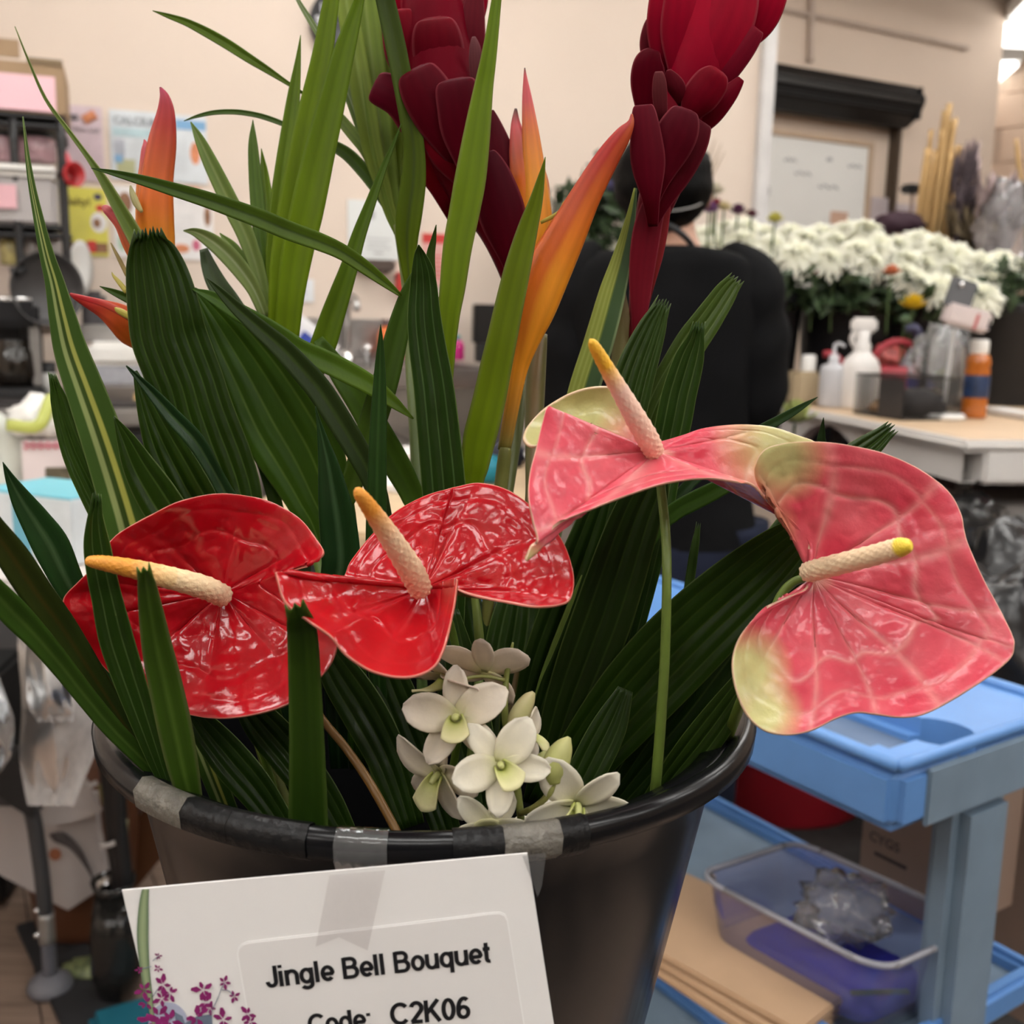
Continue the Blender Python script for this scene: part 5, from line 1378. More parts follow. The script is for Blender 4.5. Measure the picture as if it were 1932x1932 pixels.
o = box('packet', (p.x, p.y, p.z), (.16, .03, .075), mat('packet_white', (.78, .78, .79), .3), W1Z, .012, None, ry=R(38))
tag(o, 'tilted white and blue packet leaning by the sink, left end', 'packet')
o2 = box('stripe', (p.x + W1N.x * .017, p.y + W1N.y * .017, p.z - .01), (.07, .004, .03), mat('stripe_blue', (.03, .06, .35), .4), W1Z, .0, o, ry=R(38))

# ---- left kitchen counter: coffee machine etc
zc = PP(60, 752, W1A + W1N * .45, W1N).z
th = thing('dark_counter', 'dark countertop with steel edge under the coffee machine at the left', 'counter', W1A + W1U * .9 + W1N * .3)
sA, sB = .55, sof(318, 800, .62)
wbox('top', sA, sB, .02, .60, zc - .05, zc, mat('dark_laminate', (.045, .04, .04), .35, var=.15), th)
wbox('edge', sA, sB, .60, .625, zc - .05, zc - .01, CHROME, th, .008)
wbox('cabinet', sA, sB, .04, .56, .1, zc - .05, mat('cabinet_grey', (.12, .115, .115), .5), th)
wbox('plinth', sA, sB, .06, .5, 0, .1, BLACK, th)
def offz(z, x, y):
    """distance from the wall of the pixel's point at height z"""
    return (PZ(x, y, z) - W1A).dot(W1N)
def stand_on(x, yb, z):
    return PZ(x, yb, z)
# coffee machine
p = along(32, 742, .38); kk = .0
def dpx(n_, ref): return n_ * (ref - CAM).length / F
S = dpx(1, p)
th = thing('coffee_maker', 'black drip coffee machine with steel strip on the left counter', 'coffee machine', (p.x, p.y, zc))
q = Vector((p.x, p.y, zc))
box('base', q + Vector((0, 0, .012)), (92 * S, 92 * S, .024), BLACK, W1Z, .006, th)
box('back', q + W1N * -.05 + Vector((0, 0, 80 * S)), (84 * S, 40 * S, 160 * S), mat('coffee_black', (.010, .010, .012), .3), W1Z, .01, th)
box('brew_head', q + Vector((0, 0, 138 * S)), (88 * S, 88 * S, 42 * S), MATS['coffee_black'], W1Z, .012, th)
box('steel_strip', q + W1U * (34 * S) + W1N * (20 * S) + Vector((0, 0, 70 * S)), (16 * S, 14 * S, 100 * S), CHROME, W1Z, .004, th)
lathe('rim', [(40 * S, 0), (44 * S, 4 * S), (40 * S, 9 * S), (0, 9 * S)], q + Vector((0, 0, 158 * S)), SHINY, th, n=24, sx=1, sy=.9)
lathe('carafe', [(0, .001), (30 * S, .001), (36 * S, 20 * S), (34 * S, 55 * S), (24 * S, 72 * S), (26 * S, 78 * S), (0, 78 * S)], q + W1N * .015 + Vector((0, 0, .026)), clear_mat('dark_glass', (.25, .2, .2), .5, .08, (.02, .015, .01)), th, n=24)
p = along(92, 728, .36); q = Vector((p.x, p.y, zc))
th = thing('spice_jar', 'small white jar with black lid right of the coffee machine', 'jar', q)
lathe('body', [(0, .001), (13 * S, .001), (13 * S, 42 * S), (0, 42 * S)], q, WHITE, th, n=20)
lathe('lid', [(13.5 * S, 40 * S), (13.5 * S, 58 * S), (0, 58 * S)], q, BLACK, th, n=20)
# white box, clear bin and bread bag on the counter
def simple_box(name, label, cat, x0, y0, x1, y1, off, depth, m, bev=.004, group=None, ry=0.):
    a = along(x0, y0, off); b = along(x1, y1, off)
    c = (a + b) / 2 - W1N * (depth / 2)
    o = box(name, c, (abs((b - a).dot(W1U)), depth, abs(b.z - a.z)), m, W1Z, bev, None, ry=ry)
    return tag(o, label, cat, group)
th = thing('storage_box', 'clear storage box with white lid on the counter left of the broad palm leaf', 'box', along(218, 728, .5))
a = along(166, 690, .5); b = along(278, 730, .5); wd_ = (b - a).dot(W1U)
c = (a + b) / 2 - W1N * .1
box('body', c, (wd_ * .94, .2, abs(a.z - b.z)), clear_mat('cloudy_plastic', (.8, .82, .88), .6, .2, (.60, .62, .68)), W1Z, .008, th, taper=.94)
a2 = along(166, 646, .5)
box('lid', Vector((c.x, c.y, (a2.z + a.z) / 2)), (wd_, .21, abs(a2.z - a.z)), WHITE, W1Z, .012, th)
V, Fc = box_geo((0, 0, 0), (1, 1, 1))
a = along(196, 734, .52); b = along(300, 798, .52)
c = (a + b) / 2 - W1N * .05
o = lathe('bread_bag', [(0, -.5), (.34, -.44), (.47, -.2), (.5, 0), (.46, .22), (.33, .42), (.12, .5), (0, .5)], (0, 0, 0), mat('bread_tan', (.70, .47, .20), .35, var=.25, scale=24, bump=.2, bscale=30), None, n=24)
o.matrix_world = Matrix.Translation(c) @ Matrix.Rotation(W1Z, 4, 'Z') @ Matrix.Diagonal(((b - a).dot(W1U), .13, abs(a.z - b.z), 1)) @ Matrix.Rotation(R(90), 4, 'Y')
tag(o, 'tan bag of bread on the left counter below the clear storage box', 'bread')
simple_box('serving_tray', 'white tray under the bread bag', 'tray', 205, 798, 312, 812, .56, .2, WHITE)
simple_box('tape_deck', 'flat black tray with pale rim below the bread', 'tray', 222, 818, 318, 842, .60, .2, BLACK)
simple_box('black_canister', 'dark canister on the counter behind the low heliconia', 'canister', 152, 548, 203, 640, .2, .1, mat('dark_grey_plastic', (.055, .05, .055), .4), .012)
simple_box('steel_tray', 'grey steel dish rack behind the clear storage box', 'rack', 148, 612, 262, 648, .3, .1, CHROME)

# ---- wire shelf at the left
SH = .36   # distance of the shelf front from the wall
BLKW = mat('black_wire', (.010, .010, .011), .4)
th = thing('wire_shelf', 'black wire shelving unit at the left edge holding boxes, bins and jars', 'shelf', along(60, 600, .2))
def upright(x0, y0, x1, y1, off, r=.011):
    a = along(x0, y0, off)
    tubew('post', [Vector((a.x, a.y, zc)), Vector((a.x, a.y, (zc + a.z) / 2)), Vector((a.x, a.y, a.z))], r, BLKW, th, nu=10)
upright(113, 222, 125, 560, SH, .010)
upright(23, 222, 32, 560, SH, .010)
upright(-60, 222, -50, 560, SH, .010)
s0, s1 = sof(-70, 228, SH), sof(117, 228, SH)
for (yy, hpx) in ((228, 14), (436, 14)):
    z = along(60, yy, SH).z
    hz = dpx(hpx, along(60, yy, SH))
    for zz in (z + hz * .5, z - hz * .5):
        c = W1A + W1U * ((s0 + s1) / 2) + W1N * SH
        tubew('shelf_rail', [Vector((*(W1A + W1U * s0 + W1N * SH).xy, zz)), Vector((*c.xy, zz)), Vector((*(W1A + W1U * s1 + W1N * SH).xy, zz))], .006, BLKW, th, nu=8)
    n = 26
    Vv, Ff = [], []
    for i in range(n):
        s = s0 + (s1 - s0) * (i + .5) / n
        v, f = box_geo((0, 0, 0), (.004, SH - .02, .004))
        c = W1A + W1U * s + W1N * (SH / 2)
        Mx = Matrix.Translation((c.x, c.y, z + hz * .5)) @ Matrix.Rotation(W1Z, 4, 'Z')
        k = len(Vv)
        Vv += [Mx @ q for q in v]; Ff += [[q + k for q in g] for g in f]
    o = mk('shelf_wires', Vv, Ff, BLKW, th, smooth=False)
    o['kind'] = 'stuff'
    wbox('shelf_board', s0, s1, .02, SH - .005, z - hz * .4, z - hz * .2, BLACK, th)
# cardboard box on top with pink label
th = thing('cardboard_box', 'open cardboard box with a pink label on top of the wire shelf', 'box', along(60, 220, SH))
a = along(-60, 106, SH); b = along(125, 218, SH)
c = (a + b) / 2 - W1N * .12
box('carton', c, ((b - a).dot(W1U), .24, abs(a.z - b.z)), CARDB, W1Z, .003, th)
a3 = along(-60, 62, SH); b3 = along(36, 106, SH)
c3 = (a3 + b3) / 2 - W1N * .02
box('flap', c3, ((b3 - a3).dot(W1U), .006, abs(a3.z - b3.z)), CARDB, W1Z, .001, th)
a4 = along(-10, 133, SH); b4 = along(107, 216, SH)
box('label', (a4 + b4) / 2 + W1N * .002, ((b4 - a4).dot(W1U), .003, abs(a4.z - b4.z) * .92), mat('pink_sheet', (.82, .50, .56), .25, var=.05, scale=4), W1Z, 0, th)
box('print', (along(58, 111, SH) + along(112, 122, SH)) / 2 + W1N * .002, (dpx(52, a4), .002, dpx(9, a4)), mat('carton_print', (.20, .14, .08), .8), W1Z, 0, th)
# jars of pink stuff
def jar(label, x0, y0, x1, y1, off, m, group=None, lidm=None):
    a = along(x0, y1, off); h = along(x0, y0, off).z - a.z; r = (along(x1, y1, off) - a).dot(W1U) / 2
    c = along((x0 + x1) / 2, y1, off) - W1N * r
    th = thing('storage_jar', label, 'jar', c, group)
    lathe('body', [(0, .001), (r * .9, .001), (r * .98, h * .05), (r * .98, h * .78), (r * .8, h * .86), (0, h * .86)], c, m, th, n=24)
    lathe('lid', [(r * .86, h * .84), (r * .86, h * .97), (r * .8, h), (0, h)], c, lidm or BLACK, th, n=24)
    return th
PJ = mat('pink_jar', (.36, .22, .24), .25, var=.35, scale=40); CJ = mat('clear_jar', (.30, .26, .24), .2, var=.5, scale=60); YJ = mat('yellow_jar', (.36, .30, .12), .3, var=.5, scale=50)
jar('pink filled jar on the upper wire shelf, left one', -14, 246, 24, 303, SH - .03, PJ)
jar('pink filled jar on the upper wire shelf, right one beside the post', 30, 246, 106, 303, SH - .03, PJ)
# white bin
a = along(-60, 326, SH + .02); b = along(112, 430, SH + .02)
c = (a + b) / 2 - W1N * .14
th = thing('white_bin', 'translucent white plastic bin with thick lid and pink label on the wire shelf', 'bin', Vector((c.x, c.y, b.z)))
box('body', c, ((b - a).dot(W1U), .28, abs(a.z - b.z)), mat('bin_grey', (.40, .375, .37), .4, var=.06, scale=5), W1Z, .012, th, taper=.95)
a5 = along(-62, 303, SH + .02)
box('lid', Vector((c.x, c.y, (a5.z + a.z) / 2)), ((b - a).dot(W1U) + .02, .30, abs(a5.z - a.z)), mat('bin_lid', (.84, .82, .78), .35), W1Z, .014, th)
a6 = along(-30, 346, SH + .02); b6 = along(33, 394, SH + .02)
box('label', (a6 + b6) / 2 + W1N * .004, ((b6 - a6).dot(W1U), .004, abs(a6.z - b6.z)), PINKP, W1Z, 0, th)
jar('jar with yellow label on the lower wire shelf, left', -2, 440, 42, 500, SH - .03, YJ, lidm=mat('grey_lid', (.25, .25, .26), .4))
jar('jar with orange fill on the lower wire shelf, middle', 46, 440, 72, 500, SH - .03, CJ, lidm=MATS['grey_lid'])
jar('clear jar on the lower wire shelf beside the post', 88, 440, 118, 500, SH - .03, mat('frosted_jar', (.42, .38, .36), .25, var=.3, scale=50), lidm=MATS['grey_lid'])
simple_box('storage_tin', 'beige storage tin below the lower shelf jars', 'tin', -30, 500, 52, 584, SH - .02, .18, mat('beige_tin', (.42, .335, .28), .45, var=.04), .02)
simple_box('storage_tin', 'beige box behind the striped leaf, right of the beige tin', 'tin', 56, 552, 104, 632, SH - .02, .14, MATS['beige_tin'], .01)
# pan hanging on the shelf
p = along(78, 545, SH + .04)
th = thing('frying_pan', 'dark grey frying pan hanging from the wire shelf with its handle to the left', 'pan', p)
rotp = Matrix((U1, Vector((0, 0, 1)), N1)).transposed() @ Matrix.Rotation(R(25), 3, 'Y')
rp = dpx(62, p)
lathe('bowl', [(0, 0), (rp * .75, 0), (rp * .92, .018), (rp, .04), (rp * .97, .04), (rp * .9, .022), (rp * .73, .004), (0, .004)], p, mat('pan_grey', (.045, .042, .042), .45), th, n=32, rot=rotp)
tubew('handle', [along(44, 505, SH + .06), along(34, 512, SH + .07), along(20, 514, SH + .07)], [.010, .012, .010], BLACK, th, nu=10)
# plates hung at the side of the shelf
p = along(143, 505, SH - .1)
o = lathe('serving_plate', [(0, 0), (dpx(26, p), .003), (dpx(36, p), .014), (dpx(37, p), .016), (dpx(26, p), .008), (0, .005)], p, mat('white_china', (.62, .62, .60), .25), None, n=32, rot=Matrix((U1, Vector((0, 0, 1)), N1)).transposed() @ Matrix.Rotation(R(62), 3, 'Y'), sy=1.25)
tag(o, 'white plate hanging edge-on right of the wire shelf post', 'plate')
# red measuring cups
p = along(135, 330, SH + .0)
th = thing('measuring_cup', 'red measuring cup with pale rimmed handle hanging beside the white bin', 'cup', p)
rc = dpx(17, p)
rotc = Matrix((U1, Vector((0, 0, 1)), N1)).transposed() @ Matrix.Rotation(R(28), 3, 'Y')
REDC = mat('red_cup', (.50, .02, .025), .35)
lathe('cup', [(0, -.03), (rc * .8, -.03), (rc, .02), (rc * .94, .022), (rc * .74, -.026), (0, -.026)], p, REDC, th, n=28, rot=rotc, sy=1.2)
tubew('handle', [p + Vector((-.01, 0, rc * 1.1)), along(126, 303, SH), along(122, 288, SH)], [.008, .009, .007], mat('pink_handle', (.62, .10, .12), .3), th, nu=8, flat=.5)

# ---- work table at the left (near)
zt2 = .88
TBL = mat('table_pale', (.56, .52, .49), .4, var=.05, scale=5)
pF = PZ(80, 1095, zt2); 
tz = R(8)
tu = Vector((math.cos(tz), math.sin(tz), 0)); tn = Vector((tu.y, -tu.x, 0))
tc = pF - tn * .33 - tu * .42
th = thing('work_table', 'pale work table at the left edge carrying the tape roll and boxes', 'table', (tc.x, tc.y, 0))
box('top', (tc.x - .0, tc.y, zt2 - .02), (1.10, .66, .04), TBL, tz, .008, th)
for sx in (-1, 1):
    for sy in (-1, 1):
        q = tc + tu * (.50 * sx) + tn * (.28 * sy)
        if sx > 0: q = tc + tu * (.02) + tn * (.28 * sy)
        box('leg', (q.x, q.y, (zt2 - .04) / 2), (.045, .045, zt2 - .04), BLACK, tz, .004, th)
def tt(x, y): return PZ(x, y, zt2)
# big tape roll standing on edge
p = tt(-40, 945); S2 = dpx(1, p)
th = thing('tape_roll', 'large roll of white plastic tape standing at the left edge of the table', 'roll', p)
rr = 80 * S2
rot = Matrix.Rotation(R(90), 3, 'X')
rot = Matrix.Rotation(R(28), 3, 'Z') @ rot
lathe('roll', [(rr * .38, 0), (rr * .98, 0), (rr, .004), (rr, .05), (rr * .98, .054), (rr * .38, .054), (rr * .38, 0)], p + Vector((0, 0, rr)), mat('tape_white', (.60, .63, .57), .25, var=.06), th, n=48, rot=rot)
lathe('core', [(rr * .32, -.001), (rr * .38, -.001), (rr * .38, .055), (rr * .32, .055), (rr * .32, -.001)], p + Vector((0, 0, rr)), CARDB, th, n=32, rot=rot)
# gift box with window
p = tt(108, 955); bw, bh = 100 * S2, 108 * S2
th = thing('gift_box', 'white and pink window box topped by white tissue with a green ribbon', 'box', p)
zb = R(14)
bu = Vector((math.cos(zb), math.sin(zb), 0)); bn = Vector((bu.y, -bu.x, 0))
pc_ = p - bn * .05
box('carton', (pc_.x, pc_.y, zt2 + bh / 2 + .001), (bw, .10, bh), mat('box_white', (.66, .58, .58), .5, var=.06), zb, .002, th)
fr = pc_ + bn * .051
box('window', (fr.x + bu.x * bw * .08, fr.y + bu.y * bw * .08, zt2 + bh * .40), (bw * .46, .004, bh * .40), mat('window_dark', (.10, .085, .055), .15, var=.7, scale=50), zb, .001, th)
ck = []
for i in range(16):
    for j in range(3):
        if (i + j) % 2 == 0:
            q = fr + bu * (-bw * .42 + bw * .84 * i / 15) + bn * .001
            ck.append(((q.x, q.y, zt2 + bh * (.97 - .035 * j)), (bw * .05, .003, bh * .033), zb))
boxes('check_border', ck, mat('check_pink', (.55, .10, .16), .5), th)
box('bottom_band', (fr.x, fr.y, zt2 + bh * .06), (bw * .96, .003, bh * .10), mat('band_orange', (.50, .28, .08), .5), zb, 0, th)
# tissue with ribbon
def crumple(name, c, s, m, parent=None, seed=0, n=28, amp=.25, freq=3., flatb=True):
    V, Fc = [], []
    for i in range(n // 2 + 1):
        t = math.pi * i / (n // 2)
        for j in range(n):
            a = 2 * math.pi * j / n
            d = Vector((math.sin(t) * math.cos(a), math.sin(t) * math.sin(a), math.cos(t)))
            k = 1 + amp * noise.noise(d * freq + Vector((seed, 0, 0))) + amp * .5 * noise.noise(d * freq * 2.7 + Vector((seed, 5, 0)))
            q = d * k
            if flatb and q.z < -.55: q.z = -.55
            V.append(Vector(c) + Vector((q.x * s[0], q.y * s[1], q.z * s[2])))
    for i in range(n // 2):
        for j in range(n):
            Fc.append([i * n + j, (i + 1) * n + j, (i + 1) * n + (j + 1) % n, i * n + (j + 1) % n])
    return mk(name, V, Fc, m, parent)
p2_ = Vector((pc_.x - bu.x * .02, pc_.y, zt2 + bh + .028))
th = thing('tissue_bundle', 'crumpled white tissue bundle with lime ribbon on top of the gift box', 'tissue', Vector((p2_.x, p2_.y, zt2 + bh)))
crumple('tissue', p2_, (bw * .62, .06, .042), mat('tissue_white', (.80, .79, .76), .5), th, 3, amp=.4)
RIB = mat('lime_ribbon', (.42, .46, .10), .3)
tubew('ribbon', [p2_ + bn * .06 - bu * bw * .5 + Vector((0, 0, .0)), p2_ + bn * .075 + Vector((0, 0, .0)), p2_ + bn * .05 + bu * bw * .2 + Vector((0, 0, .045)), p2_ + bn * .06 + bu * bw * .42 + Vector((0, 0, -.012)), p2_ + bn * .07 + bu * bw * .62 + Vector((0, 0, -.02))], .010, RIB, th, nu=8, flat=.3)
simple = [(-.02, 'small clear pots beside the gift box', 168, 955)]
p = tt(172, 955)
o = lathe('clear_tub', [(0, .001), (26 * S2, .001), (31 * S2, 70 * S2), (33 * S2, 72 * S2), (33 * S2, 78 * S2), (0, 78 * S2)], p, mat('grey_tub', (.36, .36, .38), .3, var=.2), None, n=24)
tag(o, 'grey translucent tub right of the gift box', 'tub')
# tissue box
p = tt(70, 1060); tw, tdp, thh = 170 * S2 * .98, .12, 84 * S2
zx = R(-24)
xu = Vector((math.cos(zx), math.sin(zx), 0)); xn = Vector((xu.y, -xu.x, 0))
pc2 = p - xn * .06 - xu * .02
th = thing('tissue_box', 'blue and white tissue carton lying on the table behind the dark leaf', 'box', Vector((pc2.x, pc2.y, zt2)))
box('carton', (pc2.x, pc2.y, zt2 + thh / 2 + .001), (tw, tdp, thh), mat('carton_pale', (.62, .66, .68), .4, var=.10, scale=25), zx, .002, th)
box('lid_print', (pc2.x, pc2.y, zt2 + thh + .002), (tw * .97, tdp * .97, .003), mat('cyan_print', (.16, .52, .64), .35), zx, 0, th)
q = pc2 + xn * (tdp / 2 + .001)
box('side_print', (q.x - xu.x * tw * .02, q.y - xu.y * tw * .02, zt2 + thh * .5), (tw * .16, .003, thh * .96), mat('teal_print', (.12, .36, .46), .4), zx, 0, th)
p = tt(85, 962)
o = lathe('round_lid', [(0, .0), (40 * S2, .0), (42 * S2, 6 * S2), (42 * S2, 14 * S2), (0, 15 * S2)], p + Vector((0, -.0, .001)), mat('peach_lid', (.62, .48, .38), .4), None, n=28)
tag(o, 'peach round lid between the gift box and the tissue carton', 'lid')
simple_box('book', 'white slab of papers behind the tissue bundle', 'papers', 62, 786, 140, 800, .70, .12, mat('paper_cream', (.66, .56, .52), .6))
# wooden board under the gift box
q = tt(130, 1010)
o = box('wooden_board', (q.x, q.y, zt2 + .004), (.36, .16, .008), mat('pale_wood', (.50, .34, .18), .5, var=.15, scale=12, stretch=(1, 8, 1)), tz, .001)
tag(o, 'pale wooden board on the work table under the tissue carton', 'board')

# ---- below the table: bags, box, pot, stool leg
BAG = clear_mat('bag_plastic', (.80, .78, .77), .62, .3, (.62, .59, .57))
def sheet_bag(name, label, outline, d, m, seed, n=26, mth=22, amp=.009):
    """hanging film bag: outline rows of (y px, x left px, x right px) from top to bottom, depth d"""
    V, Fc = [], []
    rows = cr(outline, n)
    k = mth
    for side in (0, 1):
        for i, (y, xl, xr) in enumerate(rows):
            t = i / n
            belly = .045 * math.sin(math.pi * min(1, t * 1.1)) + .003
            for j in range(k + 1):
                u = j / k
                e = math.sin(math.pi * u)
                dz = (-1 if side == 0 else 1) * belly * e
                x = xl + (xr - xl) * u
                f_ = amp * (noise.noise(Vector((u * 3.5 + seed, t * 3.2, side * 3))) + .7 * abs(noise.noise(Vector((u * 5 - t * 5 + seed, t * 5, side)))))
                V.append(P(x, y, d + dz + f_ * min(1, 4 * e)))
    q = k + 1
    for side in (0, 1):
        b0 = side * (n + 1) * q
        for i in range(n):
            for j in range(k):
                f = [b0 + i * q + j, b0 + i * q + j + 1, b0 + (i + 1) * q + j + 1, b0 + (i + 1) * q + j]
                Fc.append(f if side == 0 else f[::-1])
    o = mk(name, V, Fc, m)
    return tag(o, label, 'bag')
sheet_bag('plastic_bag', 'clear plastic bag hanging behind the left rim of the bucket', [(1130, 40, 150), (1180, 34, 190), (1240, 34, 205), (1300, 40, 205), (1360, 40, 196), (1420, 36, 180), (1470, 42, 160), (1520, 52, 140)], 1.33, BAG, 2)
sheet_bag('plastic_bag', 'shorter film bag hanging over the taller clear bag', [(1140, 60, 130), (1200, 50, 130), (1270, 48, 136), (1330, 54, 140), (1362, 70, 138)], 1.27, BAG, 7, amp=.02)
sheet_bag('plastic_bag', 'crinkled clear plastic bag cut off by the left edge', [(1270, -60, -4), (1320, -70, 14), (1360, -70, 27), (1420, -70, 22), (1450, -60, 6), (1470, -50, -10)], 1.28, clear_mat('bag_crinkled', (.6, .62, .64), .55, .12, (.5, .52, .54)), 12, amp=.03)
# white carton with feather drawing
FEA = mat('carton_white', (.50, .46, .45), .6, var=.06)
th = thing('white_carton', 'white flat carton printed with a dark feather, leaning behind the grey stool leg', 'box', PY(105, 1700, 1.81))
def quadplate(name, pts, Yd, m, parent, thick=.02):
    pl = [PY(x, y, Yd + dy) for (x, y, dy) in pts]
    n_ = ((pl[1] - pl[0]).cross(pl[2] - pl[0])).normalized()
    if n_.dot(CAM - pl[0]) < 0: n_ = -n_
    n = len(pl)
    V = pl + [q - n_ * thick for q in pl]
    Fc = [list(range(n)), list(range(2 * n - 1, n - 1, -1))] + [[i, i + n, (i + 1) % n + n, (i + 1) % n] for i in range(n)]
    return mk(name, V, Fc, m, parent, smooth=False)
quadplate('front_panel', [(-60, 1490, 0), (178, 1500, .0), (184, 1570, 0), (203, 1668, 0), (128, 1718, 0), (-60, 1620, 0)], 1.81, FEA, th)
quadplate('top_flap', [(60, 1480, -.02), (160, 1470, -.02), (190, 1530, -.03), (160, 1545, -.03), (80, 1562, -.03)], 1.80, mat('carton_flap', (.56, .52, .51), .6), th, .008)
DI = mat('feather_ink', (.10, .085, .085), .6)
for k in range(9):
    t = k / 8
    pts = [(92 + 10 * t, 1575 + 12 * t), (120 + 14 * t, 1572 + 30 * t), (150 + 16 * t, 1600 + 42 * t), (170 + 10 * t, 1640 + 30 * t)]
    tubew('feather_print', [PY(x, y, 1.806) for x, y in pts], .0012, DI, th, nu=5)
on = mk('orange_print', [PY(104 + 12 * math.cos(a), 1612 + 12 * math.sin(a), 1.805) for a in [i * .6283 for i in range(10)]], [list(range(10))], mat('orange_ink', (.36, .13, .06), .6), th, smooth=False)
# brown pot
pb = PZ(105, 1822, .0)
rpot = dpx(92, pb)
TER = mat('brown_ceramic', (.115, .042, .018), .45, var=.25, scale=6)
o = lathe('plant_pot', [(0, .002), (rpot * .80, .002), (rpot * .86, .03), (rpot * 1.02, .20), (rpot * 1.05, .30), (rpot * .98, .31), (rpot * .95, .28), (0, .26)], pb + Vector((0, .14, 0)), TER, None, n=48)
tag(o, 'brown ceramic pot on the plank floor behind the grey stool leg', 'pot')
# grey stool leg with rubber foot
th = thing('folding_stool', 'stool with a bent dark grey tube leg and wide grey rubber foot on the planks', 'stool', PZ(95, 1880, 0))
GT = mat('grey_tube', (.055, .056, .06), .4); GT2 = mat('grey_tube_lower', (.13, .135, .16), .45); RF = mat('rubber_foot', (.17, .17, .195), .5)
fz = PZ(96, 1870, .0)
up_ = PY(90, 1790, fz.y); 
tubew('leg_upper', [PY(40, 1470, fz.y), PY(62, 1540, fz.y), PY(72, 1600, fz.y), PY(80, 1660, fz.y), PY(86, 1725, fz.y)], .0135, GT, th, nu=16)
tubew('leg_lower', [PY(87, 1720, fz.y), PY(91, 1780, fz.y), PY(95, 1838, fz.y)], .0125, GT2, th, nu=16)
tubew('steel_sleeve', [PY(86.5, 1722, fz.y), PY(90, 1776, fz.y)], .0142, mat('sleeve_steel', (.42, .41, .39), .4, metal=.7), th, nu=16)
for yy in (1718, 1765):
    q = PY(70, yy, fz.y - .01)
    lathe('pin', [(0, .006), (.005, .004), (.006, 0), (.005, -.004), (0, -.006)], q, SHINY, th, n=10)
hf = PY(96, 1835, fz.y).z
lathe('foot', [(.012, hf), (.022, hf - .004), (.037, hf - .016), (.040, hf - .026), (.036, hf - .036), (.030, .008), (.033, .004), (.033, .0005), (0, .0005)], (fz.x, fz.y, 0), RF, th, n=32)
tubew('seat_strut', [PY(40, 1470, fz.y), PY(10, 1560 - 60, fz.y), PY(-60, 1440, fz.y)], .02, GT, th, nu=12)
quadplate('seat_pad', [(-80, 1400, 0), (20, 1430, 0), (60, 1480, 0), (60, 1545, 0), (20, 1520, 0), (-80, 1440, 0)], fz.y - .02, mat('seat_black', (.02, .02, .021), .6), th, .05)
# tall vase with dark sticks
vb = PZ(225, 1880, 0)
rv = dpx(44, vb)
hv = PY(230, 1660, vb.y).z
th = thing('glass_vase', 'tall dark glass vase with sticks behind the left edge of the card', 'vase', vb)
lathe('body', [(0, .003), (rv * .7, .003), (rv * .95, .06), (rv * .9, .13), (rv * .62, .22), (rv * .6, hv * .85), (rv * .8, hv), (rv * .76, hv), (rv * .56, hv * .84), (rv * .58, .22), (rv * .84, .13), (rv * .86, .06), (0, .012)], vb, clear_mat('smoke_glass', (.35, .34, .33), .35, .06, (.05, .048, .045)), th, n=32)
for k, (x0, y0, x1, y1, r_, m_) in enumerate([(196, 1420, 222, 1700, .010, (.012, .010, .010)), (210, 1400, 232, 1700, .011, (.015, .012, .012)), (223, 1440, 240, 1700, .010, (.010, .012, .014)), (190, 1480, 240, 1700, .005, (.22, .19, .06)), (238, 1545, 236, 1700, .004, (.24, .22, .12))]):
    o = tubew('stick', [PY(x0, y0, vb.y), PY((x0 + x1) / 2, (y0 + y1) / 2, vb.y), PY(x1, y1, vb.y), vb + Vector((.01 * (k - 2), 0, .05))], r_, mat('stick_%d' % k, m_, .5), None, nu=10)
    o.name = 'stick'
    tag(o, ['dark stick in the glass vase, leftmost of the bundle', 'dark stick in the glass vase, tallest of the bundle', 'dark stick in the glass vase, rightmost of the bundle', 'thin olive cane crossing the dark sticks', 'short pale green cane at the right of the dark sticks'][k], 'stick')
for (x, y, w_) in ((202, 1592, 15), (170, 1478, 14)):
    o = tubew('cable_tie', [PY(x - w_, y + 1, vb.y - .02), PY(x, y + 3, vb.y - .025), PY(x + w_, y - 2, vb.y - .02)], .0045, mat('tie_grey', (.45, .42, .40), .5), None, nu=8, flat=.4)
    tag(o, 'pale tie band round the dark sticks, %s' % ('lower one' if y > 1550 else 'upper one beside the bucket rim'), 'tie')
q = PZ(172, 1838, 0)
o = crumple('wrapper', q + Vector((0, 0, .012)), (.05, .03, .016), mat('wrapper_green', (.22, .26, .12), .4, var=.8, scale=60), None, 5)
tag(o, 'small green and tan wrapper on the floor left of the vase', 'wrapper')
q = PZ(235, 1930, 0)
o = box('teal_tray', (q.x + .13, q.y - .12, .02), (.22, .36, .036), mat('teal_plastic', (.012, .13, .19), .35, var=.1), R(30), .012)
tag(o, 'teal plastic tray on the floor at the bottom left', 'tray')
q = PZ(160, 1905, 0)
o = box('rubber_strip', (q.x - .01, q.y + .02, .006), (.10, .62, .01), mat('dark_rubber', (.022, .022, .024), .7), R(36), .002)
tag(o, 'dark rubber strip on the planks beside the teal tray', 'mat')
o = quadplate('carton', [(246, 1690, 0), (320, 1600, 0), (330, 1500, 0), (300, 1480, 0), (262, 1540, 0)], 2.0, mat('orange_brown', (.14, .055, .022), .5, var=.2), None, .03)
tag(o, 'brown carton standing behind the left side of the bucket', 'carton')
o = quadplate('carton', [(214, 1530, 0), (268, 1500, 0), (272, 1600, 0), (262, 1640, 0), (236, 1640, 0)], 2.05, mat('grey_panel', (.42, .39, .38), .6), None, .02)
tag(o, 'pale carton panel standing between the vase sticks and the bucket', 'carton')
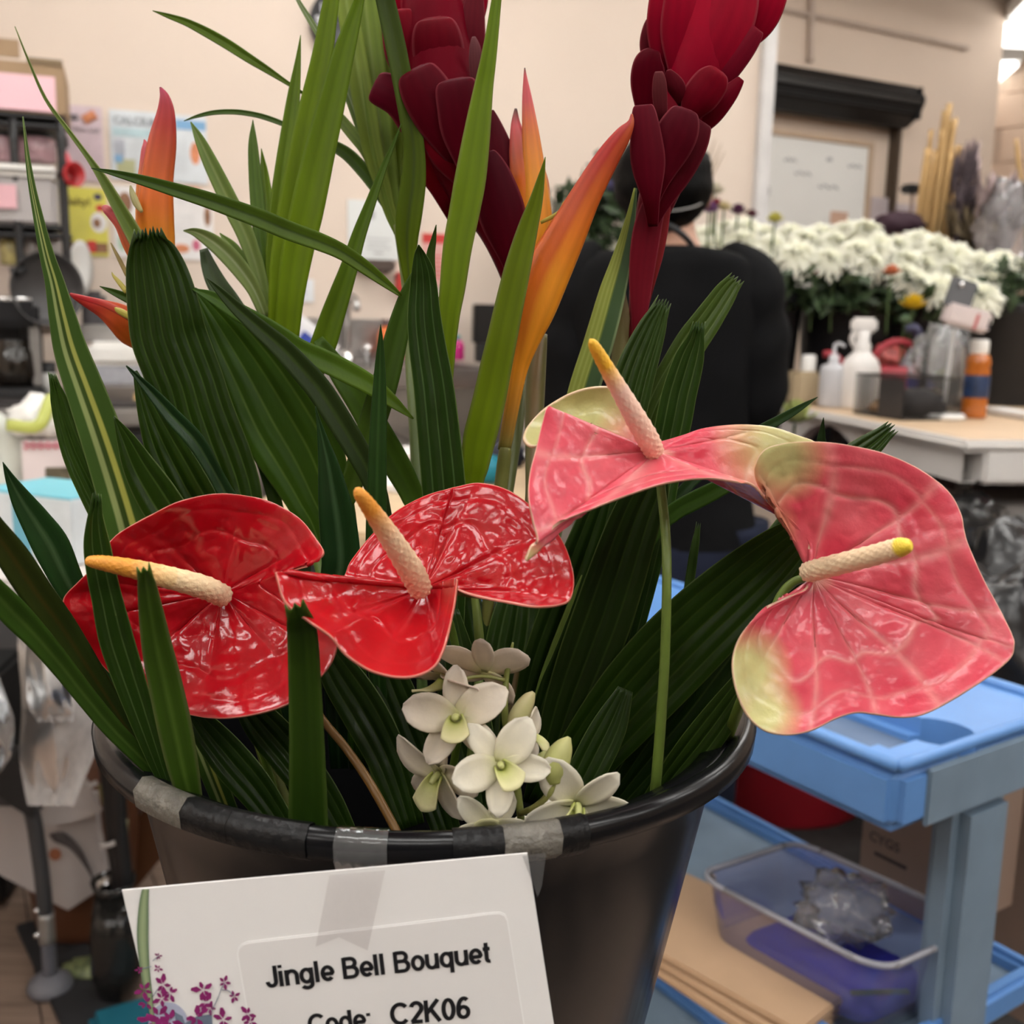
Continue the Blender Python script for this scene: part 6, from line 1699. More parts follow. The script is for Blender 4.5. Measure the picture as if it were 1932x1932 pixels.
o = box('storage_crate', PZ(60, 1760, .0) + Vector((-.45, .14, .25)), (.7, .22, .48), mat('crate_black', (.01, .01, .01), .6), R(8), .01)
tag(o, 'black storage crate in the dark under the work table', 'crate')
# ---- person in black at the middle, seen from behind
PYY = 2.1
def pp(x, y, dy=0.): return PY(x, y, PYY + dy)
SKIN = mat('skin', (.50, .27, .18), .5, var=.06, scale=12); BLKC = mat('black_cloth', (.0045, .0045, .005), .9, spec=.12, var=.3, scale=14, bump=.15, bscale=25); HAIRM = mat('black_hair', (.0025, .0022, .002), .55, spec=.06, var=.3, scale=30, bump=.4, bscale=90, stretch=(1, 1, .2)); JEAN = mat('dark_jeans', (.012, .015, .030), .85, spec=.15, var=.25, scale=20, bump=.1, bscale=60)
hip = pp(1265, 1010)
per = thing('person', 'person in a black long sleeved top and dark jeans standing with their back turned', 'person', (hip.x, hip.y, 0))
def skin_mesh(name, nodes, edges, m, parent, root=0, sub=2):
    me = bpy.data.meshes.new(name)
    me.from_pydata([n[0] for n in nodes], edges, [])
    ob = bpy.data.objects.new(name, me); COL.objects.link(ob)
    sk = ob.modifiers.new('skin', 'SKIN'); sk.use_smooth_shade = True
    for i, n in enumerate(nodes):
        r = n[1]
        me.skin_vertices[0].data[i].radius = r if isinstance(r, tuple) else (r, r)
        me.skin_vertices[0].data[i].use_root = (i == root)
    sb = ob.modifiers.new('sub', 'SUBSURF'); sb.levels = sub; sb.render_levels = sub
    dg = bpy.context.evaluated_depsgraph_get()
    ev = ob.evaluated_get(dg).to_mesh()
    vs = [v.co.copy() for v in ev.vertices]; fs = [list(p.vertices) for p in ev.polygons]
    ob.evaluated_get(dg).to_mesh_clear()
    bpy.data.objects.remove(ob); bpy.data.meshes.remove(me)
    return mk(name, vs, fs, m, parent)
zf = 0.0
hx = hip.x
def B(dx, dy, z): return Vector((hip.x + dx, hip.y + dy, z))
zh = hip.z
zn = pp(1262, 455).z; zhd = pp(1258, 345).z
xs = pp(1245, 500).x - hip.x
nodes = [(B(0, 0, zh), .13), (B(-.01, .0, zh + .18), .12), (B(-.015, .0, zh + .36), .13), (B(xs, .0, zn - .10), .095), (B(xs + .012, .0, zn), .055), (B(xs + .012, .02, zn + .055), .052), (B(xs + .01, .03, zhd - .02), (.078, .085)), (B(xs + .008, .03, zhd + .05), (.075, .088)), (B(xs + .008, .03, zhd + .09), (.05, .06)),
         (B(xs - .16, 0, zn - .12), .052), (B(xs - .20, .0, zn - .32), .05), (B(xs - .16, .17, zn - .40), .042), (B(xs - .10, .30, zn - .40), .032), (B(xs - .09, .37, zn - .41), (.02, .038)),
         (B(xs + .16, 0, zn - .12), .052), (B(xs + .20, .0, zn - .34), .05), (B(xs + .16, .17, zn - .41), .042), (B(xs + .10, .30, zn - .41), .032), (B(xs + .09, .37, zn - .42), (.02, .038)),
         (B(-.085, 0, zh - .08), .095), (B(-.09, .01, zh * .50), .065), (B(-.09, -.01, .10), .042), (B(-.09, .08, .04), .038), (B(-.09, .16, .03), .03),
         (B(.085, 0, zh - .08), .095), (B(.09, .01, zh * .50), .065), (B(.09, -.01, .10), .042), (B(.09, .08, .04), .038), (B(.09, .16, .03), .03)]
edges = [(0, 1), (1, 2), (2, 3), (3, 4), (4, 5), (5, 6), (6, 7), (7, 8), (3, 9), (9, 10), (10, 11), (11, 12), (12, 13), (3, 14), (14, 15), (15, 16), (16, 17), (17, 18), (0, 19), (19, 20), (20, 21), (21, 22), (22, 23), (0, 24), (24, 25), (25, 26), (26, 27), (27, 28)]
for (hi, sg) in ((13, 1), (18, -1)):
    base = nodes[hi][0]
    for k in range(4):
        o_ = Vector((sg * (-.028 + .018 * k), .02, 0))
        L = [.062, .075, .07, .055][k]
        i0 = len(nodes)
        nodes.append((base + o_ + Vector((0, L * .35, -.004)), .0095)); nodes.append((base + o_ + Vector((0, L * .7, -.018)), .0085)); nodes.append((base + o_ + Vector((0, L * .9, -.036)), .007))
        edges += [(hi, i0), (i0, i0 + 1), (i0 + 1, i0 + 2)]
    i0 = len(nodes)
    nodes.append((base + Vector((sg * .045, -.01, -.005)), .011)); nodes.append((base + Vector((sg * .055, .025, -.02)), .009))
    edges += [(hi, i0), (i0, i0 + 1)]
skin_mesh('body', nodes, edges, SKIN, per)
# face parts on the far side of the head
hc = B(xs + .01, .03, zhd)
lathe('nose', [(0, .034), (.006, .03), (.011, .012), (.014, 0), (0, -.004)], hc + Vector((0, .086, -.02)), SKIN, per, n=10, rot=Matrix.Rotation(R(-70), 3, 'X'))
for sg in (-1, 1):
    lathe('eye', [(0, .012), (.008, .009), (.012, 0), (.008, -.009), (0, -.012)], hc + Vector((.03 * sg, .078, .005)), WHITE, per, n=12)
    lathe('ear', [(0, .007), (.012, .006), (.02, .003), (.024, -.002), (.016, -.006), (0, -.004)], hc + Vector((.083 * sg, .0, -.01)), SKIN, per, n=16, rot=Matrix.Rotation(R(90 * sg), 3, 'Y'), sx=1.4)
# shirt: trunk and sleeves
def ring_loft(name, rows, m, parent, nu=40, wr=0.):
    V, Fc = [], []
    S = cr(rows, 6 * (len(rows) - 1))
    for i, (x, y, hw, dp) in enumerate(S):
        c = pp(x, y); k = hw * c.y / F * 1.0
        for a in range(nu):
            an = 2 * math.pi * a / nu
            ca_, sa_ = math.cos(an), math.sin(an)
            e = .8
            d = 1 + wr * noise.noise(Vector((an * 1.5, i * .14, 1)))
            V.append(c + Vector((k * math.copysign(abs(ca_) ** e, ca_) * d, dp * math.copysign(abs(sa_) ** e, sa_) * d, 0)))
    n = len(S)
    for i in range(n - 1):
        for a in range(nu):
            b = (a + 1) % nu
            Fc.append([i * nu + a, i * nu + b, (i + 1) * nu + b, (i + 1) * nu + a])
    return mk(name, V, Fc, m, parent)
ring_loft('shirt', [(1268, 468, 62, .085), (1264, 474, 106, .10), (1256, 486, 146, .112), (1248, 515, 172, .122), (1243, 580, 182, .125), (1242, 680, 176, .13), (1246, 780, 164, .128), (1252, 880, 156, .125), (1262, 960, 158, .13), (1268, 1015, 160, .135)], BLKC, per, wr=.04)
def sleeve(pts):
    tubew('sleeve', [p for p, r in pts], [r for p, r in pts], BLKC, per, nu=20, nv=40, up=(0, 1, .2), bump=lambda v, a: 1 + .05 * math.sin(v * 40 + 2 * math.sin(a)))
shl = pp(1110, 530); shr = pp(1392, 530)
sleeve([(pp(1150, 508), .05), (pp(1105, 532), .080), (pp(1080, 620), .078), (pp(1072, 720), .072), (pp(1085, 800, .03), .066), (pp(1110, 850, .14), .058), (pp(1140, 870, .24), .05)])
sleeve([(pp(1345, 508), .05), (pp(1390, 535), .080), (pp(1408, 620), .080), (pp(1412, 720), .076), (pp(1400, 800, .03), .066), (pp(1375, 850, .14), .058), (pp(1350, 870, .24), .05)])
def leg(sg):
    tubew('trouser_leg', [B(.08 * sg, 0, zh + .03), B(.088 * sg, 0, zh - .12), B(.09 * sg, .01, zh * .5), B(.09 * sg, 0, zh * .25), B(.09 * sg, -.005, .06)], [.115, .112, .082, .07, .068], JEAN, per, nu=20, nv=30, up=(0, 1, 0))
leg(-1); leg(1)
ring_loft('trouser_seat', [(1266, 975, 148, .12), (1266, 1020, 160, .135), (1266, 1080, 166, .135), (1266, 1130, 160, .125)], JEAN, per)
for sg in (-1, 1):
    q = B(.09 * sg, .05, .0)
    box('shoe', q + Vector((0, 0, .035)), (.10, .27, .07), BLACK, 0, .025, per)
# hair: short dark cap gathered at the nape
V, Fc = [], []
n = 40
hcen = pp(1250, 345) + Vector((0, .0, 0))
hw_ = 90 * PYY / F
for i in range(n // 2 + 1):
    t = math.pi * i / (n // 2)
    for j in range(n):
        a = 2 * math.pi * j / n
        d = Vector((math.sin(t) * math.cos(a), math.sin(t) * math.sin(a), math.cos(t)))
        k = 1 + .05 * noise.noise(d * 3.) + .02 * noise.noise(d * 14)
        q = Vector((d.x * hw_, d.y * hw_ * 1.05 - (.012 if d.z < 0 else 0), d.z * hw_ * 1.08)) * k
        if d.z < -.3: q.x *= 1 - .25 * (-.3 - d.z) / .7
        if d.y > .35: q.y *= .62
        V.append(hcen + q)
for i in range(n // 2):
    for j in range(n):
        Fc.append([i * n + j, (i + 1) * n + j, (i + 1) * n + (j + 1) % n, i * n + (j + 1) % n])
mk('hair', V, Fc, HAIRM, per)
tubew('neck_strap', [pp(1222, 415, -.03), pp(1262, 425, -.085), pp(1300, 455, -.07), pp(1318, 490, -.03)], .006, BLACK, per, nu=8)
tubew('mask_loop', [pp(1200, 388, -.06), pp(1255, 398, -.105), pp(1310, 390, -.09), pp(1335, 375, -.02)], .0013, mat('mask_grey', (.35, .34, .33), .6), per, nu=6)

# ---- far wall: air curtain, whiteboard
O2, N2, U2, Z2 = W2A, W2N, W2U, W2Z
a = PP(1420, 150, O2, N2); b = PP(1722, 178, O2, N2)
s_a, s_b = (a - W2A).dot(U2), (b - W2A).dot(U2)
zt_, zb_ = PP(1424, 101, O2 + N2 * .2, N2).z, PP(1424, 184, O2 + N2 * .2, N2).z
th = thing('air_curtain', 'long black air curtain unit mounted on the wall above the whiteboard', 'air curtain', (a + b) / 2 + N2 * .1)
prof = [(0, zb_), (.10, zb_ - .01), (.17, zb_ + .03), (.20, zb_ + .09), (.20, zt_ - .06), (.16, zt_ - .01), (0, zt_)]
V, Fc = [], []
s_a2 = (PP(1420, 150, O2 + N2 * .15, N2) - O2).dot(U2); s_b2 = (PP(1732, 168, O2 + N2 * .15, N2) - O2).dot(U2)
for s in (s_a2, s_b2):
    for (f, z) in prof:
        q = O2 + U2 * s + N2 * (f + .001); V.append(Vector((q.x, q.y, z)))
k = len(prof)
for j in range(k):
    Fc.append([j, (j + 1) % k, k + (j + 1) % k, k + j])
Fc += [list(range(k))[::-1], [k + j for j in range(k)]]
mk('housing', V, Fc, mat('satin_black', (.007, .0065, .0065), .42, var=.15, spec=.25), th, smooth=False)
for (f, z, hh_) in ((.205, zt_ - .085, .02), (.205, zb_ + .11, .008)):
    c = O2 + U2 * ((s_a2 + s_b2) / 2) + N2 * f
    box('trim_line', (c.x, c.y, z), (s_b2 - s_a2 - .06, .006, hh_), mat('vent_dark', (.03, .029, .028), .35), Z2, .002, th)
c = O2 + U2 * ((s_a2 + s_b2) / 2) + N2 * .19
boxes('intake_slats', [((c.x, c.y, zt_ - .10 - .016 * i), (s_b2 - s_a2 - .1, .004, .004), Z2) for i in range(3)], BLACK, th)
for ss in (s_a2 + .02, s_b2 - .02):
    c = O2 + U2 * ss + N2 * .102
    box('end_cap', (c.x, c.y, (zt_ + zb_) / 2), (.015, .19, zt_ - zb_ - .03), BLACK, Z2, .004, th)
# door frame behind the board
FRM = mat('frame_tan', (.46, .335, .235), .6, var=.08)
c, w_, h_ = wrect(1400, 196, 1690, 560, O2, N2, U2)
th = thing('whiteboard', 'large whiteboard in a thin wooden frame under the black air curtain', 'whiteboard', PP(1520, 440, O2, N2) + N2 * .03)
A_, B_ = PP(1420, 256, O2 + N2 * .03, N2), PP(1640, 272, O2 + N2 * .03, N2)
A2_ = PP(1400, 440, O2 + N2 * .03, N2)
sl_, sr_ = (A_ - O2).dot(U2), (B_ - O2).dot(U2)
zt2_ = (A_.z + B_.z) / 2; zb2_ = PP(1500, 560, O2, N2).z
def w2box(name, s0, s1, f0, f1, z0, z1, m, parent=None, bev=.002):
    c = O2 + U2 * ((s0 + s1) / 2) + N2 * ((f0 + f1) / 2)
    return box(name, (c.x, c.y, (z0 + z1) / 2), (abs(s1 - s0), abs(f1 - f0), abs(z1 - z0)), m, Z2, bev, parent)
w2box('panel', sl_, sr_, .01, .03, zb2_, zt2_, mat('board_white', (.74, .73, .70), .3, var=.03, scale=2), th)
fw = .028
w2box('frame_rail', sl_ - fw, sr_ + fw, .005, .04, zt2_, zt2_ + fw, FRM, th)
w2box('frame_rail', sl_ - fw, sr_ + fw, .005, .04, zb2_ - fw, zb2_, FRM, th)
w2box('frame_stile', sl_ - fw, sl_, .005, .04, zb2_, zt2_, FRM, th)
w2box('frame_stile', sr_, sr_ + fw, .005, .04, zb2_, zt2_, FRM, th)
MK = mat('marker_grey', (.42, .42, .42), .6)
for (x, y, w_) in ((1480, 300, 22), (1560, 300, 10), (1545, 350, 36), (1500, 325, 30), (1600, 312, 26)):
    q = [PP(x + w_ * t, y + 3 * math.sin(t * 14) + w_ * t * .12, O2 + N2 * .032, N2) for t in [i / 8 for i in range(9)]]
    tubew('marker_writing', q, .004, MK, th, nu=5)
tubew('marker_drawing', [PP(1444 + 8 * math.cos(t), 360 + 14 * math.sin(t), O2 + N2 * .032, N2) for t in [i * .7 for i in range(10)]], .005, MK, th, nu=5)
c, w_, h_ = wrect(1568, 398, 1598, 424, O2 + N2 * .033, N2, U2)
box('peach_note', c, (w_, .004, h_), mat('note_peach', (.58, .37, .27), .6), Z2, 0, th)
# door frame post and header right of the board
d_s = (PP(1675, 330, O2, N2) - O2).dot(U2)
o = w2box('door_1', d_s - .012, d_s + .012, .0, .06, 0, PP(1682, 212, O2, N2).z, mat('dark_gap', (.06, .04, .025), .6)); o['kind'] = 'structure'
o = w2box('trim_4', d_s + .03, d_s + .10, .0, .02, 0, PP(1690, 200, O2, N2).z, PEACH2); o['kind'] = 'structure'
d_t = PP(1560, 214, O2, N2).z
o = w2box('trim_5', (PP(1418, 220, O2, N2) - O2).dot(U2), d_s, .0, .018, d_t - .02, d_t + .02, mat('header_tan', (.60, .47, .37), .6)); o['kind'] = 'structure'
for (lab, x0, y0, x1, y1) in (('lilac printed sheet pinned right of the whiteboard', 1637, 372, 1668, 432), ('pale printed sheet beside the bamboo', 1680, 384, 1712, 424), ('pale narrow sheet half hidden by the bamboo', 1714, 386, 1738, 424)):
    th, c, w_, h_ = wall_panel('pinned_sheet', lab, 'notice', x0, y0, x1, y1, O2, N2, U2, Z2, mat('sheet_lilac', (.50, .43, .44), .6), .008, off=.02)
    for k in range(4):
        yy = y0 + 10 + k * (y1 - y0 - 12) / 4
        on_wall(th, 'print_line', x0 + 5, yy, x1 - 6, yy + 2.5, O2, N2, U2, Z2, mat('lilac_ink', (.34, .28, .30), .6), .030, .002)
p = PP(1722, 357, O2 + N2 * .25, N2)
th = thing('desk_lamp', 'small black lamp head on a thin post left of the bamboo', 'lamp', Vector((p.x, p.y, p.z - .5)))
box('head', p, (.10, .08, .04), BLACK, Z2, .012, th)
tubew('post', [p, p + Vector((0, 0, -.25)), p + Vector((-.01, 0, -.6))], .008, mat('post_brown', (.25, .17, .13), .5), th, nu=8)

# ---- rear table with buckets of chrysanthemums
YB = 3.2
def rear(x, y, Y=YB): return PY(x, y, Y)
zr = .78
c = rear(1530, 700)
th = thing('rear_table', 'long dark table carrying the black buckets of white chrysanthemums', 'table', (1.05, YB + .12, 0))
box('top', (1.22, YB + .05, zr - .02), (1.75, .5, .04), mat('dark_table', (.035, .032, .03), .5), 0, .006, th)
for sx in (-.95, .95):
    for sy in (-.2, .2):
        box('leg', (1.22 + sx * .85, YB + .05 + sy, (zr - .04) / 2), (.045, .045, zr - .04), BLACK, 0, .004, th)
BKT = mat('bucket_black', (.012, .012, .013), .42, var=.2, spec=.3); 
def black_bucket(label, x, Y, ytop, r, group=None):
    q = rear(x, ytop, Y)
    h = q.z - zr
    b = Vector((q.x, q.y, zr))
    th = thing('black_bucket', label, 'bucket', b, group)
    lathe('body', [(0, .002), (r * .74, .002), (r * .76, .01), (r * .96, h - .03), (r, h - .02), (r, h), (r * .95, h), (r * .9, h - .04), (r * .7, .02), (0, .02)], b, BKT, th, n=32)
    lathe('rim', [(r, h - .008), (r * 1.04, h - .004), (r * 1.04, h + .006), (r * .97, h + .006), (r * .96, h - .004)], b, BKT, th, n=32)
    return q
bks = []
for lab, x, Y, yt, r in [('black flower bucket behind the person', 1180, 3.15, 545, .15), ('black flower bucket just right of the black shirt', 1420, 3.2, 560, .15), ('black flower bucket behind the red watering can', 1610, 3.25, 556, .16), ('black flower bucket behind the clear vase', 1775, 3.15, 560, .15), ('black flower bucket at the right edge', 1910, 3.15, 580, .16)]:
    bks.append((black_bucket(lab, x, Y, yt, r), x, r))
# dark foliage under the blooms
FOL = mat('mum_foliage', (.028, .052, .018), .55, var=.5, scale=30)
def foliage(label, cx, cy, Y, sx, sy, sz, n, seed, m=FOL, ls=.05):
    rn = random.Random(seed)
    c = rear(cx, cy, Y)
    V, Fc = [], []
    for i in range(n):
        d = Vector((rn.gauss(0, .45) * sx, rn.gauss(0, .45) * sy, rn.uniform(-1, 1) * sz))
        q = c + d
        L = ls * rn.uniform(.6, 1.4)
        ax = Vector((rn.uniform(-1, 1), rn.uniform(-1, 1), rn.uniform(-.4, 1))).normalized()
        sd = ax.cross(Vector((rn.uniform(-1, 1), rn.uniform(-1, 1), rn.uniform(-1, 1)))).normalized()
        k = len(V)
        nn = ax.cross(sd)
        V += [q - ax * L / 2, q + sd * L * .25 - nn * L * .05, q + nn * L * .04, q - sd * L * .25 - nn * L * .05, q + ax * L / 2]
        Fc += [[k, k + 1, k + 2], [k, k + 2, k + 3], [k + 1, k + 4, k + 2], [k + 2, k + 4, k + 3]]
    o = mk('foliage', V, Fc, m)
    o['kind'] = 'stuff'
    return tag(o, label, 'foliage')
foliage('dark chrysanthemum foliage just right of the black shirt', 1440, 546, 3.10, .19, .12, .055, 460, 1)
foliage('dark chrysanthemum foliage above the red watering can', 1605, 548, 3.10, .19, .12, .055, 460, 2)
foliage('dark chrysanthemum foliage behind the phone stand', 1775, 575, 3.06, .17, .10, .045, 330, 3)
foliage('dark chrysanthemum foliage at the right edge', 1905, 545, 3.15, .13, .12, .075, 300, 4)
foliage('dark greenery behind the person at the left shoulder', 1090, 420, 3.1, .10, .08, .10, 260, 5)
foliage('dark leafy stems behind the head of the person', 1150, 380, 3.15, .08, .06, .12, 160, 6, ls=.06)
# the blooms
MUM = mat('mum_petal', rough=.6, vcol=True, var=.04, scale=60, trans=.15)
def mum_mesh(seed, rad):
    rn = random.Random(seed)
    V, Fc, C = [], [], []
    n = 150
    for i in range(n):
        t = (i + .5) / n
        el = R(82) - t * R(112)
        az = i * 2.39996 + rn.uniform(-.15, .15)
        L = rad * (.45 + .55 * t) * rn.uniform(.85, 1.12)
        d = Vector((math.cos(el) * math.cos(az), math.cos(el) * math.sin(az), math.sin(el)))
        sd = d.cross(Vector((0, 0, 1))).normalized()
        up = sd.cross(d)
        w_ = rad * .10
        k = len(V)
        b0 = Vector((0, 0, rad * .05))
        for (s, ww, dr) in ((.08, .5, 0), (.5, 1., .04 * rad), (.85, .9, .0), (1.0, .25, -.10 * rad)):
            q = b0 + d * L * s + up * dr
            V += [q - sd * w_ * ww, q + sd * w_ * ww]
            cc = lerp3((.62, .64, .34), (.83, .82, .70), clamp(s * .8 + t * .5))
            C += [cc, cc]
        for s in range(3):
            Fc.append([k + 2 * s, k + 2 * s + 1, k + 2 * s + 3, k + 2 * s + 2])
    return V, Fc, C
ST = mat('mum_stem', (.06, .10, .03), .6)
blooms = [(1335, 452, 0), (1372, 440, .12), (1405, 436, .04), (1398, 462, -.08), (1440, 448, .06), (1350, 476, -.06), (1455, 470, -.06), (1492, 446, .08), (1520, 462, 0), (1505, 486, -.10), (1548, 448, .10), (1575, 464, 0), (1562, 494, -.12),
          (1602, 446, .06), (1632, 444, .0), (1655, 466, -.05), (1618, 480, -.1), (1640, 502, -.12), (1690, 470, .0), (1735, 462, .06), (1765, 474, .02), (1708, 500, -.06), (1800, 492, .04), (1740, 504, -.04), (1845, 506, .03), (1788, 520, -.05), (1888, 502, .08), (1920, 512, .0), (1868, 536, -.02), (1725, 535, -.12), (1770, 548, -.15), (1815, 552, -.12), (1850, 566, -.16), (1705, 522, -.1), (1138, 455, .0), (1170, 462, .04), (1110, 462, .06)]
m0 = None
GM_ = 'white spider chrysanthemums in the row of black buckets'
for i, (x, y, dy) in enumerate(blooms):
    q = rear(x, y, 3.16 + dy)
    if m0 is None:
        rad = 44 * 3.16 / F
        V, Fc, C = mum_mesh(3, rad)
        t = thing('chrysanthemum', 'white spider chrysanthemum bloom in the row of black buckets', 'flower', (0, 0, 0), GM_)
        mk('bloom', V, Fc, MUM, t, cols=C)
        lathe('calyx', [(0, -.018), (rad * .3, -.012), (rad * .36, .0), (0, .004)], (0, 0, 0), ST, t, n=12)
        tubew('stem', [Vector((0, 0, -.01)), Vector((0, 0, -.04)), Vector((.005, 0, -.075))], .004, ST, t, nu=6)
        m0 = t
    else:
        t = m0.copy(); COL.objects.link(t)
        for ch in list(m0.children):
            c = ch.copy(); COL.objects.link(c); c.parent = t
    lab = ('white chrysanthemum bloom behind the shoulder of the person, left of the ginger stem' if x < 1200 else 'white chrysanthemum bloom in the cluster just right of the black shirt' if x < 1480 else
           'white chrysanthemum bloom in the cluster below the whiteboard, above the watering can' if x < 1670 else 'cream chrysanthemum bloom in the drooping front cluster behind the phone stand' if y > 500 else 'white chrysanthemum bloom in the back row below the bamboo, at the right')
    tag(t, lab, None, lab.replace('bloom', 'blooms'))
    rn = random.Random(i)
    t.location = q
    t.rotation_euler = (R(38) + rn.uniform(-.25, .25), rn.uniform(-.3, .3), rn.uniform(0, .5))
    k = rn.uniform(.88, 1.12)
    t.scale = (k, k, k)
def small_flower(label, x, y, Y, r, col, seed, cat='flower', yc=None):
    q = rear(x, y, Y)
    V, Fc, C = [], [], []
    rn = random.Random(seed)
    for ring in range(3):
        for i in range(7):
            az = i * .8976 + ring * .45 + rn.uniform(-.2, .2)
            el = R([20, 48, 75][ring])
            d = Vector((math.cos(el) * math.cos(az), math.cos(el) * math.sin(az), math.sin(el)))
            sd = d.cross(Vector((0, 0, 1))).normalized(); up = sd.cross(d)
            k = len(V)
            for (s, ww) in ((.1, .12), (.6, .36), (1., .16)):
                qq = q + (d * s + up * .15 * s * s) * r
                V += [qq - sd * ww * r, qq + up * .06 * r, qq + sd * ww * r]
                C += [tuple(c_ * (.7 + .3 * s) for c_ in col)] * 3
            for s in range(2):
                Fc += [[k + 3 * s, k + 3 * s + 1, k + 3 * s + 4, k + 3 * s + 3], [k + 3 * s + 1, k + 3 * s + 2, k + 3 * s + 5, k + 3 * s + 4]]
    th = thing('small_flower', label, cat, q)
    mk('bloom', V, Fc, MUM, th, cols=C)
    tubew('stem', [q, q + Vector((0, .01, -.06)), q + Vector((.005, .02, -.16))], .003, ST, th, nu=6)
for a in [('yellow bloom above the white chrysanthemums in front of the whiteboard', 1462, 420, 3.05, .028, (.62, .58, .12)), ('purple bloom right of the head of the person', 1338, 402, 3.05, .035, (.24, .10, .28)), ('cream bloom between purple and yellow ones by the head', 1366, 398, 3.05, .026, (.66, .56, .32)), ('dark plum bloom at the foot of the whiteboard frame', 1392, 405, 3.08, .03, (.12, .03, .09)),
          ('pale white bloom above the purple one by the head', 1348, 368, 3.1, .034, (.62, .58, .46)), ('deep red bloom beside the ear of the person', 1352, 388, 3.06, .02, (.30, .03, .05)), ('maroon bloom at the left foot of the whiteboard', 1418, 410, 3.1, .022, (.14, .03, .05)),
          ('orange bud in the dark foliage above the watering can, left one', 1536, 516, 3.05, .018, (.62, .16, .05)), ('orange bud in the dark foliage above the watering can, middle one', 1574, 518, 3.05, .022, (.66, .18, .06)), ('coral bloom at the left end of the front chrysanthemums', 1682, 520, 2.98, .03, (.70, .26, .14)),
          ('violet bloom behind the orange heliconia', 1152, 365, 3.1, .035, (.12, .11, .24)), ('rust bloom behind the head, beside the heliconia', 1176, 378, 3.1, .024, (.35, .10, .06)), ('pale green hydrangea tip under the folding table edge', 1500, 800, 2.2, .05, (.50, .55, .22))]:
    small_flower(*a, seed=int(a[1]))
# thin dry grass above the head
for i, (x0, y0, x1, y1) in enumerate([(1330, 330, 1350, 262), (1336, 336, 1362, 270), (1340, 340, 1368, 285)]):
    o = tubew('grass_stalk', [rear(x0, y0, 3.3), rear((x0 + x1) / 2 - 1, (y0 + y1) / 2, 3.3), rear(x1, y1, 3.3)], [.003, .003, .001], mat('dry_grass', (.34, .26, .18), .7), None, nu=5)
    tag(o, 'thin dry grass stalk above the right of the head, %s' % ['left', 'middle', 'right'][i], 'grass')

# ---- bamboo canes and dry wrapped bunches, far right
BAM = mat('bamboo', (.42, .26, .10), .5, var=.35, scale=10, stretch=(3, 3, .4))
YM = 4.3
rn = random.Random(4)
G = 'bamboo canes standing in the tall bunch'
canes = []
for i in range(22):
    t = i / 21
    xb = 1726 + 62 * t + rn.uniform(-4, 4)
    xt = 1752 + 62 * t + rn.uniform(-4, 4)
    yt = 282 + rn.uniform(-8, 8)
    if 7 <= i <= 12: yt = 235 + rn.uniform(-30, 14)
    if i in (9, 10): yt = 196
    if i == 3: yt = 245
    canes.append((xb, xt, yt, rn.uniform(-.06, .06)))
bm0 = None
for i, (xb, xt, yt, dy) in enumerate(canes):
    lo = PY(xb, 470, YM + dy); hi = PY(xt + (12 if yt < 240 else 0), yt, YM + dy)
    o = tubew('bamboo_cane', [lo + (lo - hi) * .8, lo, (lo + hi) / 2, hi], [.011, .011, .010, .008], BAM, None, nu=8, nv=18, bump=lambda v, a: 1 + .12 * (1 if (v * 9) % 1 < .07 else 0))
    tag(o, 'tan bamboo cane standing in the tall bunch right of the whiteboard', 'cane', G)
DRY = [mat('dry_purple', (.10, .075, .085), .8, var=.4, scale=20), mat('dry_brown', (.16, .12, .07), .8, var=.4, scale=20), mat('dry_pink', (.36, .27, .26), .8, var=.3, scale=20)]
def dry_bunch(label, x, yb, yt, spread, n, m, seed, Y=4.0, lean=0):
    rn = random.Random(seed)
    V, Fc = [], []
    for i in range(n):
        a = PY(x + rn.uniform(-spread, spread) * .4, yb, Y + rn.uniform(-.1, .1))
        b = PY(x + lean + rn.uniform(-spread, spread), yt + rn.uniform(0, (yb - yt) * .5), Y + rn.uniform(-.2, .2))
        mid = (a + b) / 2 + Vector((rn.uniform(-.02, .02), 0, .02))
        w_ = rn.uniform(.004, .010)
        k = len(V)
        s = Vector((1, .3, 0)) * w_
        f_ = Vector((0, 1, 0)) * w_
        for q, ww in ((a, .6), (mid, .7), (a + (b - a) * .78, 2.4), (b, .2)):
            V += [q - s * ww, q + f_ * ww, q + s * ww]
        for r_ in range(3):
            for e in range(3):
                e2 = (e + 1) % 3
                Fc.append([k + 3 * r_ + e, k + 3 * r_ + e2, k + 3 * r_ + 3 + e2, k + 3 * r_ + 3 + e])
    o = mk('dried_grass', V, Fc, m)
    o['kind'] = 'stuff'
    return tag(o, label, 'dried plants')
dry_bunch('dark purple dried stems right of the bamboo', 1806, 470, 265, 24, 70, DRY[0], 1, lean=22)
dry_bunch('brown dried bunch behind the white blooms at the right', 1835, 500, 380, 50, 160, DRY[1], 2)
dry_bunch('greyish purple dried plumes at the right edge', 1880, 490, 330, 46, 110, DRY[0], 3, lean=26)
dry_bunch('pale pink dried grass plumes at the right', 1860, 480, 318, 44, 60, DRY[2], 4, lean=20)
dry_bunch('thin pale dried twigs right of the bamboo', 1812, 420, 258, 16, 20, DRY[2], 5, lean=24)
o = tubew('bamboo_cane', [PY(1940, 460, 4.0), PY(1928, 360, 4.0), PY(1917, 262, 4.0)], [.012, .011, .006], BAM, None, nu=8)
tag(o, 'single tan cane leaning at the right edge', 'cane')
FILM = clear_mat('wrap_film', (.92, .90, .90), .22, .25, (.68, .64, .64))
def film(label, x, y, Y, s, seed, m=FILM):
    o = crumple('plastic_wrap', PY(x, y, Y), s, m, None, seed, amp=.5, flatb=False)
    return tag(o, label, 'wrap')
film('crumpled clear wrap around the dried bunch at the right edge', 1905, 430, 3.8, (.10, .06, .14), 3)
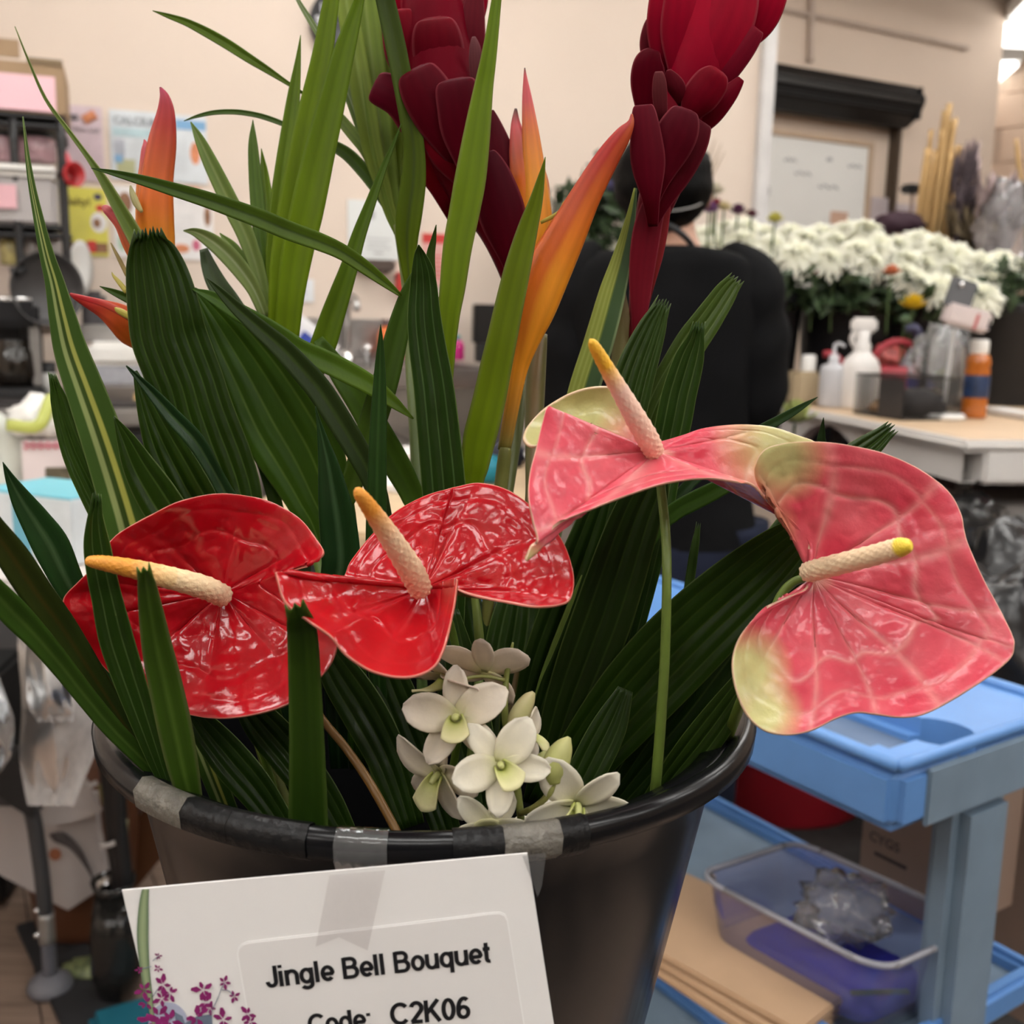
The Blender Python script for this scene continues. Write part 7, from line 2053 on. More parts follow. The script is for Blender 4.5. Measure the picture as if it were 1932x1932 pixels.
o = crumple('dark_cloth', PY(1695, 425, 4.2), (.10, .06, .05), mat('plum_cloth', (.035, .012, .022), .8), None, 8)
tag(o, 'dark plum bundle at the foot of the bamboo behind the blooms', 'bundle')

# ---- folding table with tools
ztf = 1.0
fc0 = PZ(1800, 838, ztf); 
E0 = PZ(1490, 768, ztf); E1 = PZ(1820, 832, ztf); E2 = PZ(1990, 790, ztf)
d1 = (E1 - E0).normalized()
zfd = math.atan2(d1.y, d1.x)
dn = Vector((-d1.y, d1.x, 0))
TPW = mat('table_white', (.62, .595, .57), .45, var=.04); TPT = mat('table_tan', (.56, .40, .255), .45, var=.10, scale=8)
th = thing('folding_table', 'white folding table with tan top carrying bottles and the black basket', 'table', (E1.x, E1.y, 0))
Lx, Ly = .96, .95
tcn = E1 - d1 * (Lx / 2) + dn * (Ly / 2)
box('top', (tcn.x, tcn.y, ztf - .012), (Lx, Ly, .024), TPW, zfd, .01, th)
box('top_skin', (tcn.x, tcn.y, ztf + .0005), (Lx - .05, Ly - .05, .002), TPT, zfd, 0, th)
ap = tcn - dn * (Ly / 2 - .02)
# moulded skirt of the long edge, arched in the middle
V, Fc = [], []
for i in range(41):
    t = i / 40
    s = (t - .5) * (Lx - .06)
    dep = .085
    u_ = (t - .33) / .17
    if abs(u_) < 1: dep = .085 - .055 * math.cos(u_ * math.pi / 2) ** .6
    for (f, z) in ((0, -.02), (0, -dep), (.03, -dep), (.03, -.02)):
        q = ap + d1 * s + dn * f
        V.append(Vector((q.x, q.y, ztf + z)))
for i in range(40):
    for j in range(4):
        Fc.append([i * 4 + j, i * 4 + (j + 1) % 4, (i + 1) * 4 + (j + 1) % 4, (i + 1) * 4 + j])
mk('skirt', V, Fc, TPW, th, smooth=False)
q = tcn + d1 * (Lx / 2 - .02)
box('end_skirt', (q.x, q.y, ztf - .05), (.03, Ly - .1, .07), TPW, zfd, .006, th)
q2 = tcn + d1 * (Lx / 2 - .25) + dn * (-.1)
box('lower_panel', (q2.x, q2.y, ztf - .16), (.42, .5, .05), mat('panel_grey', (.20, .185, .175), .5), zfd, .01, th)
for sx in (-1, 1):
    for sy in (-1, 1):
        q = tcn + d1 * (sx * (Lx / 2 - .18)) + dn * (sy * (Ly / 2 - .12))
        tubew('leg', [Vector((q.x, q.y, ztf - .03)), Vector((q.x, q.y, .4)), Vector((q.x, q.y, .003))], .016, mat('leg_grey', (.10, .095, .09), .4), th, nu=10)
def ft(x, y): return PZ(x, y, ztf + .002)
def S_at(p): return (p - CAM).length / F * 1.0
# wooden caddy bottle at left
p = ft(1512, 762); k = S_at(p)
th = thing('glue_pot', 'small tan boxy bottle with white cap at the left end of the table', 'bottle', p)
box('body', p + Vector((0, 0, 30 * k)), (56 * k, 50 * k, 58 * k), mat('tan_bottle', (.42, .33, .21), .45, var=.08), zfd, .01, th, taper=1.05)
lathe('cap', [(13 * k, 0), (13 * k, 26 * k), (11 * k, 30 * k), (0, 30 * k)], p + Vector((8 * k, 0, 58 * k)), WHITE, th, n=20)
# pump bottle
p = ft(1567, 768); k = S_at(p)
GP = mat('grey_bottle', (.50, .50, .52), .35)
th = thing('pump_bottle', 'grey white pump bottle left of the black basket', 'bottle', p)
lathe('body', [(0, .001), (22 * k, .001), (23 * k, 4 * k), (23 * k, 66 * k), (20 * k, 74 * k), (8 * k, 78 * k), (0, 78 * k)], p, GP, th, n=28)
lathe('collar', [(9 * k, 76 * k), (9 * k, 92 * k), (3 * k, 94 * k), (3 * k, 112 * k), (0, 112 * k)], p, GP, th, n=20)
tubew('nozzle', [p + Vector((0, 0, 110 * k)), p + Vector((6 * k, -4 * k, 113 * k)), p + Vector((16 * k, -8 * k, 108 * k))], 3 * k, GP, th, nu=8)
# white spray bottle
p = ft(1618, 770); k = S_at(p)
SW = mat('spray_white', (.72, .69, .66), .4)
th = thing('spray_bottle', 'white spray bottle standing behind the black basket', 'bottle', p)
lathe('body', [(0, .001), (33 * k, .001), (34 * k, 5 * k), (34 * k, 70 * k), (28 * k, 86 * k), (16 * k, 98 * k), (13 * k, 104 * k), (0, 104 * k)], p, SW, th, n=28)
lathe('neck', [(15 * k, 100 * k), (15 * k, 112 * k), (11 * k, 118 * k), (13 * k, 136 * k), (0, 138 * k)], p, SW, th, n=20)
hd = p + Vector((0, 0, 146 * k))
box('trigger_head', hd, (44 * k, 20 * k, 26 * k), SW, R(-10), 5 * k, th)
tubew('trigger', [hd + Vector((-14 * k, 0, -10 * k)), hd + Vector((-19 * k, 0, -24 * k)), hd + Vector((-15 * k, 0, -38 * k))], [5 * k, 5 * k, 3 * k], SW, th, nu=8)
# red watering can
p = ft(1675, 766); k = S_at(p)
RC = mat('red_can', (.36, .025, .04), .4, var=.1)
th = thing('watering_can', 'red plastic watering can with thin curved spout behind the basket', 'watering can', p)
lathe('body', [(0, .001), (40 * k, .001), (42 * k, 6 * k), (40 * k, 66 * k), (36 * k, 70 * k), (34 * k, 66 * k), (0, 60 * k)], p, RC, th, n=32)
tubew('handle', [p + Vector((-30 * k, 0, 66 * k)), p + Vector((-28 * k, 0, 92 * k)), p + Vector((0, 0, 112 * k)), p + Vector((32 * k, 0, 108 * k)), p + Vector((46 * k, 0, 80 * k)), p + Vector((40 * k, 0, 40 * k))], 6 * k, RC, th, nu=10)
tubew('spout', [p + Vector((-38 * k, 0, 24 * k)), p + Vector((-64 * k, 0, 36 * k)), p + Vector((-84 * k, 0, 70 * k)), p + Vector((-104 * k, 0, 88 * k)), p + Vector((-120 * k, 0, 88 * k))], [9 * k, 8 * k, 7 * k, 6 * k, 6 * k], RC, th, nu=10)
# black mesh basket
p = ft(1655, 786); k = S_at(p)
th = thing('wire_basket', 'black mesh desk basket with tools on the folding table', 'basket', p)
bx, by, bh_ = 150 * k, 110 * k, 72 * k
zbk = zfd + R(6)
ub = Vector((math.cos(zbk), math.sin(zbk), 0)); vb_ = Vector((-ub.y, ub.x, 0))
cb = p + vb_ * (by / 2)
MSH = mat('mesh_black', (.014, .013, .013), .45)
bars = []
def face_grid(o_, uu, L, nrot, tag_):
    n1, n2 = 22, 9
    lst = []
    for i in range(n1 + 1):
        q = o_ + uu * (L * (i / n1 - .5))
        lst.append(((q.x, q.y, o_.z + bh_ / 2), (1.0 * k, 1.0 * k, bh_), nrot))
    for j in range(n2 + 1):
        lst.append(((o_.x, o_.y, o_.z + bh_ * j / n2), (L, 1.0 * k, 1.0 * k if j < n2 else 3.5 * k), nrot))
    return boxes(tag_, lst, MSH, th)
face_grid(cb - vb_ * (by / 2), ub, bx, zbk, 'mesh_side')
face_grid(cb + vb_ * (by / 2), ub, bx, zbk, 'mesh_side')
face_grid(cb - ub * (bx / 2), vb_, by, zbk + R(90), 'mesh_side')
face_grid(cb + ub * (bx / 2), vb_, by, zbk + R(90), 'mesh_side')
box('bottom', cb + Vector((0, 0, 2 * k)), (bx, by, 3 * k), MSH, zbk, 0, th)
box('name_plate', cb - vb_ * (by / 2 + 1.5 * k) + ub * (bx * .26) + Vector((0, 0, bh_ * .5)), (bx * .48, 2 * k, bh_ * .92), mat('plate_charcoal', (.035, .032, .032), .55, bump=.2, bscale=200), zbk, .001, th)
for i, (lab, dx, dy, s_, m_) in enumerate([('brown cord coil inside the black basket', -.24, 0, (34 * k, 26 * k, 22 * k), mat('coil_brown', (.22, .13, .05), .6, var=.4, scale=60)), ('tan rope coil inside the black basket, lower left', -.26, -.18, (24 * k, 18 * k, 14 * k), mat('coil_tan', (.38, .22, .11), .6, var=.3)), ('dark cloth inside the black basket', .2, .1, (44 * k, 30 * k, 30 * k), mat('cloth_dark', (.03, .028, .03), .8))]):
    o = crumple('cord_coil' if i < 2 else 'cloth', cb + ub * (bx * dx) + vb_ * (by * dy) + Vector((0, 0, 4 * k + s_[2] * .56)), s_, m_, None, 20 + i, n=20)
    tag(o, lab, 'cord' if i < 2 else 'cloth')
p = ft(1668, 760)
o = crumple('ribbon_bow', p + Vector((0, 0, 96 * k)), (34 * k, 24 * k, 24 * k), mat('ribbon_red', (.48, .10, .09), .3, var=.7, scale=40), None, 31, amp=.6, freq=4, flatb=False)
tag(o, 'red and white ribbon rising out of the black basket', 'ribbon')
# second spray bottle with blue label
p = ft(1722, 768); k = S_at(p)
th = thing('spray_bottle', 'clear spray bottle with a blue band between the basket and the vase', 'bottle', p)
CG = clear_mat('spray_clear', (.85, .88, .95), .35, .12, (.62, .64, .68))
lathe('body', [(0, .001), (30 * k, .001), (32 * k, 5 * k), (32 * k, 64 * k), (24 * k, 84 * k), (12 * k, 104 * k), (0, 106 * k)], p, CG, th, n=28)
lathe('label', [(32.6 * k, 36 * k), (32.6 * k, 50 * k)], p, mat('label_blue', (.03, .04, .22), .4), th, n=28)
tubew('spray_head', [p + Vector((0, 0, 104 * k)), p + Vector((0, 0, 124 * k)), p + Vector((-10 * k, 0, 136 * k)), p + Vector((-24 * k, 0, 134 * k))], [9 * k, 8 * k, 9 * k, 6 * k], mat('head_navy', (.03, .03, .07), .4), th, nu=10)
# yellow bloom standing above
small_flower('bright yellow bloom standing above the red watering can', 1722, 584, PZ(1722, 768, ztf).y, .042, (.72, .50, .02), 77)
small_flower('pale green bud under the bright yellow bloom', 1708, 608, PZ(1722, 768, ztf).y + .02, .022, (.34, .50, .32), 78)
# clear glass vase with blossoms
p = ft(1775, 782); k = S_at(p)
th = thing('glass_vase', 'clear glass vase wrapped in film with pale blossoms inside, on the folding table', 'vase', p)
GLS = clear_mat('clear_glass', (.97, .97, .97), .12, .05, (.85, .86, .86))
lathe('body', [(0, .001), (38 * k, .001), (40 * k, 6 * k), (42 * k, 40 * k), (40 * k, 110 * k), (34 * k, 150 * k), (30 * k, 150 * k), (36 * k, 110 * k), (38 * k, 40 * k), (35 * k, 10 * k), (0, 8 * k)], p, GLS, th, n=36)
film('crinkled clear film around the top of the glass vase', 1775, 668, PZ(1775, 782, ztf).y, (44 * k, 34 * k, 46 * k), 9, clear_mat('film_crisp', (.95, .95, .95), .22, .2, (.85, .85, .85)))
small_flower('cream blossom inside the glass vase', 1762, 758, PZ(1775, 782, ztf).y, .034, (.62, .50, .34), 79)
small_flower('pale green blossom inside the glass vase', 1780, 722, PZ(1775, 782, ztf).y, .034, (.46, .48, .24), 80)
# phone holder on a rod
pr = ft(1776, 790); 
th = thing('phone_stand', 'white phone clamp on a thin clear rod with a dark phone above the vase', 'stand', pr)
q0 = Vector(pr); q1 = PY(1800, 620, pr.y)
tubew('rod', [q0, (q0 + q1) / 2, q1], 3.5 * k, mat('rod_grey', (.50, .50, .50), .3), th, nu=10)
lathe('foot', [(0, .001), (36 * k, .001), (38 * k, 4 * k), (34 * k, 9 * k), (0, 10 * k)], pr, WHITE, th, n=28)
hb = PY(1823, 600, pr.y)
box('clamp', hb, (72 * k, 40 * k, 34 * k), mat('clamp_white', (.60, .52, .51), .4), R(-10), 5 * k, th, ry=R(14))
box('grip', hb + Vector((24 * k, -21 * k, -8 * k)), (14 * k, 5 * k, 18 * k), BLACK, R(-10), 2 * k, th, ry=R(14))
box('jaw', hb + Vector((8 * k, -21 * k, -6 * k)), (5 * k, 4 * k, 26 * k), mat('jaw_red', (.45, .09, .09), .4), R(-10), 1 * k, th, ry=R(14))
ph = PY(1812, 556, pr.y + .01)
box('phone', ph, (44 * k, 8 * k, 52 * k), mat('phone_dark', (.030, .028, .030), .3), R(-8), 3 * k, th, ry=R(17), rx=R(-12))
lathe('camera', [(0, 2 * k), (4 * k, 2 * k), (4 * k, 0)], ph + Vector((-2 * k, -6 * k, 16 * k)), SHINY, th, n=12, rot=Matrix.Rotation(R(90), 3, 'X'))
# tea bottle
p = ft(1836, 789); k = S_at(p)
th = thing('drink_bottle', 'amber tea bottle with white cap and navy label at the table edge', 'bottle', p)
AMB = mat('amber_drink', (.42, .115, .012), .12, var=.15, scale=20, coat=.5)
lathe('body', [(0, .001), (19 * k, .001), (21 * k, 4 * k), (21 * k, 30 * k), (20 * k, 36 * k), (20 * k, 74 * k), (21 * k, 80 * k), (19 * k, 88 * k), (21 * k, 94 * k), (18 * k, 106 * k), (12 * k, 112 * k), (0, 112 * k)], p, AMB, th, n=28)
lathe('label', [(21 * k, 36 * k), (21.4 * k, 38 * k), (21.4 * k, 72 * k), (21 * k, 74 * k)], p, mat('label_navy', (.012, .03, .085), .4, var=.5, scale=60), th, n=28)
lathe('cap', [(14 * k, 110 * k), (15 * k, 114 * k), (15 * k, 130 * k), (13 * k, 134 * k), (0, 134 * k)], p, WHITE, th, n=24)
# paper at the right, hydrangea vase
p = ft(1895, 790)
o = box('paper_stack', p + Vector((.06, .0, .008)), (.34, .06, .016), PAPER, zfd - R(4), .003)
tag(o, 'white folded paper on the table right of the tea bottle', 'paper')
ph_ = ft(1915, 764); k = S_at(ph_)
th = thing('flower_jar', 'green jar holding the white hydrangea at the right edge', 'vase', ph_)
lathe('body', [(0, .001), (22 * k, .001), (26 * k, 30 * k), (30 * k, 62 * k), (28 * k, 62 * k), (22 * k, 10 * k), (0, 6 * k)], ph_, mat('jar_green', (.05, .10, .06), .25), th, n=28)
hp = PY(1915, 645, ph_.y)
V, Fc, C = [], [], []
rn = random.Random(11)
for i in range(170):
    z = 1 - 1.6 * (i + .5) / 170
    az = i * 2.39996
    rr_ = math.sqrt(max(0, 1 - z * z))
    nrm = Vector((rr_ * math.cos(az), rr_ * math.sin(az), z))
    q = hp + nrm * 38 * k * rn.uniform(.9, 1.05)
    sd = nrm.cross(Vector((.3, .2, 1))).normalized(); up = sd.cross(nrm)
    k0 = len(V); s = 6.5 * k
    V += [q, q + sd * s + nrm * 1.5 * k, q + up * s + nrm * k, q - sd * s + nrm * 1.5 * k, q - up * s + nrm * k]
    Fc += [[k0, k0 + 1, k0 + 2], [k0, k0 + 2, k0 + 3], [k0, k0 + 3, k0 + 4], [k0, k0 + 4, k0 + 1]]
    C += [(.62, .62, .36)] + [(.80, .78, .66)] * 4
th = thing('hydrangea', 'round creamy white hydrangea head at the right edge', 'flower', hp)
mk('bloom', V, Fc, MUM, th, cols=C)
tubew('stem', [hp, hp + Vector((-.002, 0, -40 * k)), ph_ + Vector((0, 0, 20 * k))], 3 * k, ST, th, nu=8)
foliage('green leaves under the hydrangea at the right edge', 1908, 700, ph_.y, .05, .04, .04, 60, 21, mat('leaf_green', (.06, .13, .02), .5), ls=.06)
# dark tubs and things under the folding table
o = box('storage_tote', Vector((1.25, 2.3, .21)), (.7, .35, .40), mat('tote_black', (.012, .012, .012), .6), zfd, .02)
tag(o, 'black storage tote in the dark under the folding table', 'tote')
o = box('wooden_stick', PY(1900, 968, 2.3), (.36, .03, .028), mat('slat_wood', (.24, .14, .07), .6), R(-10), .003, None, ry=R(5))
tag(o, 'brown wooden slat in front of the dark tote at the right edge', 'slat')
o = tubew('grey_pipe', [PY(1840, 1020, 2.2), PY(1880, 1012, 2.2), PY(1945, 1000, 2.2)], .022, mat('pipe_grey', (.22, .20, .20), .5), None, nu=12)
tag(o, 'grey rolled tube below the wooden slat at the right edge', 'tube')
o = box('carton', PY(1925, 925, 2.4), (.12, .05, .16), mat('grey_card', (.30, .25, .23), .7), R(-8), .003)
tag(o, 'greyish carton side at the right edge under the table', 'carton')
film('crumpled clear film lump behind the pink anthurium edge', 1826, 985, 2.1, (.05, .04, .06), 14, clear_mat('film_dark', (.5, .5, .5), .12, .12, (.2, .2, .2)))

# ---- blue utility cart
CB = mat('cart_blue', (.105, .25, .55), .38, var=.16, scale=7, bump=.02, bscale=60); CG_ = mat('cart_grey_blue', (.165, .23, .30), .45, var=.22, scale=9)
hc_ = .82
K0 = PZ(1697, 1458, hc_); K1 = PZ(1912, 1384, hc_); K2 = PZ(1450, 1390, hc_)
e1 = (K1 - K0); wK = e1.length; e1.normalize()
zk = math.atan2(e1.y, e1.x)
e2 = Vector((-e1.y, e1.x, 0))
if e2.dot(K2 - K0) < 0: e2 = -e2
LK = .72
wK = max(wK, .30)
cart = thing('utility_cart', 'blue plastic utility cart with moulded top tray, cup hole and two shelves', 'cart', (K0.x, K0.y, 0))
cc = K0 + e1 * (wK / 2) + e2 * (LK / 2)
def cut_mesh(name, base, cuts, m, parent):
    v, f = base
    me = bpy.data.meshes.new('tmp'); me.from_pydata(v, [], f); me.update()
    ob = bpy.data.objects.new('tmp', me); COL.objects.link(ob)
    kill = [ob]
    for (cv, cf) in cuts:
        m2 = bpy.data.meshes.new('tmpc'); m2.from_pydata(cv, [], cf); m2.update()
        oc = bpy.data.objects.new('tmpc', m2); COL.objects.link(oc)
        bo = ob.modifiers.new('b', 'BOOLEAN'); bo.object = oc; bo.operation = 'DIFFERENCE'; bo.solver = 'EXACT'
        kill.append(oc)
    bpy.context.view_layer.update()
    dg = bpy.context.evaluated_depsgraph_get()
    ev = ob.evaluated_get(dg).to_mesh()
    vs = [q.co.copy() for q in ev.vertices]; fs = [list(p.vertices) for p in ev.polygons]
    ob.evaluated_get(dg).to_mesh_clear()
    for o in kill: bpy.data.objects.remove(o)
    return mk(name, vs, fs, m, parent, smooth=False)
def cyl_geo(c, r, h, n=32, sx=1., rz=0.):
    V = []
    for zz in (-h / 2, h / 2):
        for i in range(n):
            a = 2 * math.pi * i / n
            q = Matrix.Rotation(rz, 3, 'Z') @ Vector((r * math.cos(a) * sx, r * math.sin(a), zz))
            V.append(Vector(c) + q)
    Fc = [list(range(n))[::-1], [n + i for i in range(n)]] + [[i, (i + 1) % n, n + (i + 1) % n, n + i] for i in range(n)]
    return V, Fc
def cpt(a, b, z=0.): return K0 + e1 * a + e2 * b + Vector((0, 0, z))
Pa, Pb, Pc_, Pd = PZ(1672, 1432, hc_), PZ(1733, 1412, hc_), PZ(1578, 1372, hc_), PZ(1540, 1392, hc_)
def loc(p): return ((p - K0).dot(e1), (p - K0).dot(e2))
ax_, bx_ = loc(PZ(1670, 1437, hc_)); cxx, cyy = loc(PZ(1770, 1380, hc_))
slot0, slot1 = loc(PZ(1662, 1432, hc_)), loc(PZ(1720, 1408, hc_))
rec_c = cpt(wK * .27, .05 + .11)
cup_c = cpt(*loc(PZ(1768, 1380, hc_)))
cuts = [box_geo(rec_c + Vector((0, 0, .0)), (wK * .36, .24, .06), zk, .012),
        cyl_geo(cup_c, .036, .07, rz=zk), box_geo(cup_c - e2 * .036, (.03, .05, .07), zk, .004),
        box_geo(cpt(wK * .72, .30), (wK * .40, .18, .05), zk, .012), box_geo(cpt(wK * .27, .40), (wK * .36, .16, .05), zk, .012)]
cut_mesh('top_tray', box_geo(cc + Vector((0, 0, -.032)), (wK, LK, .064), zk, .012, seg=3), cuts, CB, cart)
box('end_apron', cpt(wK * .56, .0, -.034), (wK * .84, .006, .056), CG_, zk, .002, cart)
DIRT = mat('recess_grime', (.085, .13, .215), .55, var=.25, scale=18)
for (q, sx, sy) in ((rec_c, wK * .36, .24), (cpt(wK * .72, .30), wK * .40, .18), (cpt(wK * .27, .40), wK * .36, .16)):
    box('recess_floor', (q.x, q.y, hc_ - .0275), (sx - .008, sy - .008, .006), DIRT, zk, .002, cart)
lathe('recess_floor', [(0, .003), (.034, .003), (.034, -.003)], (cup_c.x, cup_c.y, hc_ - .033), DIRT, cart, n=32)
rim = [cpt(.006, .006, .002), cpt(wK - .006, .006, .002), cpt(wK - .006, LK - .006, .002), cpt(.006, LK - .006, .002)]
for i in range(4):
    tubew('tray_lip', [rim[i], (rim[i] + rim[(i + 1) % 4]) / 2, rim[(i + 1) % 4]], .006, CB, cart, nu=10)
lathe('corner_knob', [(0, .012), (.010, .010), (.014, 0), (.010, -.01), (0, -.012)], cpt(wK + .004, .004, .002), CB, cart, n=14)
for (zz, nm) in ((.50, 'middle_shelf'), (.16, 'bottom_shelf')):
    c = cc + Vector((0, 0, zz - hc_))
    box(nm, c, (wK - .01, LK - .01, .025), CG_, zk, .008, cart)
    for (a, b, sx, sy) in ((wK / 2, .012, wK - .01, .02), (wK / 2, LK - .012, wK - .01, .02), (.012, LK / 2, .02, LK - .01), (wK - .012, LK / 2, .02, LK - .01)):
        q = cpt(a, b); box('shelf_lip', (q.x, q.y, zz + .012), (sx, sy, .034), CB, zk, .006, cart)
pst = loc(PZ(1815, 1500, hc_ - .06))
for (a, b) in ((.150, .020), (.150, LK - .03)):
    q = cpt(a, b); box('post', (q.x, q.y, (hc_ - .06 + .12) / 2), (.085, .04, hc_ - .06 - .12), CG_, zk, .012, cart)
for (a, b) in ((.05, .06), (wK - .05, .06), (.05, LK - .06), (wK - .05, LK - .06)):
    q = cpt(a, b)
    lathe('caster', [(0, -.012), (.045, -.012), (.05, -.006), (.05, .006), (.045, .012), (0, .012)], (q.x, q.y, .0505), BLACK, cart, n=24, rot=Matrix.Rotation(R(90), 3, 'X'))
    box('caster_fork', (q.x, q.y, .12), (.04, .05, .06), BLACK, zk, .005, cart)

# things on the middle shelf
zm = .5135
def ms(x, y, z=0.): return PZ(x, y, zm + z)
c0 = ms(1375, 1822)
for i in range(3):
    q = cpt(.03 + .0, .0)
    o = box('cardboard_sheet', (c0.x + .004 * i, c0.y + .003 * i, zm + .004 + .0085 * i), (.16, .26, .008), mat('kraft_sheet', (.44, .285, .17), .75, var=.08, scale=10), zk + R(4 + 2.5 * i), .002)
    tag(o, ['kraft cardboard sheet at the bottom of the pile on the cart shelf', 'kraft cardboard sheet in the middle of the pile on the cart shelf', 'kraft cardboard sheet on top of the pile on the cart shelf'][i], 'cardboard')
# clear bin
T = [PZ(1312, 1652, .605), PZ(1505, 1588, .605), None, PZ(1662, 1836, .605)]
T[2] = T[1] + T[3] - T[0]
ctr_ = (T[0] + T[2]) / 2
binm = clear_mat('bin_clear', (.74, .74, .94), .22, .2, (.30, .30, .48))
th = thing('clear_bin', 'clear plastic food bin with rounded rim sitting on the cart shelf', 'bin', Vector((ctr_.x, ctr_.y, zm)))
def rr_loop(sc, z, n=12, rad=.18):
    pts = []
    cs = [ctr_ + (t - ctr_) * sc for t in T]
    for i in range(4):
        p0, p1, p2 = cs[i - 1], cs[i], cs[(i + 1) % 4]
        a = p1 + (p0 - p1) * rad; b = p1 + (p2 - p1) * rad
        for j in range(n + 1):
            t = j / n
            q = a * (1 - t) ** 2 + p1 * 2 * t * (1 - t) + b * t * t
            pts.append(Vector((q.x, q.y, z)))
    return pts
loops = [rr_loop(1., .605), rr_loop(.965, .600), rr_loop(.94, .58), rr_loop(.88, zm + .03), rr_loop(.84, zm + .004)]
V = [q for l in loops for q in l]
nl = len(loops[0])
Fc = []
for i in range(len(loops) - 1):
    for j in range(nl):
        Fc.append([i * nl + j, i * nl + (j + 1) % nl, (i + 1) * nl + (j + 1) % nl, (i + 1) * nl + j])
Fc.append([(len(loops) - 1) * nl + j for j in range(nl)])
mk('body', V, Fc, binm, th)
rl = rr_loop(1., .606)
tubew('rim', rl + [rl[0]], .0035, clear_mat('bin_rim', (.75, .75, .80), .55, .2, (.45, .45, .50)), th, nu=8, nv=len(rl) * 2, up=(0, 0, 1))
# blue box under / beside the bin, bag inside
BLUE = mat('deep_blue', (.015, .02, .30), .4, var=.15)
nb = (T[3] - T[0]).normalized()
q = ctr_ - Vector((0, 0, 0)) 
o = mk('blue_pouch', [*( [Vector((p.x, p.y, zm + .010)) for p in rr_loop(.74, 0)] ), *([Vector((p.x, p.y, zm + .032)) for p in rr_loop(.62, 0)])], [[i, (i + 1) % nl, nl + (i + 1) % nl, nl + i] for i in range(nl)] + [[nl + i for i in range(nl)]], BLUE)
tag(o, 'deep blue pouch lying inside the clear bin', 'pouch')
o = crumple('clear_wrap', ctr_ + e1 * .02 + Vector((0, 0, -.02)), (.05, .04, .03), clear_mat('wrap_clear', (.85, .85, .88), .2, .1, (.6, .6, .62)), None, 41, amp=.5, flatb=False)
o.location.z = zm + .034
tag(o, 'crumpled clear wrap on the blue pouch in the bin', 'wrap')
o = box('leaf_stem', PZ(1660, 1872, zm + .036), (.06, .006, .004), mat('cut_stem_green', (.05, .10, .03), .5), zk + R(150), .001)
tag(o, 'cut green stem lying in the clear bin by the post', 'stem')
# blue tote behind with plastic film
q = PZ(1640, 1640, .70)
# tall cardboard box behind the post
bq = PZ(1705, 1640, zm)
cb0 = PZ(1790, 1770, zm) + e1 * .065 + e2 * .065
th = thing('cardboard_box', 'tall brown cardboard box standing on the cart shelf behind the grey blue post', 'box', Vector((cb0.x, cb0.y, zm)))
CARDD = mat('cardboard_dark', (.24, .165, .125), .8, var=.08, scale=8)
box('carton', (cb0.x, cb0.y, zm + .095), (.13, .13, .19), CARDD, zk, .003, th)
fr_ = cb0 - e1 * .0655
text('lettering', 'CYGS', planeM(Vector((fr_.x, fr_.y, zm + .072)) + e2 * .052, -e2, -e1), .03, mat('carton_ink', (.03, .022, .02), .7), th, width=.042)
q = Vector((fr_.x, fr_.y, zm + .058)) + e2 * .02
box('print_line', q, (.001, .045, .004), MATS['carton_ink'], zk, 0, th)
o = box('cardboard_box', cpt(wK + .24, .12, -.30), (.18, .16, .36), CARDD, zk, .004)
tag(o, 'brown cardboard box behind the cart at the right edge', 'box')
# red tub on the floor behind the cart
rt = PZ(1500, 1572, 0)
rr2 = dpx(190, rt)
th = thing('red_tub', 'red plastic tub on the black mat behind the blue cart', 'tub', rt + Vector((0, .2, 0)))
lathe('body', [(0, .002), (rr2 * .88, .002), (rr2 * .92, .02), (rr2 * 1.05, .28), (rr2 * 1.1, .36), (rr2 * 1.12, .36), (rr2 * 1.12, .37), (rr2 * 1.04, .37), (rr2 * 1.0, .28), (rr2 * .86, .03), (0, .03)], rt + Vector((0, rr2 * .9, 0)), mat('red_tub_plastic', (.26, .008, .016), .35, var=.1), th, n=48)
# dark rubber mat
RM = mat('rubber_mat', (.016, .014, .013), .75, var=.4, scale=40, bump=.25, bscale=120)
o = box('floor_mat', (1.55, 2.9, .004), (2.7, 3.6, .008), RM, 0, .002)
tag(o, 'black rubber floor mat spread under the cart and folding table', 'mat')
q = PZ(1352, 1590, .008)
o = crumple('petal_scrap', q + Vector((0, 0, .008)), (.016, .012, .010), WHITE, None, 6)
tag(o, 'small white scrap lying on the black floor mat', 'scrap')
# blue tote, black bag at the right
q = PZ(1890, 1075, .62)
th = thing('blue_tote', 'blue plastic tote at the right edge behind the large pink anthurium', 'tote', Vector((q.x + .1, q.y + .1, .0)))
BT = mat('tote_blue', (.045, .13, .36), .35, var=.1)
vt, ft_ = [], []
for sc_, z_ in ((.86, .30), (1., .66), (1.04, .665), (1.04, .655), (.97, .655), (.83, .32)):
    for (sx, sy) in ((-1, -1), (1, -1), (1, 1), (-1, 1)):
        vt.append(Vector((q.x + .12 + .22 * sx * sc_, q.y + .14 + .18 * sy * sc_, z_)))
for i in range(5):
    for j in range(4):
        ft_.append([i * 4 + j, i * 4 + (j + 1) % 4, (i + 1) * 4 + (j + 1) % 4, (i + 1) * 4 + j])
ft_.append([20, 21, 22, 23]); ft_.append([3, 2, 1, 0])
mk('body', vt, ft_, BT, th, smooth=False)
o = box('crate_under_tote', (q.x + .12, q.y + .14, .145), (.4, .34, .29), MATS['tote_black'], 0, .01)
tag(o, 'black crate carrying the blue tote at the right', 'crate')
o = box('booklet', PZ(1915, 1052, .67), (.12, .06, .012), mat('booklet_green', (.28, .48, .42), .4), R(-35), .002, None, ry=R(10))
tag(o, 'green and white booklet lying over the blue tote', 'booklet')
BLB = mat('bin_bag', (.010, .010, .011), .28, var=.3, scale=20, bump=.3, bscale=30)
q = PY(1830, 1250, 1.32)
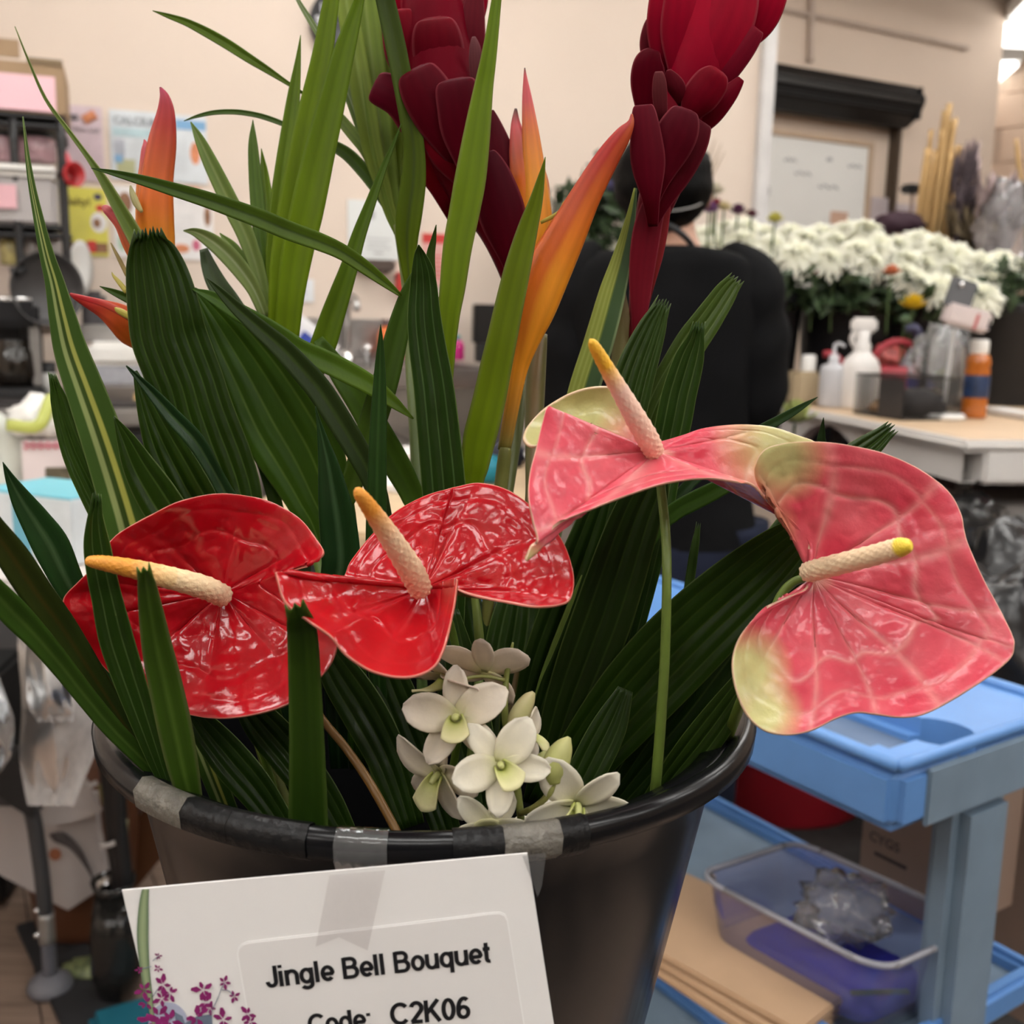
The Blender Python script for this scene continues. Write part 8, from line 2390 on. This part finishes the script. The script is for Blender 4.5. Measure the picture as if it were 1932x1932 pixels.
o = crumple('black_bag', q + Vector((.06, .06, -.02)), (.17, .13, .13), BLB, None, 51, n=40, amp=.35, freq=2.6)
tag(o, 'crumpled black bin bag behind the large pink anthurium over the cart', 'bag')
q2 = PY(1910, 1130, 1.5)
o = crumple('black_bag', q2 + Vector((.08, .08, -.05)), (.14, .14, .14), BLB, None, 57, n=40, amp=.35, freq=2.6)
tag(o, 'crumpled black bin bag at the right edge, the upper one', 'bag')

# ---- pale table between sink and bouquet, seen through the leaves
zq = .90
c = PZ(830, 1000, zq)
th = thing('centre_table', 'tan work table seen between the leaves behind the bouquet', 'table', (-.20, 1.98, 0))
box('top', (-.20, 1.98, zq - .02), (.46, .96, .04), mat('tan_top', (.56, .42, .26), .5, var=.1), 0, .006, th)
for sx in (-.19, .19):
    for sy in (-.42, .42):
        box('leg', (-.20 + sx, 1.98 + sy, .43), (.04, .04, .858), BLACK, 0, .004, th)
for i, (lab, x, y, s, m_, rz) in enumerate([('white papers behind the thin dark leaf', 760, 872, (.16, .16, .012), PAPER, .5), ('white papers left of the upright central palm leaf, lower', 745, 915, (.14, .14, .012), PAPER, .9), ('red folder under the white papers', 775, 893, (.18, .12, .006), mat('folder_red', (.35, .05, .04), .5), .4), ('white paper right of the heliconia stem', 975, 866, (.07, .10, .01), PAPER, .2)]):
    q = PZ(x, y, zq)
    o = box('paper_sheets' if m_ is PAPER else 'folder', (q.x, q.y, zq + .007 + .013 * (1 if i in (0,) else 0)), s, m_, rz, .001)
    tag(o, lab, 'papers' if m_ is PAPER else 'folder')
q = PZ(922, 912, zq)
o = lathe('teal_ball', [(0, 0.001), (.018, .003), (.028, .018), (.028, .035), (.018, .052), (0, .056)], q, mat('teal_foam', (.0, .17, .24), .5), None, n=24)
tag(o, 'teal knob standing on the tan table beside the heliconia stem', 'knob')
q = PZ(955, 880, zq)
o = crumple('dark_pouch', q + Vector((0, 0, .02)), (.04, .03, .035), mat('pouch_dark', (.02, .022, .04), .6), None, 61)
tag(o, 'small dark pouch on the tan table behind the heliconia stem', 'pouch')
